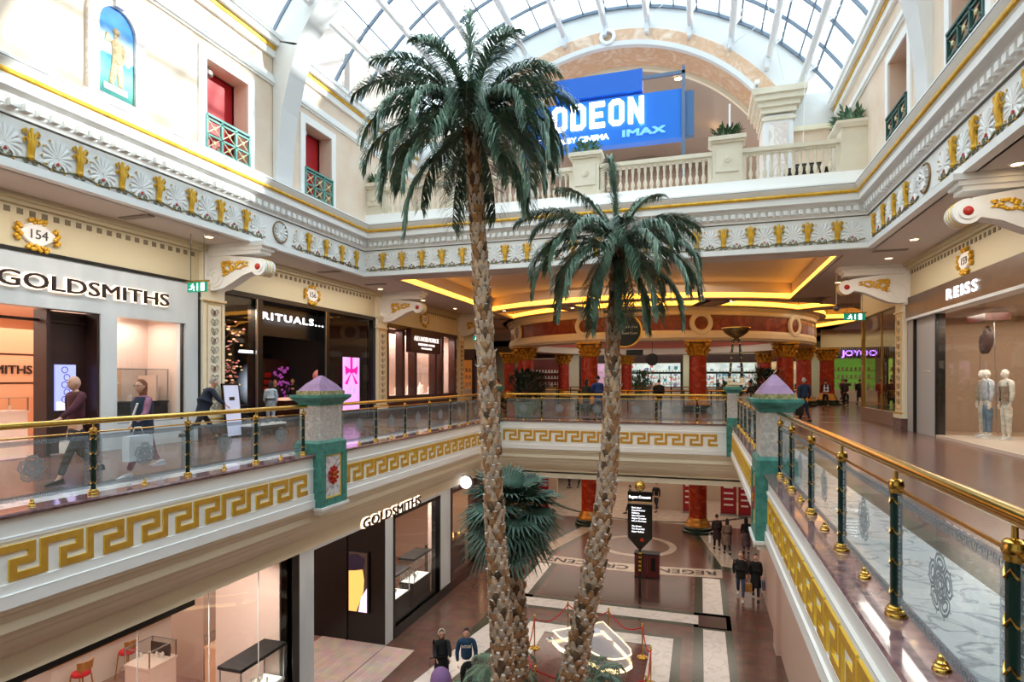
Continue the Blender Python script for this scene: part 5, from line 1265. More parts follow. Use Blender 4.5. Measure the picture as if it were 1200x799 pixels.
# ------------------------------------------------------------------ rotunda
def column(x, y, z0, z1, r, m_, label, base=True, capital=True, group='red scagliola columns of the rotunda'):
    root = thing('round_column', label, 'column', T(x, y, z0), group)
    H = z1-z0; ch = .85 if capital else 0
    MB().lathe([(r*1.02, .0 if not base else .5), (r, .8), (r*.97, H-ch)], n=28).build('shaft', m_, root, True)
    if base:
        MB().lathe([(r*1.75, 0), (r*1.75, .12), (r*1.6, .16), (r*1.6, .3), (r*1.45, .34)], n=32).build('stone_base', 'greenstone', root, None)
        MB().lathe([(r*1.42, .3), (r*1.46, .38), (r*1.34, .46), (r*1.3, .5), (r*1.26, .58), (r*1.12, .64), (r*1.06, .74), (r, .8)], n=32).build('gilt_base', mat('base_gold', (190, 130, 50), .35, .5), root, True)
    if capital:
        c_ = MB(); c_.lathe([(r*.97, H-ch), (r*1.08, H-ch+.03), (r*.98, H-ch+.07), (r*1.0, H-.4), (r*1.25, H-.16)], n=20)
        r_ = random.Random(1)
        for tier, (zz, rr, hh) in enumerate(((H-ch+.1, 1.0, .26), (H-ch+.32, 1.06, .28))):
            for k in range(12):
                a = 2*PI*(k+.5*tier)/12; ca, sa = math.cos(a), math.sin(a)
                c_.tube([(r*rr*ca, r*rr*sa, zz), (r*(rr+.1)*ca, r*(rr+.1)*sa, zz+hh*.6), (r*(rr+.32)*ca, r*(rr+.32)*sa, zz+hh), (r*(rr+.42)*ca, r*(rr+.42)*sa, zz+hh-.08)], .085, 5, .05)
        for k in range(4):
            a = PI/4+PI/2*k; ca, sa = math.cos(a), math.sin(a)
            c_.sphere((r*1.55*ca, r*1.55*sa, H-.22), .15, 8, 6)
        c_.build('gilt_capital', 'capgold', root, True)
        MB().box(-r*1.5, r*1.5, -r*1.5, r*1.5, H-.1, H).build('abacus', 'capgold', root)
    return root
RR = 9.5
for k in range(10):
    a = -PI/2+2*PI*(k+.5)/10; x, y = RC[0]+RR*math.cos(a), RC[1]+RR*math.sin(a)
    where = ['right of centre, nearest', 'right front', 'far right side', 'right rear', 'rear right', 'rear left', 'left rear', 'far left side', 'left front', 'left of centre, nearest'][k]
    column(x, y, 0, 3.82, .46, 'orangecol' if k in (0, 1, 9) else 'pinkcol', 'red marble upper rotunda column with gilt capital, '+where)
    if k in (0, 9, 1, 8): column(x, y, ZL, -2.5, .47, 'orangecol', 'red marble lower column with gilt base, '+where, capital=False, group='red lower columns')
column(8.2, 45.2, 0, 3.82, .46, 'orangecol', 'outer red column at the right of the rotunda'); column(-14.3, 45.2, 0, 3.82, .46, 'pinkcol', 'outer red column at the left of the rotunda')
def ring(prof, m_, name, label, n=60):
    b = MB()
    b.loft([[(RC[0]+r*math.cos(t), RC[1]+r*math.sin(t), z) for r, z in prof] for t in [2*PI*k/n for k in range(n+1)]], closed=False, caps=False)
    o = b.build(name, m_, None, None); return st(o, label)
ring([(8.9, 3.82), (10.0, 3.82), (10.06, 3.9), (10.12, 3.95), (10.12, 4.2), (10.06, 4.3), (10.05, 4.34)], 'cream', 'beam', 'cream lower moulding of the rotunda ring beam')
ring([(10.05, 4.34), (10.0, 4.36), (10.0, 5.12), (10.05, 5.14)], 'beamred', 'beam', 'red marble band of the rotunda ring beam')
ring([(10.05, 5.14), (10.12, 5.2), (10.14, 5.36), (10.3, 5.5), (10.3, 5.56), (9.0, 5.57)], 'cream', 'beam', 'cream upper moulding of the rotunda ring beam')
ring([(9.0, 3.82), (8.7, 3.83), (8.7, 3.96), (8.76, 3.98), (8.76, 4.1), (8.82, 4.12), (8.82, 4.24), (8.86, 4.27), (8.9, 4.32), (8.9, 4.9), (8.8, 4.95), (8.8, 5.05), (8.9, 5.1), (8.9, 5.5)], 'white', 'beam', 'inner face of the rotunda ring beam')
ring([(8.9, 4.34), (8.86, 4.36), (8.86, 4.86), (8.9, 4.88)], mat('pink_band', (214, 120, 106), .4), 'beam', 'pink inner band of the rotunda')
ring([(8.95, 5.4), (7.0, 5.42), (6.9, 5.5), (.1, 5.5)], 'soffit', 'ceiling_dome', 'stepped pale inner ceiling of the rotunda')
for k in range(10):
    a = -PI/2+2*PI*(k+.5)/10; X = Matrix.Translation((RC[0]+10.02*math.cos(a), RC[1]+10.02*math.sin(a), 4.72)) @ RZ(a+PI/2)
    root = thing('roundel_plaque', 'cream ring roundel with red centre on the ring beam above a column', 'roundel', X, 'roundels on the rotunda beam')
    MB().lathe([(.36, .02), (.36, -.1), (.42, -.14), (.58, -.14), (.62, -.1), (.62, .02), (.36, .02)], (0, 0, 0), 28, 'y').build('roundel_ring', 'cream', root, None); MB().lathe([(.36, -.04), (.36, -.07), (.01, -.08)], (0, 0, 0), 24, 'y').build('roundel_centre', 'beamred', root)
    # curved rail bay between columns
    if 1:
        root = thing('rotunda_railing', 'brass railing bay between rotunda columns, %s' % ['front centre', 'front right', 'right', 'right rear', 'rear right', 'rear centre', 'rear left', 'left', 'left front', 'front left'][k], 'railing', T(RC[0], RC[1], 0))
        a0 = -PI/2+2*PI*(k-.5)/10; pts = [(RR*math.cos(a0+2*PI/10*j/8), RR*math.sin(a0+2*PI/10*j/8), 1.1) for j in range(9)]
        b = MB(); b.tube(pts, .045, 6); b.build('handrail', 'brassd', root, True); b = MB(); b.tube([(p[0], p[1], .9) for p in pts], .015, 4); b.build('middle_rail', 'brassd', root)
        for p in pts[1::2]: MB().lathe([(.04, 0), (.04, 1.08)], (p[0], p[1], 0), 8).build('post', 'green', root)
        b = MB(); [b.quad((*p[:2], .1), (*q[:2], .1), (*q[:2], .85), (*p[:2], .85)) for p, q in zip(pts[:-1], pts[1:])]; b.build('glass_panel', 'railglass', root)
# downlights in soffits
def downlight(x, y, z, label, r=.10, m_='lampw', grp='round downlights in the soffit'):
    root = thing('ceiling_light', label, 'light', T(x, y, z), grp); MB().lathe([(r, -.015), (r, .01)], n=16).build('lamp_disc', m_, root); MB().lathe([(r, -.01), (r, -.025), (r*1.35, -.02), (r*1.4, .0)], n=16).build('lamp_rim', 'white', root, None)
for i, (x, y) in enumerate(((5.6, 19.0), (5.4, 12.9), (-12.6, 13.0), (-12.9, 22.6), (-12.6, 30), (5.7, 21.7), (5.2, 26.5), (-10.4, 31.8), (-6.5, 31.6), (-3, 31.0), (1.5, 31.4), (-12.8, 26.5))):
    downlight(x, y, ZC, ['warm downlight at the right walkway soffit', 'warm downlight in the soffit'][i > 1])
root = None
def vent(x, y, label): 
    o = MB().box(-.45, .45, -.1, .1, -.03, 0).box(-.4, .4, -.07, .07, -.035, -.03).build('ceiling_vent', mat('vent_grey', (150, 138, 130), .6)); o.location = (x, y, ZC); tag(o, label, 'vent', 'slim grey vents in the soffit')
vent(5.4, 20.4, 'slim grey vent in the right soffit'); vent(-12.7, 10.9, 'slim grey vent in the left soffit near the plaque 154'); vent(-12.6, 18.5, 'slim grey vent above the dark cosmetics shop'); vent(-12.5, 21.5, 'slim grey vent in the far left soffit')
# ------------------------------------------------------------------ far upper background
st(MB().box(-30, 24, 66, 66.3, 0, 6).build('wall_far', 'cream2'), 'far end wall of the upper mall')
def farshop(x0, x1, y, col, emit, label, sign=None, scol=None, zt=4.2, name='far_shop'):
    root = thing(name, label, 'shop', FR('B', x0, y, 0)); w_ = x1-x0
    b = MB(); b.box(0, .25, 0, zt, -.3, .2).box(w_-.25, w_, 0, zt, -.3, .2).box(0, w_, zt-.8, zt, -.3, .25); b.build('shop_frame', 'brownp', root)
    bw = MB().box(.25, w_-.25, 0, zt-.8, -2.5, -2.4).build('back_wall', mat('far_back', col, .6, 0, tuple(int(c_*.6) for c_ in col), 1.2, emit=emit), root)
    b = MB(); [b.box(.3, w_-.3, z_, z_+.05, -2.4, -2.1) for z_ in (1.2, 1.8, 2.4)]; [b.box(x_*.01, x_*.01+.12, z_+.05, z_+.3, -2.35, -2.2) for z_ in (1.2, 1.8, 2.4) for x_ in range(40, int(w_*100)-50, 31)]; b.build('shelves', 'mannq', bw)
    b = MB(); b.box(.3, w_-.3, 0, .95, -1.4, -1.0); b.build('counter', 'mannq', root)
    b = MB(); r_ = random.Random(x0)
    for k in range(14): xx = r_.uniform(.4, w_-.5); b.box(xx, xx+.12, .95, .95+r_.uniform(.1, .5), -1.3, -1.1)
    b.build('goods', 'mannq', root)
    if name == 'food_kiosk':
        b = MB(); b.box(0, w_, 2.3, 2.5, .1, .25); [b.box(.3+k*1.1, .38+k*1.1, 0, 2.4, .1, .2) for k in range(int(w_/1.1))]; b.build('dark_canopy', 'green', root)
        for cc in ((70, 130, 140), (200, 120, 110), (230, 232, 236), (120, 110, 150)):
            b = MB()
            for k in range(9): xx = r_.uniform(.4, w_-.8); zz = r_.uniform(1.0, 3.2); b.box(xx, xx+r_.uniform(.1, .4), zz, zz+r_.uniform(.1, .35), -1.3, -1.0)
            b.build('kiosk_panels', mat('kiosk_%d' % cc[0], cc, .5, emit=.5), root)
        b = MB(); [b.sphere((w_*.45+.12*k, 1.1+.1*(k % 3), .1), .14, 6, 4) for k in range(9)]; b.build('peach_display', 'pinkwall', root)
    if sign: text(sign, .6, 'lettering', mat('far_sign', scol, .4, emit=2.5), root, T(w_/2, zt-.65, .28), .03, .01, width=w_*.6)
    return root
st(MB().box(9.0, 24, 51.9, 52.1, 4.2, 5.6).box(-30, -16, 45.9, 46.1, 4.2, 5.6).build('wall_header_far', 'cream2'), 'cream header wall above the far shops')
b = MB(); r_ = random.Random(3); [b.box(x_, x_+.05, 51.6, 51.65, 4.1-r_.uniform(.1, .9), 4.15) for x_ in [9.8+.13*k for k in range(70)]]; tag(b.build('hanging_lights', 'steel'), 'curtain of thin hanging rods above the green lit shop', 'hanging lights', None, 'stuff')
farshop(9.6, 13.6, 52, (110, 160, 60), .32, 'bright green lit shop with purple sign, far right', 'JOYOO', (170, 110, 250))
farshop(14.0, 19, 52, (160, 190, 80), .4, 'green yellow lit shop at the far right end')
farshop(-7.5, -1.6, 62, (206, 220, 214), .55, 'bright white far kiosk front with shelves behind the rotunda', name='food_kiosk')
farshop(-1.0, 5.5, 62, (206, 220, 214), .5, 'bright pale far food counter right of centre', name='food_kiosk')
farshop(-16.5, -12.2, 56.5, (96, 36, 26), .12, 'dark red curtained restaurant front behind left columns', zt=4.6)
farshop(-24, -17.5, 46, (184, 106, 46), .35, 'warm amber restaurant at the far left')
farshop(-12, -8, 62, (206, 160, 190), .5, 'pink lit shop left of the far kiosk')
farshop(6, 9.4, 60, (210, 180, 130), .35, 'cream lit shop beside the green one')
root = thing('hanging_disc', 'round dark sign hanging far behind the rotunda', 'sign', FR('B', -3.7, 50, 3.35)); MB().lathe([(.5, 0), (.5, .1)], n=24).build('disc', 'black', root); MB().box(-.02, .02, .5, 1.5, .02, .06).build('rod', 'black', root)
leafbush((-5.2, 55, 0), (.9, .6), 3.0, 400, 'leafg', 'tall pale green tree far behind the rotunda', 'indoor_tree', 21, .6, 'tree')
leafbush((2.3, 48, 0), (.7, .6), 1.6, 260, 'leaf', 'broad leaved plant behind the right front column', 'potted_plant', 22, .7)
# planters with shrubs
def planter(x, y, r, h, label, sh, seed):
    root = thing('planter_pot', label, 'planter', T(x, y, 0)); MB().lathe([(r*.72, 0), (r*.8, .05), (r*.95, h*.75), (r, h*.85), (r*1.08, h*.9), (r*1.08, h), (r*.95, h), (r*.9, h-.06), (.02, h-.06)], n=28).build('pot', mat('pale_green_pot', (120, 150, 136), .4, 0, (100, 130, 118), 4), root, None); MB().lathe([(r*.9, h-.08), (r*.9, h-.04)], n=20).build('soil', 'blackm', root)
    leafbush((x, y, h-.06), (r*1.15, r*1.15), sh*1.75, 560, 'darkleaf', 'dark leafy shrub in the planter pot '+label.split('pot ')[1], 'planter_shrub', seed, .34)
planter(-7.48, 25.7, .46, .72, 'pale green planter pot behind the back railing', 1.0, 31)
planter(2.6, 26.3, .4, .6, 'pale green planter pot behind the back right pier', 1.1, 32)
planter(-9.0, 33.5, .4, .6, 'pale green planter pot beside the left rotunda columns', 1.1, 33)
# torchere on the back right pier
root = thing('torchere_lamp', 'bronze bowl uplighter on four black columns atop the back right pier', 'lamp', T(1.3, 24.1, 1.52))
b = MB(); b.box(-.3, .3, -.3, .3, 0, .1); [b.sphere((x*.22, y*.22, .16), .09, 8, 6) for x in (-1, 1) for y in (-1, 1)]; b.build('cream_base', 'cream', root)
for x in (-1, 1):
    for y in (-1, 1):
        q = MB().tube([(x*.24, y*.24, .1), (x*.11, y*.11, 1.72)], .035, 8).build('lamp_column', 'green', root, True)
        g_ = MB(); [g_.sphere((x*(.24-.13*t), y*(.24-.13*t), .1+1.62*t), .042, 6, 4) for t in [k/9 for k in range(10)]]; g_.build('column_bead', 'brass', q, True)
MB().lathe([(.08, 1.66), (.16, 1.7), (.12, 1.76), (.26, 1.84), (.42, 1.96), (.52, 2.12), (.5, 2.12), (.38, 1.98), (.05, 1.86)], n=28).build('bowl', mat('bronze_bowl', (150, 124, 80), .3, .9, (96, 78, 50), 5), root, True)
MB().tube([(.51*math.cos(a), .51*math.sin(a), 2.12) for a in [2*PI*k/28 for k in range(29)]], .02, 5).build('bowl_rim', 'brass', root, True)
# hanging round sign
root = thing('hanging_disc', 'round black directory sign with gold rim hanging behind the short palm', 'sign', FR('B', -3.05, 26, 3.80))
MB().lathe([(.66, 0), (.66, .1)], n=36).build('disc', 'black', root); MB().lathe([(.66, -.02), (.72, -.02), (.72, .12), (.66, .12), (.66, -.02)], n=36).build('gold_rim', 'gold', root, None)
b = MB(); b.box(-.02, .02, .7, 1.76, .03, .07).box(-.9, .9, .78, .9, .0, .1); b.build('hanger', 'black', root)
text('Peel Avenue', .13, 'lettering', 'mannq', root, T(.2, .12, .105), .004); text('Food Court', .13, 'lettering', 'mannq', root, T(.2, -.15, .105), .004)
MB().box(.05, .75, -1.06, -.82, .0, .08).build('lower_plate', 'black', root)
# green exit signs
def exit_sign(side, x, y, z, label, w_=.62):
    root = thing('exit_sign', label, 'exit sign', FR(side, x, y, z), 'green running man exit signs')
    MB().box(-w_/2, w_/2, -.13, .13, -.02, .02).build('sign_box', mat('exit_green', (0, 120, 92), .4, emit=.7), root)
    b = MB(); b.sphere((-.13, .07, .025), .022, 6, 4, (1, 1, .3)); b.strip([(-.14, .04), (-.14, -.01)], .03, .021, .026); b.tube([(-.14, 0, .024), (-.19, -.06, .024), (-.24, -.06, .024)], .012, 4).tube([(-.14, 0, .024), (-.09, -.05, .024), (-.1, -.1, .024)], .012, 4).tube([(-.14, .04, .024), (-.08, .0, .024)], .01, 4).tube([(-.14, .04, .024), (-.2, .02, .024)], .01, 4)
    b.strip([(.02, .08), (.02, -.08)], .025, .021, .025); b.box(.13, .24, -.1, .1, .021, .024); b.build('pictogram', 'signw', root)
    MB().box(-w_/2-.06, w_/2+.06, .13, .17, -.03, .03).build('hanger_bar', 'brassd', root)
    top = ZC-z
    b = MB(); [b.tube([(sx*w_*.35, .15, 0), (sx*w_*.35, top, 0)], .008, 5) for sx in (-1, 1)]; b.build('hanger_rod', 'black', root)
exit_sign('B', -12.6, 12.6, 4.14, 'green exit sign hanging by the left pilaster nearest the camera'); exit_sign('B', 5.5, 25.2, 4.05, 'green exit sign hanging under the right scroll bracket', .72); exit_sign('B', -11.6, 31, 4.0, 'small green exit sign hanging left of the tall palm trunk', .7)
root = thing('security_camera', 'small dome camera on a rod under the right bracket tip', 'camera', T(4.55, 23.4, 4.2)); MB().tube([(0, 0, .1), (0, 0, 1.3)], .015, 6).build('rod', 'steel', root); MB().sphere((0, 0, 0), .11, 12, 8).build('dome', mat('smoked_dome', (90, 84, 80), .2), root, True)
# ------------------------------------------------------------------ blue cinema sign
root = thing('cinema_sign', 'large blue cinema sign with white letters hanging behind the terrace balustrade', 'sign', FR('B', 0, 22.3, 0))
MB().box(-6.55, -.5, 10.38, 12.12, -.45, 0).build('main_panel', 'blue', root); MB().box(-5.25, -2.0, 12.22, 13.0, -.4, .1).build('top_panel', 'bluetop', root)
MB().box(-.5, -.2, 10.45, 12.05, -.42, -.1).build('side_frame', mat('steel_blue', (74, 106, 146), .4, .4), root)
def lring(b, o, i, z0, z1):
    n = len(o)
    for k in range(n):
        k2 = (k+1) % n; b.loft([[(o[k][0], o[k][1], z0), (o[k][0], o[k][1], z1), (i[k][0], i[k][1], z1), (i[k][0], i[k][1], z0)], [(o[k2][0], o[k2][1], z0), (o[k2][0], o[k2][1], z1), (i[k2][0], i[k2][1], z1), (i[k2][0], i[k2][1], z0)]], caps=False)
def octg(x0, x1, y0, y1, c_, cl=True): 
    l = [(x0, y0+c_), (x0+c_, y0), (x1-c_, y0), (x1, y0+c_), (x1, y1-c_), (x1-c_, y1), (x0+c_, y1), (x0, y1-c_)]
    if not cl: l[0] = (x0, y0+.001); l[1] = (x0+.001, y0); l[6] = (x0+.001, y1); l[7] = (x0, y1-.001)
    return l
def odeon(x, wd=.56, y0=11.06, y1=12.0, g=.15, s=.165):
    L_ = []
    for i, ch in enumerate('ODEON'):
        b = MB(); x0 = x+i*(wd+g); x1 = x0+wd
        if ch == 'O': lring(b, octg(x0, x1, y0, y1, .15), octg(x0+s, x1-s, y0+s, y1-s, .04), .02, .12)
        elif ch == 'D': lring(b, octg(x0, x1, y0, y1, .15, False), octg(x0+s, x1-s, y0+s, y1-s, .04, False), .02, .12)
        elif ch == 'E': b.box(x0, x0+s, y0, y1, .02, .12).box(x0+s, x1, y0, y0+s, .02, .12).box(x0+s, x1, y1-s, y1, .02, .12).box(x0+s, x1-.07, (y0+y1-s)/2, (y0+y1+s)/2, .02, .12)
        else: b.box(x0, x0+s, y0, y1, .02, .12).box(x1-s, x1, y0, y1, .02, .12).prism([(x0, y1), (x0+s, y1), (x1, y0), (x1-s, y0)], .02, .12)
        b.build('letter', 'signw', root)
odeon(-5.34)
text('DOLBY CINEMA', .27, 'lettering', 'signw', root, T(-4.32, 10.62, .02), .03, .004, width=2.2); text('IMAX', .34, 'pale_lettering', 'imax', root, T(-1.95, 10.62, .02), .05, .012, width=1.55, label='pale blue letters')
b = MB(); b.box(-6.05, -5.98, 10.62, 10.86, .01, .03).box(-5.5, -5.43, 10.62, 10.86, .01, .03).box(-6.05, -5.78, 10.62, 10.66, .01, .03).box(-6.05, -5.78, 10.82, 10.86, .01, .03).box(-5.7, -5.43, 10.62, 10.66, .01, .03).box(-5.7, -5.43, 10.82, 10.86, .01, .03); b.build('double_d_mark', 'signw', root)
b = MB(); b.box(-.62, -.5, 7.84, 12.9, .0, .1).box(-6.4, -6.28, 7.84, 12.9, -.2, -.1).box(-2.0, -.5, 12.6, 12.72, 0, .1).box(-6.4, -5.2, 12.6, 12.72, -.2, -.1); b.build('steel_post', mat('steel_post', (96, 112, 136), .4, .4), root)
root = thing('standing_pole', 'slim white pole lamp standing behind the terrace shrub', 'pole lamp', T(.95, 21.4, 7.84)); MB().lathe([(.03, .02), (.03, 3.1)], n=8).build('pole', 'whitepaint', root); MB().lathe([(.14, 0), (.14, .03)], n=14).build('foot', 'steel', root)
root = thing('security_camera', 'white camera on the capital right of the arch', 'camera', T(1.95, EY-.85, 7.84+4.36)); MB().box(-.08, .08, -.18, .14, .06, .2).build('camera_body', 'white', root); MB().box(-.03, .03, -.03, .03, 0, .06).build('bracket', 'steel', root)
def tchair(X, label):
    root = thing('terrace_chair', label, 'chair', X, 'black chairs on the terrace'); MB().box(-.22, .22, -.22, .22, .44, .48).build('seat', 'black', root); MB().box(-.22, .22, .19, .22, .6, .92).build('backrest', 'black', root)
    for x in (-1, 1):
        for y in (-1, 1): MB().box(x*.2-.02, x*.2+.02, y*.2-.02, y*.2+.02, 0, .44 if y < 0 else .9).build('leg', 'black', root)
for k in range(3): tchair(T(2.9+.55*k, 21.7+.1*k, 7.84), ['black chair behind the right balustrade, leftmost', 'black chair behind the right balustrade, middle one', 'black chair behind the right balustrade, nearest the plants'][k])
root = thing('terrace_table', 'tall black table carrying stacked stools on the terrace', 'table', T(3.45, 22.4, 7.84)); MB().box(-.4, .4, -.4, .4, 1.02, 1.07).build('table_top', 'black', root); MB().box(-.04, .04, -.04, .04, .03, 1.02).build('leg', 'black', root); MB().box(-.25, .25, -.25, .25, 0, .03).build('foot', 'black', root)
# ------------------------------------------------------------------ lower floor furniture
root = thing('directory_sign', 'black pointed directory sign with gold ball on top', 'sign', FR('B', -2.16, 23.1, ZL))
MB().box(-.045, .045, 0, 1.8, -.05, .05).build('post', 'black', root)
b = MB(); [b.box(-.048, .048, 1.0+.16*k, 1.07+.16*k, -.052, .053) for k in range(5)]; b.build('gold_spiral', 'gold', root)
MB().prism([(-.45, 2.25), (0, 1.76), (.45, 2.25), (.45, 3.52), (-.45, 3.52)], -.07, .07).build('map_panel', 'black', root)
MB().box(-.45, .45, 3.62, 3.98, -.07, .07).build('name_panel', 'black', root); MB().box(-.42, .42, 3.55, 3.58, -.03, .03).build('gold_bar', 'gold', root)
text('Regent Crescent', .15, 'lettering', 'signw', root, T(0, 3.74, .08), .004, width=.8)
for k, l in enumerate(('Dark Level', 'Festival Avenue', 'Mulberry', 'New Entrances', 'Regent Crescent', 'Lifts to first floor', '', 'The Orient', 'The Great Hall', 'Upper Gallery')):
    if l: text(l, .078, 'small_lettering', 'signw', root, T(-.3, 3.36-.1*k, .08), .003, align='LEFT')
b = MB(); b.lathe([(.07, .07), (.07, .08)], (.08, 2.18, 0), 12).build('red_symbol', 'rose', root)
MB().sphere((0, 4.2, 0), .2, 20, 14).build('gold_ball', 'brass', root, True); MB().box(-.03, .03, 3.98, 4.02, -.03, .03).build('ball_neck', 'brass', root)
def binbox(x, label):
    root = thing('litter_bin', label, 'bin', FR('B', x, 25.4, ZL), 'red litter bins behind the directory sign'); MB().box(-.24, .24, .04, .95, -.5, 0).build('bin_body', mat('maroon_bin', (96, 34, 34), .4), root); MB().box(-.26, .26, .95, 1.0, -.52, .02).build('bin_lid', 'blackm', root); MB().box(-.09, .09, .3, .85, 0, .01).build('bin_slot', 'black', root); MB().box(-.25, .25, 0, .04, -.51, .01).build('bin_foot', 'blackm', root)
binbox(-2.36, 'maroon litter bin, left of the pair behind the sign'); binbox(-1.84, 'maroon litter bin, right of the pair behind the sign')
# piano
root = thing('grand_piano', 'transparent grand piano with glowing edges inside the rope barrier', 'piano', T(0, 0, ZL))
P_ = [(-4.02, 16.82), (-3.6, 17.15), (-3.2, 17.5), (-2.76, 17.89), (-2.45, 17.4), (-2.1, 16.85), (-1.78, 16.3), (-1.72, 15.98), (-1.85, 15.72), (-2.1, 15.56), (-2.4, 15.56), (-2.72, 15.8), (-3.05, 16.1), (-3.4, 16.2), (-3.75, 16.45)]
ac = glassmat('clear_acrylic', (.90, .93, .97), .12, .30, (226, 228, 240))  # pale haze mixed in for the glow of lid and body
def rim(z, r, name, m_): b = MB(); b.tube([(x, y, z) for x, y in P_+[P_[0]]], r, 6); return b.build(name, m_, root, True)
M['ledrim'] = mat('lit_edge', (255, 222, 160), .4, emit=2.2)
rim(.66, .034, 'lit_lower_edge', 'ledrim'); rim(1.0, .016, 'lit_upper_edge', 'ledrim'); rim(.72, .014, 'lit_middle_edge', 'ledrim')
b = MB(); [b.quad((*p, .66), (*q, .66), (*q, 1.0), (*p, 1.0)) for p, q in zip(P_, P_[1:]+[P_[0]])]; b.build('case_side', glassmat('glow_hazed_acrylic', (.92, .93, .97), .12, .6, (232, 230, 240)), root)  # white haze in the case side stands for the glow of lit acrylic
MB().prism(P_, .655, .665).build('soundboard', ac, root)
b = MB(); lid = [(-2.76, 17.89), (-1.72, 15.98), (-2.1, 15.56), (-2.72, 15.8), (-3.4, 16.2)]; b.poly([(x, y, 1.02) for x, y in P_]); b.build('lid', ac, root)
b = MB(Matrix.Translation((-3.55, 17.2, 0)) @ RZ(.70)); b.box(-.75, .75, .0, .2, .70, .74); b.build('keyboard', 'white', root)
b = MB(Matrix.Translation((-3.55, 17.2, 0)) @ RZ(.70)); [b.box(-.7+k*.055, -.68+k*.055, .05, .18, .74, .76) for k in range(26) if k % 7 not in (2, 6)]; b.build('black_keys', 'black', root)
b = MB(); b.poly([(-3.2, 17.0, .9), (-2.3, 16.9, .9), (-2.2, 16.0, .9), (-2.6, 16.0, .9), (-3.3, 16.5, .9)]); b.build('iron_frame', mat('piano_frame', (196, 170, 164), .4), root)
b = MB(); [b.tube([(-3.3+.06*k, 16.9, .93), (-2.5+.05*k, 15.9, .93)], .004, 3) for k in range(12)]; b.build('strings', 'steel', root)
for x, y in ((-3.72, 16.75), (-2.8, 17.55), (-2.05, 15.95)): MB().lathe([(.07, .08), (.05, .3), (.075, .66)], (x, y, 0), 10).build('leg', ac, root, True); MB().sphere((x, y, .05), .05, 8, 6).build('caster', 'brass', root, True)
o = MB().box(-.12, .12, -.17, .17, 0, .006).box(-.08, .08, -.12, 0, .006, .008).build('notice_sheet', mat('notice_paper', (214, 220, 244), .5)); o.location = (-2.85, 17.1, ZL+1.03); o.rotation_euler[2] = .5; tag(o, 'small white notice sheet lying on the piano lid', 'paper')
# stanchions and ropes
SP = [(-4.83, 17.75), (-4.1, 19.2), (-2.75, 19.0), (-1.62, 18.1), (-1.27, 16.6), (-1.25, 14.9), (-3.95, 14.6), (-4.6, 16.05)]
for k, (x, y) in enumerate(SP):
    root = thing('rope_post', 'brass rope post %s' % ['left behind the palm trunk', 'at the far left corner', 'behind the piano tail centre', 'at the far right corner', 'right of the piano', 'near right', 'near left at the frame bottom', 'left of the piano'][k], 'rope post', T(x, y, ZL), 'brass rope posts round the piano')
    MB().lathe([(.16, 0), (.16, .02), (.1, .05), (.03, .07)], n=20).build('base', 'brass', root, True); MB().lathe([(.022, .05), (.022, .92)], n=10).build('pole', 'brass', root, True); MB().lathe([(.03, .9), (.035, .93), (.02, .96), (.035, 1.0), (.01, 1.03)], n=12).build('finial', 'brass', root, True)
    x2, y2 = SP[(k+1) % len(SP)]
    pts = [(x+(x2-x)*t, y+(y2-y)*t, ZL+.9-.28*math.sin(PI*t)) for t in [j/12 for j in range(13)]]
    o = MB().tube(pts, .018, 6).build('barrier_rope', 'redfab', None, True); tag(o, 'red velvet rope %s' % ['at the far left side', 'along the back, left span', 'along the back, right span', 'at the far right corner', 'along the right side', 'across the front', 'at the near left side', 'at the left side'][k], 'rope', 'red ropes round the piano')
# far lower background
b = MB(); b.box(-2.95, -.95, 39.2, 41, ZL, -2.5); b.box(-8, -3.2, 47, 47.3, ZL, -2.5).box(0, 8, 43, 43.3, ZL, -2.5); b.box(-30, -9.3, 40, 40.3, ZL, -2.5); st(b.build('wall_lower_far', mat('far_beige', (190, 170, 150), .5)), 'beige walls and lift core beyond the lower columns')
def banner(x0, x1, y, z0, z1, label, stand=True):
    root = thing('banner_stand', label, 'banner', FR('B', (x0+x1)/2, y, ZL), 'red banners beyond the lower columns'); w_ = (x1-x0)/2
    MB().box(-w_, w_, .12, z1-ZL, -.02, .02).build('banner_cloth', mat('red_banner', (156, 26, 38), .5, 0, (130, 16, 30), 6), root); MB().box(-w_-.03, w_+.03, 0, .12, -.15, .15).build('banner_foot', 'steel', root)
    b = MB(); [b.box(-w_*.6, w_*.6, .6+.35*k, .7+.35*k, .02, .025) for k in range(4)]; b.build('banner_print', 'mannq', root)
banner(-1.0, -.35, 38.6, 0, -4.2, 'red roll-up banner left of the right lower column'); banner(1.2, 2.1, 38.6, 0, -4.2, 'wide patterned red banner right of the lower column'); banner(2.2, 2.9, 38.4, 0, -4.2, 'narrow red banner at the far right')
banner(-9.6, -8.9, 36, 0, -4.0, 'red banner seen behind the fan palm leaves')
# ------------------------------------------------------------------ interior lamps
DN = (0, 0, 0)
area(-16.4, 8, 3.5, 4, 9, 330, (1, .80, .66)); area(-14.6, 12.2, 3.3, .8, 1.8, 26, (1, .88, .8))
area(-16, 18.5, 4.1, 4, 6, 60, (1, .7, .5)); area(-14.5, 15.4, 4.0, .8, 1.2, 50, (1, .75, .5)); area(-14.3, 28.5, 4.0, .9, 7, 200, (1, .82, .76))
area(9.5, 18.5, 3.6, 4, 8, 170, (1, .80, .62)); area(7.6, 19.5, 3.55, 1, 3, 60, (1, .85, .7))
area(-14, 13, -2.62, 8, 16, 440, (1, .80, .68)); area(-9.8, 18.8, -2.7, .6, 3, 60, (1, .9, .82)); area(-9.8, 9.5, -2.7, .6, 4, 70, (1, .88, .8)); area(-12, 29, -2.7, 3, 6, 160, (1, .6, .3)); area(-9.9, 22.8, -2.7, .6, 2, 30, (1, .7, .4))
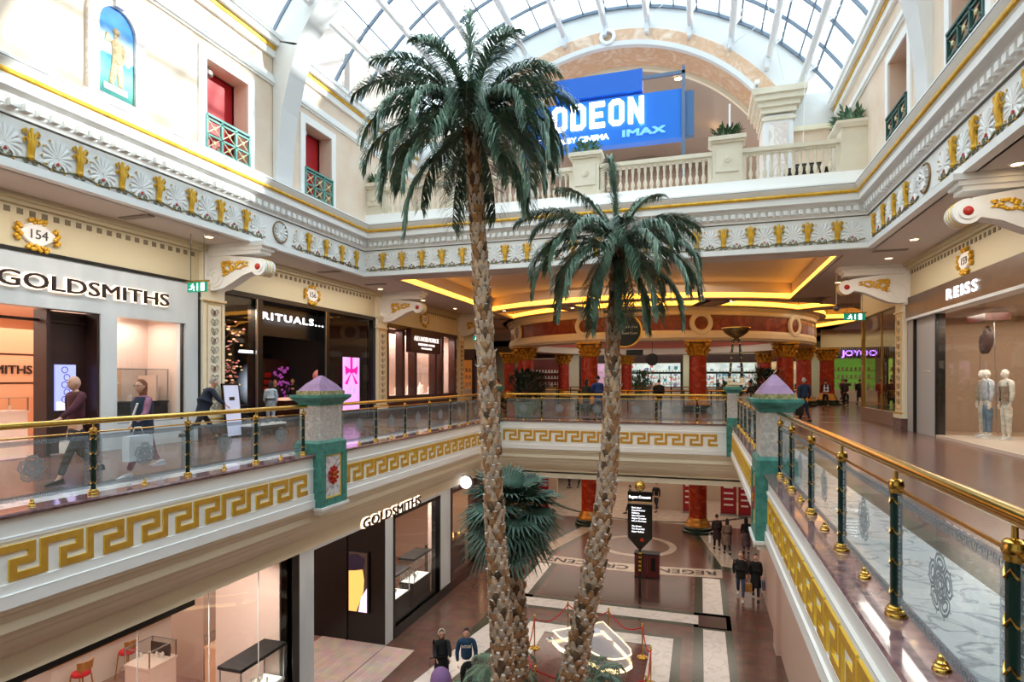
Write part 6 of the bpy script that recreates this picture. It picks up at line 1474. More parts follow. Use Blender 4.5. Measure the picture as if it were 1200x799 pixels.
area(-3, 43, 5.36, 11, 11, 380, (1, .80, .6)); area(-3, 60, 5.0, 30, 8, 700, (1, .95, .88)); area(12, 47, 5.3, 6, 9, 130, (1, .8, .55)); area(-18, 40, 5.4, 8, 10, 160, (1, .65, .4))
area(7.5, 34, 5.4, 6, 14, 130, (1, .78, .55)); area(-16, 36, 5.4, 4, 8, 60, (1, .7, .45))
area(-3, 40, -2.65, 16, 14, 420, (1, .84, .7)); area(-3.4, 31, 14.2, 9, 10, 420, (1, .84, .7))
area(5.0, 6.5, 5.5, .3, 12, 120, (1, .88, .76)); area(5.0, 18.3, 5.5, .3, 7, 90, (1, .88, .76)); area(-12.25, 7.0, 5.5, .3, 12, 150, (1, .90, .80)); area(-12.25, 19, 5.5, .3, 7, 80, (1, .90, .80)); area(-3.5, 25.8, 6.2, 12, 8, 220, (1, .78, .5))
area(-8.6, 14, -2.4, .4, 20, 30, (1, .9, .8)); area(1.6, 14, -2.4, .4, 20, 60, (1, .9, .8)); area(-3.4, 27, -2.6, 10, 3, 160, (1, .86, .72))
# ------------------------------------------------------------------ palms
def spline(pts, n):
    """Catmull-Rom through pts"""
    P = [Vector(p) for p in pts]; P = [P[0]*2-P[1]]+P+[P[-1]*2-P[-2]]; out = []
    m = len(P)-3
    for i in range(n+1):
        t = i/n*m; k = min(int(t), m-1); u = t-k
        a, b, c_, d = P[k:k+4]
        out.append(.5*((2*b)+(-a+c_)*u+(2*a-5*b+4*c_-d)*u*u+(-a+3*b-3*c_+d)*u**3))
    return out
def trunk(root, pts, r0, r1, seed, boots=True, row=.15, per=8, open_=1.0):
    r_ = random.Random(seed); P = spline(pts, 60); L = sum((b-a).length for a, b in zip(P[:-1], P[1:]))
    MB().tube(P, r0*.86, 14, r1*.86).build('trunk_core', 'trunk', root, True)
    if not boots: return
    rows = int(L/row); A = MB(); cum = 0
    for i in range(rows):
        t = (i+.5)/rows; k = min(int(t*60), 59); u = t*60-k
        p = P[k].lerp(P[k+1], u); ax = (P[min(k+1, 60)]-P[k]).normalized(); R = r0+(r1-r0)*t
        e1 = ax.cross(Vector((0, 1, 0))).normalized(); e2 = ax.cross(e1)
        for j in range(per):
            a = 2*PI*(j+.5*(i % 2))/per+r_.uniform(-.08, .08)
            n = e1*math.cos(a)+e2*math.sin(a); tg = ax.cross(n)
            w = 2*PI*R/per*.56*r_.uniform(.9, 1.12); h = row*1.15*r_.uniform(.85, 1.15); o = R*.86; out = R*.27*r_.uniform(.6, 1.6)*open_
            b0 = p+n*o-ax*h*.75; l0 = p+n*(o+out*.35)-tg*w; r0_ = p+n*(o+out*.35)+tg*w
            jt = r_.uniform(-.25, .25)*w; tipl = p+n*(o+out)+ax*h*r_.uniform(.5, .8)-tg*(w*.42-jt); tipr = p+n*(o+out)+ax*h*r_.uniform(.5, .8)+tg*(w*.42+jt); mid = p+n*(o+out*1.05)+ax*h*.0
            il = p+n*(o+out*.1)+ax*h*.7-tg*w*.4; ir = p+n*(o+out*.1)+ax*h*.7+tg*w*.4
            A.m = r_.choice((0, 0, 0, 1, 0, 1, 0, 3))
            A.poly([b0, r0_, mid]).poly([b0, mid, l0]).poly([l0, mid, tipl]).poly([mid, r0_, tipr]).poly([mid, tipr, tipl])
            A.m = 2; A.poly([tipl, tipr, ir, il]); A.m = 1
            A.poly([l0, tipl, il]).poly([r0_, ir, tipr])
            if r_.random() < .16:
                q = p+n*(o+out)+ax*h*.5; A.m = 2; A.tube([q, q+n*.05+ax*.06+tg*r_.uniform(-.04, .04)], .012, 4, .004)
    A.build('leaf_bases', ['boot', 'boot2', 'bootcut', 'trunk'], root, False)['kind'] = 'stuff'
def frond(az, el, L, droop, seed, ll=.42, nl=62, twist=0):
    r_ = random.Random(seed); N = 16; d = Vector((math.cos(az)*math.cos(el), math.sin(az)*math.cos(el), math.sin(el)))
    p = Vector((math.cos(az)*.05, math.sin(az)*.05, 0)); pts = [p.copy()]; dirs = [d.copy()]; e = el
    for i in range(N):
        e -= droop/N*(.5+1.3*i/N); e = max(e, -1.45); a2 = az+twist*i/N
        d = Vector((math.cos(a2)*math.cos(e), math.sin(a2)*math.cos(e), math.sin(e))); p = p+d*L/N; pts.append(p.copy()); dirs.append(d.copy())
    b = MB(); b.m = 1; b.tube(pts, .016, 5, .004); b.m = 0
    for i in range(nl):
        t = .10+.9*i/(nl-1); k = min(int(t*N), N-1); u = t*N-k; q = pts[k].lerp(pts[k+1], u); dd = dirs[k].lerp(dirs[k+1], u).normalized()
        side = dd.cross(Vector((0, 0, 1)))
        if side.length < .1: side = Vector((-math.sin(az), math.cos(az), 0))
        side.normalize(); up = side.cross(dd)
        prof = (.35+.65*math.sin(min(1, t*1.5)*PI/2))*(1 if t < .72 else 1-(t-.72)/.28*.45)
        for s in (-1, 1):
            for rep in range(2):
                l = ll*prof*r_.uniform(.8, 1.15); v = ((side*s*r_.uniform(.55, .9)+dd*r_.uniform(.45, .8)+up*r_.uniform(-.05, .25)) if el < 1.38 else (side*s*r_.uniform(.15, .35)+dd*.9+up*r_.uniform(-.3, .3))).normalized()
                qq = q+dd*r_.uniform(-.02, .02); m1 = qq+v*l*.4; v2 = (v+Vector((0, 0, -r_.uniform(.5, 1.0) if el < 1.38 else -.15))).normalized(); m2 = m1+v2*l*.35; v3 = (v2+Vector((0, 0, -.9))).normalized(); m3 = m2+v3*l*.3
                w = (v.cross(Vector((0, 0, 1))))
                if w.length < .05: w = dd
                w = w.normalized()*.011
                b.quad(qq-w, qq+w, m1+w*1.1, m1-w*1.1); b.quad(m1-w*1.1, m1+w*1.1, m2+w*.8, m2-w*.8); b.poly([m2-w*.8, m2+w*.8, m3])
    return b
def feather_palm(label, tpts, r0, r1, specs, seed, ll=.42, name='date_palm', mtop=.0, base=None):
    base = Vector(tpts[0]); root = thing(name, label, 'palm', Matrix.Translation(base))
    trunk(root, [Vector(p)-base for p in tpts], r0, r1, seed)
    top = Vector(tpts[-1])-base; r_ = random.Random(seed+1)
    # shaggy collar
    b = MB()
    for k in range(120):
        a = r_.uniform(0, 2*PI); q = top+Vector((r1*math.cos(a), r1*math.sin(a), r_.uniform(-.35, .1))); b.tube([q, q+Vector((.06*math.cos(a), .06*math.sin(a), r_.uniform(.05, .2)))], .014, 3, .004)
    b.build('fibre_collar', 'trunk', root)
    for i, (az, el, L, dr, tw) in enumerate(specs):
        f = frond(az, el, L, dr, seed*100+i, ll*r_.uniform(.9, 1.1), twist=tw); o = f.build('frond', ['frond', 'rachis'], root, False); o.location = top+Vector((0, 0, r_.uniform(-.08, .12)))
def az(deg): return math.radians(deg)   # 0 = towards picture right (camera right), 90 = away from camera
CAMR = TH
def specs(lst): return [(az(a)+CAMR, math.radians(e), L*(.86 if abs(a) < 36 and L > 2.25 else 1), d, tw) for a, e, L, d, tw in lst]
S1 = [(100, 88, 2.5, .35, 0), (60, 82, 2.3, .7, 0), (150, 80, 2.4, .8, 0), (15, 66, 2.5, 1.3, .2), (165, 66, 2.5, 1.3, -.2), (-10, 72, 2.4, 1.5, 0), (190, 72, 2.4, 1.4, 0), (-60, 76, 2.2, 1.6, 0), (240, 76, 2.2, 1.7, 0), (0, 55, 2.6, 1.5, 0), (180, 56, 2.6, 1.5, 0),
      (5, 42, 2.5, 1.9, .1), (178, 44, 2.5, 1.8, 0), (-25, 40, 2.3, 2.0, 0), (205, 42, 2.3, 2.1, 0), (40, 45, 2.3, 1.8, 0), (140, 45, 2.3, 1.8, 0), (80, 55, 2.1, 1.9, 0), (-50, 42, 2.1, 2.2, 0), (230, 42, 2.1, 2.3, 0), (-90, 50, 1.9, 2.5, 0), (270, 30, 1.9, 2.1, 0),
      (0, 20, 2.3, 1.6, 0), (182, 20, 2.4, 1.5, 0), (28, 22, 2.2, 1.5, 0), (152, 22, 2.3, 1.5, 0), (-30, 16, 2.2, 1.7, 0), (212, 16, 2.2, 1.7, 0), (-65, 14, 2.0, 1.8, 0), (245, 14, 2.0, 1.7, 0), (65, 20, 2.0, 1.5, 0), (115, 20, 2.0, 1.5, 0),
      (-5, -5, 2.3, 1.4, 0), (185, -2, 2.4, 1.4, 0), (-40, -12, 2.2, 1.3, 0), (220, -10, 2.3, 1.3, 0), (40, -8, 2.1, 1.3, 0), (140, -8, 2.1, 1.3, 0), (90, -10, 1.9, 1.3, 0),
      (-15, -32, 2.3, 1.0, 0), (195, -32, 2.4, 1.0, 0), (60, -40, 1.9, .9, 0), (120, -40, 1.9, .9, 0)]
feather_palm('tallest palm with shaggy bark trunk and drooping feather fronds, left of centre', [(-3.56, 10.95, ZL+.0), (-3.60, 10.93, -4.0), (-3.72, 10.9, -1.6), (-3.84, 10.85, .9), (-3.98, 10.8, 3.4), (-4.17, 10.74, 6.52)], .215, .125, specs(S1), 3, .52)
S2 = [(100, 88, 2.0, .35, 0), (40, 72, 2.1, 1.0, 0), (145, 72, 2.1, 1.0, 0), (8, 50, 2.3, 1.3, 0), (176, 50, 2.3, 1.3, 0), (5, 58, 2.0, 1.7, .1), (175, 58, 2.1, 1.8, 0), (-40, 64, 1.7, 2.5, 0), (220, 62, 1.8, 2.2, 0), (-90, 60, 1.5, 2.6, 0),
      (10, 36, 2.1, 1.7, 0), (172, 38, 2.2, 1.9, 0), (-22, 32, 2.1, 2.0, 0), (202, 34, 2.1, 2.1, 0), (70, 46, 1.8, 1.7, 0), (-60, 30, 1.8, 2.2, 0), (245, 30, 1.8, 2.1, 0),
      (0, 10, 2.2, 1.5, 0), (185, 12, 2.3, 1.6, 0), (-35, 5, 2.0, 1.5, 0), (215, 6, 2.0, 1.6, 0), (35, 12, 1.9, 1.5, 0), (145, 12, 1.9, 1.5, 0), (-80, 8, 1.7, 1.6, 0),
      (-12, -18, 2.1, 1.2, 0), (192, -16, 2.1, 1.3, 0), (-50, -28, 1.9, 1.1, 0), (228, -30, 1.9, 1.1, 0), (60, -20, 1.8, 1.2, 0), (120, -20, 1.8, 1.2, 0),
      (-28, -52, 1.8, .8, 0), (208, -52, 1.9, .8, 0), (250, -62, 1.7, .6, 0), (-75, -62, 1.6, .6, 0)]
feather_palm('shorter feather palm with leaning curved trunk, right of the tallest', [(-2.75, 12.25, ZL), (-2.53, 12.31, -4.6), (-2.27, 12.4, -3.1), (-2.02, 12.46, -1.7), (-1.84, 12.5, -.3), (-1.75, 12.54, 1.0), (-1.72, 12.56, 2.6), (-1.64, 12.58, 4.42)], .255, .115, specs(S2), 5, .46)
# fan palm
def fan(az_, el, pl, R, seed, roll=0):
    r_ = random.Random(seed); d = Vector((math.cos(az_)*math.cos(el), math.sin(az_)*math.cos(el), math.sin(el))); side = d.cross(Vector((0, 0, 1))).normalized()
    b = MB(); b.m = 1; q = d*pl+Vector((0, 0, -.08*pl)); b.tube([Vector((0, 0, 0)), d*pl*.5, q], .016, 5, .011); b.m = 0
    el2 = el-.35; f = Vector((math.cos(az_)*math.cos(el2), math.sin(az_)*math.cos(el2), math.sin(el2))); up = side.cross(f); n = 26
    for k in range(n):
        a = -1.9+3.8*k/(n-1); v = (f*math.cos(a)+side*math.sin(a)+up*(.12*abs(math.sin(a)))).normalized(); w = (side*math.cos(a)-f*math.sin(a)).normalized(); L = R*(.82+.18*math.cos(a))*r_.uniform(.92, 1.05)
        m1 = q+v*L*.6; tip = q+v*L+Vector((0, 0, -.16*L*r_.uniform(.5, 1.6))); hw = L*.6*math.sin(3.8/(n-1)/2)
        b.poly([q, m1-w*hw+up*-.015, m1+up*.02]); b.poly([q, m1+up*.02, m1+w*hw-up*.015]); b.poly([m1-w*hw*.95, m1+w*hw*.95, tip])
    return b
base = Vector((-3.86, 12.95, ZL)); root = thing('fan_palm', 'short fan palm with blue green fan leaves behind the tallest trunk', 'palm', Matrix.Translation(base))
trunk(root, [(0, 0, 0), (-.03, 0, 1.5), (-.1, -.02, 3.4), (-.2, -.05, 5.2)], .21, .18, 9, open_=1.4)
r_ = random.Random(12); k = 0
for el, n in ((62, 6), (40, 9), (16, 10), (-10, 10), (-36, 9)):
    for j in range(n):
        a = 2*PI*j/n+k*.7; f = fan(a, math.radians(el)+r_.uniform(-.1, .1), r_.uniform(.45, .7), r_.uniform(.78, .98), 50+k*10+j); o = f.build('fan_leaf', ['frond2', 'rachis'], root, False); o.location = (-.2, -.05, 5.2+r_.uniform(-.1, .15))
    k += 1
b = MB()
for j in range(90):
    a = r_.uniform(0, 2*PI); q = Vector((-.2+.2*math.cos(a), -.05+.2*math.sin(a), 5.2-r_.uniform(0, .9))); b.tube([q, q+Vector((.14*math.cos(a), .14*math.sin(a), -r_.uniform(.2, .5)))], .02, 3, .005)
b.build('dry_leaf_skirt', 'boot2', root)
# low palms in the planter at the foot
root = thing('planter_bed', 'round planter bed at the foot of the palms', 'planter', T(-3.7, 12.1, ZL)); MB().lathe([(2.1, 0), (2.1, .5), (2.2, .55), (2.2, .62), (2.0, .62), (1.95, .55), (.02, .55)], n=40).build('planter_wall', 'greymarble', root, None)
MB().lathe([(1.95, .56), (.02, .6)], n=30).build('soil', 'blackm', root)
for i, (x, y, h, n, sd, l) in enumerate(((-4.45, 13.2, .85, 16, 71, 'low feathery palm in front of the couple with the pushchair'), (-2.35, 13.6, .8, 14, 72, 'low feathery palm between the two trunks before the piano'), (-4.55, 11.7, .9, 12, 73, 'low feathery palm at the left rim of the planter'))):
    root = thing('low_palm', l, 'palm', T(x, y, ZL+.58)); r_ = random.Random(sd)
    MB().tube([(0, 0, -.02), (0, 0, h)], .05, 7, .03).build('stem', 'trunk', root)
    for j in range(n):
        f = frond(2*PI*j/n, r_.uniform(.5, 1.1), r_.uniform(.8, 1.1), 1.9, sd*10+j, .24, 26); o = f.build('frond', ['frond', 'rachis'], root, False); o.location = (0, 0, h)
# ------------------------------------------------------------------ people
def skinmesh(name, pts, edges, root_i, mats, parent, sub=1, label=None):
    """pts: list of (x,y,z,r) or (x,y,z,rx,ry); grows one continuous surface along the joints"""
    me = bpy.data.meshes.new(name); me.from_pydata([p[:3] for p in pts], edges, [])
    o = bpy.data.objects.new(name, me); C.objects.link(o)
    bm = bmesh.new(); bm.from_mesh(me); ly = bm.verts.layers.skin.verify(); bm.verts.ensure_lookup_table()
    for i, p in enumerate(pts): bm.verts[i][ly].radius = (p[3], p[4] if len(p) > 4 else p[3]); bm.verts[i][ly].use_root = (i == root_i)
    bm.to_mesh(me); bm.free()
    md = o.modifiers.new('s', 'SKIN'); md.use_smooth_shade = True; md.branch_smoothing = .4
    ss = o.modifiers.new('d', 'SUBSURF'); ss.levels = sub; ss.render_levels = sub
    dg = bpy.context.evaluated_depsgraph_get(); m2 = bpy.data.meshes.new_from_object(o.evaluated_get(dg)); bpy.data.objects.remove(o); bpy.data.meshes.remove(me)
    m2.name = name; m2.materials.clear()
    for m in (mats if isinstance(mats, (list, tuple)) else [mats]): m2.materials.append(M[m] if isinstance(m, str) else m)
    for p in m2.polygons: p.use_smooth = True
    return m2
def addhead(me_parts, hc, fwd, tilt): pass
def cmat(c, rough=.85): 
    k = 'cl_%d_%d_%d' % tuple(c)
    if k not in M: M[k] = mat('cloth_%d_%d_%d' % tuple(c), c, rough, 0, tuple(int(v*.8) for v in c), 9)
    return k
def person(X, label, H=1.72, top=(40, 50, 80), legs=(40, 44, 60), skin='skin', hair=(70, 50, 40), hairlen=.1, stride=0, pose=None, coat=None, skirt=None, arms=((.05, .02), (.05, .02)), lean=0, shoes=(40, 36, 34), bag=None, headturn=0, female=False, name='person', bald=False, glasses=False, fine=False, sit=False, mann=None):
    """figure faces +x of its local frame; arms: (forward angle, elbow bend) per side (left=+y)"""
    k = H/1.72; root = thing(name, label, 'mannequin' if mann else 'person', X if isinstance(X, Matrix) else Matrix.Translation(X))
    sk = mann or skin; sw = (.165 if female else .195)*k; hw = .09*k
    hipz = (.90 if not sit else .48)*k; chz = hipz+.42*k; shz = hipz+.52*k; nz = hipz+.585*k; hz = hipz+.72*k
    def lx(z): return math.sin(lean)*(z-hipz)
    def V(x, y, z): return (x+lx(z) if z > hipz else x, y, z if z <= hipz else hipz+(z-hipz)*math.cos(lean))
    kn, an = [], []
    for s in (1, -1):
        st_ = stride*s
        if sit: knp = (.42*k, s*hw*1.2, .47*k); anp = (.40*k, s*hw*1.2, .09*k)
        else:
            knp = (math.sin(st_)*.42*k+.03*k*(abs(stride) > .05), s*hw, hipz-math.cos(st_)*.42*k); b_ = -.55 if (st_ < 0) else .05
            a2 = st_+ (b_ if abs(stride) > .05 else 0); anp = (knp[0]+math.sin(a2)*.42*k, s*hw, max(.085*k, knp[2]-math.cos(a2)*.42*k))
        kn.append(knp); an.append(anp)
    # arms
    el, wr = [], []
    for s, (fa, eb) in zip((1, -1), arms):
        sx, sy_, sz = V(0, s*sw, shz); out_ = .12
        e_ = (sx+math.sin(fa)*.28*k, sy_+s*out_*.28*k*1.2, sz-math.cos(fa)*.28*k); a2 = fa+eb; w_ = (e_[0]+math.sin(a2)*.25*k, e_[1]-s*.02*k, e_[2]-math.cos(a2)*.25*k); el.append(e_); wr.append(w_)
    P = []; E = []
    def ad(p, r, par=None, r2=None):
        P.append((p[0], p[1], p[2], r*k, (r2 or r)*k)); i = len(P)-1
        if par is not None: E.append((par, i))
        return i
    pel = ad((0, 0, hipz), .075, None, .10); wa = ad(V(0, 0, hipz+.18*k), .075, pel, .10); ch = ad(V(0, 0, chz), .085, wa, .125); nb = ad(V(0, 0, shz+.0*k), .055, ch, .08); nk = ad(V(.005, 0, nz), .05, nb)
    hd0 = ad(V(.015*k, 0, nz+.06*k), .05, nk); hands = []
    for q, s in enumerate((1, -1)):
        hp = ad((0, s*hw, hipz-.07*k), .062, pel); kk = ad(kn[q], .045, hp); cf = ad(tuple(kn[q][i]*.7+an[q][i]*.3 for i in range(3)), .044, kk); aa = ad(an[q], .036, cf)
        ft = ad((an[q][0]+.06*k, an[q][1], an[q][2]-.05*k), .035, aa, .03); ad((an[q][0]+.15*k, an[q][1]+s*.01, an[q][2]-.055*k), .022, ft, .035)
        sh = ad(V(0, s*sw*.88, shz-.01), .046, nb); ee = ad(el[q], .040, sh); ww = ad(wr[q], .026, ee)
        dv = (Vector(wr[q])-Vector(el[q])).normalized(); pc = Vector(wr[q])+dv*.05*k; pm = ad(pc, .022, ww, .036)
        hands.append((Vector(wr[q]), dv, s))
        if fine:
            sd = dv.cross(Vector((0, 1, 0))).normalized()
            for f_ in range(4):
                off = sd*(f_-1.5)*.019*k; bse = pc+dv*.035*k+off; l_ = (.07, .08, .075, .058)[f_]*k
                a_ = ad(bse, .0095, pm); b_ = ad(bse+dv*l_*.5+Vector((0, -s*.008, 0)), .009, a_); ad(bse+dv*l_*.9+Vector((0, -s*.03*k, 0)), .0075, b_)
            th0 = ad(pc-dv*.015*k+sd*.035*k, .011, pm); ad(pc+dv*.03*k+sd*.05*k, .009, th0)
        else:
            for f_ in range(2): sd = dv.cross(Vector((0, 1, 0))).normalized(); ad(pc+dv*.085*k+sd*(f_-.5)*.03*k, .014, pm)
    hc = Vector(V(.03*k, 0, nz+.14*k))
    me = skinmesh('body', P, E, pel, [sk], root)
    # head merged into the body surface
    R = Matrix.Rotation(headturn, 4, 'Z')
    bm = bmesh.new(); bm.from_mesh(me)
    hb = bmesh.new(); bmesh.ops.create_uvsphere(hb, u_segments=20, v_segments=14, radius=1)
    for v in hb.verts:
        x, y, z = v.co; jaw = max(0, -z); y2 = y*(.074-.018*jaw); x2 = x*(.094-.012*jaw)+(.012*jaw if x > 0 else 0); z2 = z*.118
        if x > .8 and abs(y) < .3 and -.35 < z < .15: x2 += .018*(1-abs(y)/.3)*(1-abs(z+.2)/.4)
        if x > .6 and .05 < z < .35 and .2 < abs(y) < .6: x2 -= .007
        if x > .6 and -.75 < z < -.5 and abs(y) < .4: x2 += .006
        v.co = hc+R @ Vector((x2*k, y2*k, z2*k))
    tmp = bpy.data.meshes.new('t'); hb.to_mesh(tmp); hb.free(); bm.from_mesh(tmp); bpy.data.meshes.remove(tmp)
    for s in (-1, 1):
        eb_ = bmesh.new(); bmesh.ops.create_uvsphere(eb_, u_segments=8, v_segments=6, radius=1)
        for v in eb_.verts: v.co = hc+R @ Vector(((v.co.x*.018-.005)*k, (s*.076+v.co.y*.009)*k, (v.co.z*.03-.005)*k))
        t2 = bpy.data.meshes.new('t'); eb_.to_mesh(t2); eb_.free(); bm.from_mesh(t2); bpy.data.meshes.remove(t2)
    bm.to_mesh(me); bm.free(); o = link('body', me, root)
    md = o.modifiers.new('r', 'REMESH'); md.mode = 'VOXEL'; md.voxel_size = (.008 if fine else .014); md.use_smooth_shade = True
    dg = bpy.context.evaluated_depsgraph_get(); m3 = bpy.data.meshes.new_from_object(o.evaluated_get(dg)); o.modifiers.clear(); o.data = m3; m3.name = 'body'
    m3.materials.clear(); m3.materials.append(M[sk])
    for p in m3.polygons: p.use_smooth = True
    if mann is None:
        for s in (-1, 1):
            MB().sphere(tuple(hc+R @ Vector((.086*k, s*.03*k, .012*k))), .011*k, 8, 6, (.5, 1, .7)).build('eye', 'letterd', root, True)
        MB().sphere(tuple(hc+R @ Vector((.088*k, 0, -.062*k))), .02*k, 8, 4, (.35, 1, .25)).build('mouth', mat('lip', (170, 96, 88), .6), root, True)
    # clothing
    tm = cmat(top); tp = []; te = []
    def ad2(p, r, par=None, r2=None):
        tp.append((p[0], p[1], p[2], r*k, (r2 or r)*k)); i = len(tp)-1
        if par is not None: te.append((par, i))
        return i
    ex = 1.22 if coat else 1.13
    t1 = ad2(V(0, 0, hipz+.05*k), .120*ex, None, .145*ex); t2 = ad2(V(.0, 0, hipz+.2*k), .104*ex, t1, .132*ex); t3 = ad2(V(0, 0, chz), .112*ex, t2, .158*ex); t4 = ad2(V(0, 0, shz+.01*k), .075*ex, t3, .11*ex)
    t6 = ad2(V(0, 0, nz-.015*k), .054*ex, t4)
    for q, s in enumerate((1, -1)):
        a = ad2(V(0, s*sw*.92, shz-.0), .066*ex, t4); b_ = ad2(el[q], .05*ex, a); c_ = ad2(tuple(el[q][i]*.12+wr[q][i]*.88 for i in range(3)), .037*ex, b_)
    if coat: t0 = ad2((0, 0, hipz-.16*k), .135*ex, t1, .17*ex)
    m_ = skinmesh('top', tp, te, t1, [tm], root); link('jacket' if coat else 'jumper', m_, root)
    if coat and coat > .3:
        b = MB(); rings = []
        for z, rx, ry in ((hipz+.1*k, .135, .165), (hipz-.1*k, .16, .195), (hipz-coat*k, .19+.1*abs(stride), .20)):
            rings.append([(rx*k*math.cos(2*PI*j/18)+(.0), ry*k*math.sin(2*PI*j/18), z) for j in range(18)])
        b.loft(rings).build('coat_skirt', tm, root, True)
    if skirt:
        b = MB(); rings = []
        for z, rx, ry in ((hipz+.12*k, .115, .145), (hipz-.1*k, .15, .175), (hipz-skirt[0]*k, .20+.35*abs(stride)*skirt[0], .21)):
            rings.append([(rx*k*math.cos(2*PI*j/18)*(1+.06*math.sin(5*j)), ry*k*math.sin(2*PI*j/18), z) for j in range(18)])
        b.loft(rings).build('skirt', cmat(skirt[1]), root, True)
    lp = []; le = []
    def ad3(p, r, par=None, r2=None):
        lp.append((p[0], p[1], p[2], r*k, (r2 or r)*k)); i = len(lp)-1
        if par is not None: le.append((par, i))
        return i
    l0 = ad3((0, 0, hipz+.03*k), .13, None, .145); l1 = ad3((0, 0, hipz-.03*k), .135, l0, .145)
    for q, s in enumerate((1, -1)):
        a = ad3((0 if not sit else .06*k, s*hw, hipz-(.09*k if not sit else .0)), .094, l1); b_ = ad3(kn[q], .066, a); ad3(tuple(kn[q][i]*.12+an[q][i]*.88 for i in range(3)), .053, b_)
    m_ = skinmesh('trousers', lp, le, l0, [cmat(legs)], root); link('trousers', m_, root)
    for q, s in enumerate((1, -1)):
        ax, ay, azz = an[q]
        b = MB(); b.loft([[(ax+x*k, ay+y*k, azz+z*k) for x, y, z in r] for r in ([(-.07, -.038, -.083), (.08, -.05, -.083), (.19, -.03, -.083), (.2, .03, -.083), (.08, .05, -.083), (-.07, .038, -.083)], [(-.075, -.038, -.06), (.08, -.052, -.06), (.2, -.03, -.06), (.21, .03, -.06), (.08, .052, -.06), (-.075, .038, -.06)], [(-.06, -.034, .01), (.03, -.036, .0), (.12, -.026, -.03), (.12, .026, -.03), (.03, .036, .0), (-.06, .034, .01)])])
        b.build('shoe', cmat(shoes), root, True)
    if hair is not None and mann is None:
        b = MB(); n = 16; rings = []
        for j in range(9):
            t = j/8*(1.75 if not bald else 1.2); rr = math.sin(t); zz = math.cos(t)
            rings.append([tuple(hc+R @ Vector(((rr*math.cos(a)*.104-.012-(.03*j/8 if math.cos(a) > 0 else 0))*k, rr*math.sin(a)*.084*k, (zz*.128+.004+(.045*max(0, math.cos(a))*(j/8)))*k))) for a in [2*PI*i/n for i in range(n)]])
        rings[0] = [tuple(Vector(p)) for p in rings[0]]
        b.loft(rings)
        if hairlen > .12:
            b.loft([[tuple(hc+R @ Vector(((-.045+rx*math.cos(a))*k, ry*math.sin(a)*k, z*k))) for a in [2*PI*i/12 for i in range(12)]] for z, rx, ry in ((.06, .06, .08), (-.05, .055, .09), (-.05-hairlen, .035, .07))])
        b.build('hair', cmat(hair), root, True)
    if glasses:
        b = MB()
        for s in (-1, 1): b.tube([tuple(hc+R @ Vector(((.098)*k, (s*.033+.022*math.cos(a))*k, (.012+.017*math.sin(a))*k))) for a in [2*PI*i/12 for i in range(13)]], .003, 4); b.tube([tuple(hc+R @ Vector((.095*k, s*.055*k, .014*k))), tuple(hc+R @ Vector((.0, s*.08*k, .014*k)))], .003, 4)
        b.build('glasses', 'letterd', root)
    return root, wr, hc
def FA(x, y, z, deg): return T(x, y, z) @ RZ(math.radians(deg))
def carried(name, label, cat, X, w, h, d, m_, handle=True, stripes=None):
    root = thing(name, label, cat, X); b = MB(); b.loft([[(x*w/2*s, y*d/2*s, z) for x, y in ((-1, -1), (1, -1), (1, 1), (-1, 1))] for s, z in ((.95, -h), (1, -h*.5), (.96, 0))]); b.build('bag_body', m_, root)
    if handle: MB().tube([(-w*.25, 0, 0), (-w*.12, 0, .14), (w*.12, 0, .14), (w*.25, 0, 0)], .008, 5).build('handle', m_, root)
    return root
def wpt(X, p): return X @ Vector(p)
# couple walking left on the upper walkway (they head towards the camera side of the mall, -y)
X = FA(-9.8, 7.3, 0, -96); r_, w_, h_ = person(X, 'bald man in maroon jumper walking behind the left railing', 1.74, (84, 34, 46), (44, 42, 48), hair=None, stride=.32, arms=((.75, .15), (-.1, .1)), headturn=-.1, fine=True)
carried('handbag', 'small white carrier bag in the bald man\'s trailing hand', 'bag', T(*wpt(X, (w_[1][0]+.0, w_[1][1]-.02, w_[1][2]-.22))), .3, .2, .12, 'white')
X = FA(-9.25, 8.05, 0, -92); r_, w_, h_ = person(X, 'auburn haired woman in glasses, navy waistcoat and long mauve dress carrying bag', 1.68, (164, 108, 136), (120, 60, 80), hair=(140, 84, 58), hairlen=.2, stride=.36, skirt=(.58, (140, 86, 104)), female=True, arms=((.35, .5), (-.15, .1)), glasses=True, shoes=(226, 222, 224), fine=True)
MB().loft([[(rx*math.cos(a), ry*math.sin(a), z) for a in [2*PI*i/16 for i in range(16)]] for z, rx, ry in ((.78, .17, .2), (1.05, .15, .18), (1.3, .155, .2), (1.41, .09, .12))]).build('waistcoat', cmat((34, 48, 70)), r_, True)
MB().tube([(.17, .1, 1.3), (.19, 0, 1.05), (.17, -.1, .85)], .018, 5).build('bag_strap', 'white', r_)
carried('shopping_bag', 'large white printed shopping bag held by the auburn haired woman', 'bag', T(*wpt(X, (w_[0][0]+.0, w_[0][1]+.06, w_[0][2]-.2))) @ RZ(1.57), .46, .42, .16, mat('white_bag', (222, 228, 236), .6))
X = FA(-12.75, 12.9, 0, 60); person(X, 'man in navy padded coat bending towards the notice board', 1.78, (34, 44, 66), (36, 38, 48), hair=(150, 140, 134), hairlen=.05, stride=.42, coat=.2, lean=.38, arms=((-.35, .6), (.5, .4)), fine=False)
X = FA(-14.5, 17.75, 0, 125); person(X, 'woman in pale blue top and light trousers seen from behind at the cosmetics shop', 1.64, (176, 196, 214), (190, 206, 222), hair=(44, 34, 34), hairlen=.14, female=True, shoes=(230, 230, 230), coat=.1)
X = FA(-17.1, 21.2, 0, -30); person(X, 'blonde shop assistant in black behind the cosmetics counter', 1.68, (24, 24, 28), (24, 24, 28), hair=(180, 140, 100), hairlen=.14, female=True)
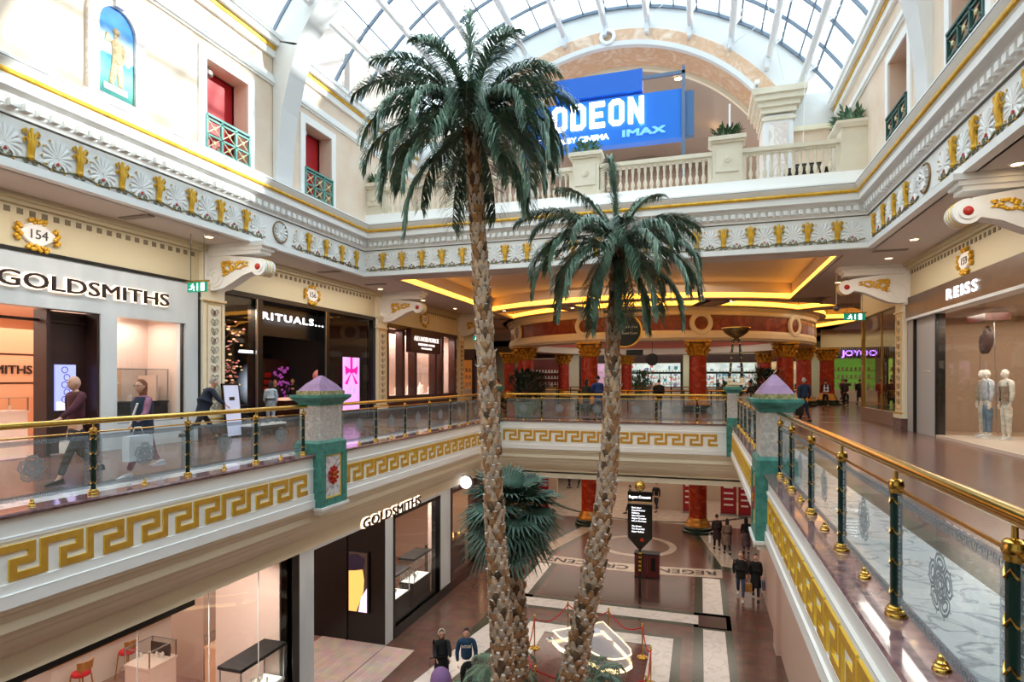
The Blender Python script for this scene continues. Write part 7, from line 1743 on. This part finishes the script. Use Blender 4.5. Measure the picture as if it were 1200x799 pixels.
X = FA(-17.0, 22.2, 0, -50); person(X, 'grey haired assistant in black leaning over the cosmetics counter', 1.74, (20, 20, 24), (24, 24, 28), hair=(120, 100, 84), hairlen=.05, lean=.15, arms=((.6, .6), (.4, .5)))
# right walkway
X = FA(3.9, 25.9, 0, 105); r_, w_, h_ = person(X, 'grey haired man in blue jumper and jeans walking away past the right pier', 1.76, (36, 58, 90), (34, 48, 82), hair=(190, 186, 184), hairlen=.05, stride=.12, arms=((-.2, .2), (.1, .3)), fine=True)
carried('holdall', 'dark holdall carried by the grey haired man in blue', 'bag', T(*wpt(X, (w_[0][0], w_[0][1], w_[0][2]-.25))), .3, .35, .16, 'black')
far = [(7.1, 39.5, 90, 'man in maroon top with reflective harness on the far right walkway', (90, 34, 40), (24, 26, 34), None), (8.6, 41.5, 80, 'person with raised arm in dark clothes near the green shop', (60, 50, 60), (30, 30, 36), None), (9.3, 45.5, 200, 'person in dark jacket beside the outer right column', (50, 46, 44), (32, 30, 34), .2),
       (10.7, 47.5, 100, 'person in black coat walking towards the green shop', (24, 24, 28), (26, 26, 30), .4), (11.6, 46.0, 80, 'person in red coat before the green shop', (150, 44, 44), (60, 30, 34), .3), (11.3, 42.5, 95, 'person in long black coat at the far right glass corner', (22, 22, 26), (22, 22, 26), .5), (10.1, 50, 30, 'shopper inside the entrance of the green shop', (90, 80, 90), (40, 40, 50), None)]
for i, (x, y, a, l, t_, lg, ct) in enumerate(far):
    r_, w_, h_ = person(FA(x, y, 0, a), l, 1.72, t_, lg, hair=(40, 30, 28), coat=ct, stride=.15, arms=((.1, .2), (1.4, .6)) if i == 1 else ((.1, .2), (-.1, .2)))
    if i == 0:
        b = MB()
        for s in (-.09, .09): b.box(-.165, -.145, s-.015, s+.015, 1.02, 1.42)
        b.box(-.175, -.15, -.15, .15, 1.02, 1.06); b.box(-.17, -.14, -.15, .15, 1.2, 1.24); b.build('reflective_harness', mat('reflective', (220, 224, 230), .4, emit=.15), r_)
def bench(x, y, deg, label):
    root = thing('bench', label, 'bench', FA(x, y, 0, deg)); MB().box(-.25, .25, -.8, .8, .4, .46).build('seat', 'mahog', root)
    for s in (-.6, .6): MB().box(-.2, .2, s-.04, s+.04, 0, .4).build('leg', 'black', root)
person(FA(-4.60, 25.3, 0, 60), 'person in dark green coat leaning close to someone behind the back railing', 1.7, (30, 40, 36), (60, 70, 84), hair=(30, 26, 26), arms=((.2, .6), (.4, .6)), coat=.3, female=True, hairlen=.14)
person(FA(-4.12, 25.35, 0, 130), 'person in bright blue jacket standing behind the back railing', 1.86, (30, 62, 130), (80, 90, 110), hair=(34, 28, 26), arms=((.3, .6), (.2, .5)), coat=.1)
person(FA(-9.3, 27.5, 0, 200), 'person in black with light strap standing left of the planter', 1.72, (22, 22, 26), (26, 26, 32), hair=(40, 30, 28), stride=.3)
person(FA(-2.0, 31.6, 0, 90), 'person in black standing at the rotunda rail, centre', 1.7, (26, 28, 32), (30, 32, 40), hair=(40, 34, 30), coat=.2)
person(FA(2.6, 30.8, 0, 200), 'person in black bending near the back right pier', 1.72, (24, 24, 26), (30, 30, 36), hair=(30, 26, 26), lean=.5, arms=((.8, .2), (.5, .3)))
person(FA(-12.4, 36.5, 0, -60), 'diner in pale top at the far left restaurant', 1.7, (190, 160, 140), (60, 50, 50), hair=(50, 36, 30))
for i, (x, y, c_) in enumerate(((-6.6, 55.5, (30, 30, 36)), (-5.2, 56, (40, 44, 60)), (1.5, 54.6, (30, 34, 60)), (2.6, 54.8, (170, 170, 180)), (4.0, 53, (60, 60, 70)))):
    person(FA(x, y, 0, 90*i), 'far shopper %s beyond the rotunda' % ['in black at the left', 'in dark blue grey', 'in navy', 'in a pale jacket', 'in grey at the right'][i], 1.72, c_, (40, 40, 50), hair=(50, 40, 34))
# mannequins
for i, (x, y, a, l, t_, lg, ct) in enumerate(((7.75, 20.45, 190, 'mannequin on the left in cream trousers and open overshirt, farthest', (196, 176, 150), (226, 218, 204), None), (7.62, 19.85, 185, 'middle mannequin in pale shirt and blue jeans', (206, 210, 220), (120, 144, 168), .08), (7.85, 19.35, 190, 'mannequin nearest the camera in tan gilet and cream trousers', (222, 216, 206), (232, 226, 214), None))):
    r_, w_, h_ = person(FA(x, y, .08, a), l, 1.88, t_, lg, hair=None, mann='mannq', shoes=(240, 238, 234), arms=((.05, .1), (.0, .1)), fine=True, name='mannequin')
    if i == 2:
        b = MB()
        for s in (-1, 1): b.loft([[(.135*math.cos(a)+.0, s*(.03+.15*math.sin(a)), z) for a in [PI/2*j/5 for j in range(6)]]+[(.12*math.cos(a), s*(.03+.13*math.sin(a)), z) for a in [PI/2*(5-j)/5 for j in range(6)]] for z in (1.05, 1.25, 1.45)])
        for v in b.v: v.x += .02
        b.build('gilet', cmat((160, 136, 116)), r_)
# lower floor people
X = FA(-6.45, 14.45, ZL, -60); person(X, 'woman in black coat with white hairband pushing the pushchair', 1.66, (22, 22, 26), (24, 24, 28), hair=(110, 84, 60), hairlen=.2, coat=.35, stride=.2, female=True, arms=((.7, .6), (.7, .6)), fine=True, glasses=True)
r_ = bpy.data.objects[-1] if False else None
b = MB(); hc0 = X @ Vector((.03, 0, 1.58)); b.tube([tuple(X @ Vector((.0, .092*math.sin(a), 1.555+.135*math.cos(a)))) for a in [-1.5+3*i/12 for i in range(13)]], .014, 5); o = b.build('hairband', 'white', None, True); tag(o, 'white hairband on the woman with the pushchair', 'hairband')
X = FA(-5.75, 14.45, ZL, -70); r_, w_, h_ = person(X, 'man in blue sweatshirt with white chest lettering beside the pushchair', 1.78, (40, 76, 112), (30, 32, 40), hair=(44, 34, 30), hairlen=.04, stride=.15, fine=True)
tx = text('BOSS', .085, 'lettering', 'mannq', r_, Matrix(((0, 0, 1, .17), (1, 0, 0, 0), (0, 1, 0, 1.36), (0, 0, 0, 1))), .02, .001, width=.24)
root = thing('pushchair', 'lilac hooded pushchair pushed by the woman in black', 'pushchair', FA(-6.15, 13.75, ZL, -60))
b = MB(); b.sphere((-.06, 0, .70), .31, 16, 12, (1.05, .86, 1)); b.build('hood', mat('lilac_cloth', (134, 100, 150), .8), root, True)
MB().box(-.3, .3, -.22, .22, .38, .5).box(-.34, -.24, -.22, .22, .45, .66).build('seat', mat('lilac_cloth_dark', (100, 76, 116), .8), root)
MB().tube([(-.35, -.24, .95), (-.55, -.24, 1.05), (-.55, .24, 1.05), (-.35, .24, .95)], .016, 6).build('push_handle', 'black', root)
MB().tube([(-.4, -.24, .1), (.1, -.24, .5), (.4, -.24, .12)], .014, 5).tube([(-.4, .24, .1), (.1, .24, .5), (.4, .24, .12)], .014, 5).build('frame', 'steel', root)
for x in (-.4, .4):
    for y in (-.26, .26): MB().lathe([(.1, -.02), (.1, .02)], (x, y, .1), 14, 'y').build('wheel', 'black', root)
X = FA(1.78, 24.0, ZL, -95); r_, w_, h_ = person(X, 'man in black coat and jeans walking under the right walkway', 1.76, (26, 26, 28), (60, 76, 110), hair=(150, 130, 116), hairlen=.03, stride=.22, coat=.12, shoes=(230, 230, 230))
X = FA(2.3+.05, 24.3, ZL, -95); X2 = X
X = FA(1.78+.62, 24.2, ZL, -95)
bpy_move = (1.5, 1.95)
r_.location.x = 1.45
X = FA(1.95, 24.15, ZL, -95); q_, w2, h2 = person(X, 'woman in long black coat beside the man in jeans', 1.68, (20, 20, 24), (30, 40, 60), hair=(60, 50, 40), hairlen=.12, stride=.18, coat=.42, female=True)
q_.location.x = 1.99; carried('basket_bag', 'tan basket bag held between the walking couple', 'bag', T(1.70, 24.0, ZL+.62), .3, .3, .16, 'wood'); carried('handbag', 'grey blue handbag at the black coated woman\'s side', 'bag', T(2.24, 24.0, ZL+.75), .1, .3, .26, mat('grey_blue_bag', (90, 96, 116), .6))
X = FA(.78, 30.6, ZL, 95); person(X, 'woman in dark brown coat walking away beyond the right stone strip', 1.7, (50, 34, 36), (30, 26, 30), hair=(60, 36, 26), hairlen=.12, stride=.2, coat=.35, female=True)
X = FA(1.22, 29.95, ZL, 95); person(X, 'woman in beige coat with shoulder bag walking away', 1.66, (128, 104, 92), (30, 28, 32), hair=(60, 40, 34), hairlen=.14, stride=.22, coat=.4, female=True)
X = FA(2.08, 30.4, ZL, 90); person(X, 'long haired woman in black top and grey skirt walking away', 1.68, (22, 20, 24), (90, 76, 84), hair=(26, 20, 20), hairlen=.3, stride=.12, skirt=(.55, (96, 80, 88)), female=True)
carried('shopping_bag', 'pale shopping bag of the long haired woman', 'bag', T(2.42, 30.4, ZL+.68), .1, .34, .24, 'white'); carried('shopping_bag', 'pale shopping bag of the woman in dark brown coat', 'bag', T(.45, 30.5, ZL+.66), .1, .3, .24, 'whitepaint')
X = FA(-7.7, 28.2, ZL, -100); person(X, 'person in black walking behind the fan palm leaves', 1.74, (26, 28, 30), (24, 26, 32), hair=(120, 110, 100), stride=.2, coat=.15)
for i, (x, y, c_) in enumerate(((-9.4, 44.5, (30, 28, 32)), (-8.6, 45, (40, 34, 36)), (-4.1, 37.4, (36, 34, 38)), (-2.6, 38.5, (24, 24, 28)))):
    person(FA(x, y, ZL, 70+60*i), 'far lower shopper %s' % ['in black left of the lower column', 'in brown left of the lower column', 'in grey right of the lower column', 'in black behind the directory sign'][i], 1.72, c_, (40, 40, 50), hair=(50, 40, 34), stride=.25)
X = FA(-15.2, 16.6, ZL, 120); person(X, 'person in dark patterned coat inside the lower jeweller', 1.7, (40, 42, 54), (22, 22, 28), hair=(50, 40, 34), coat=.35, stride=.3)
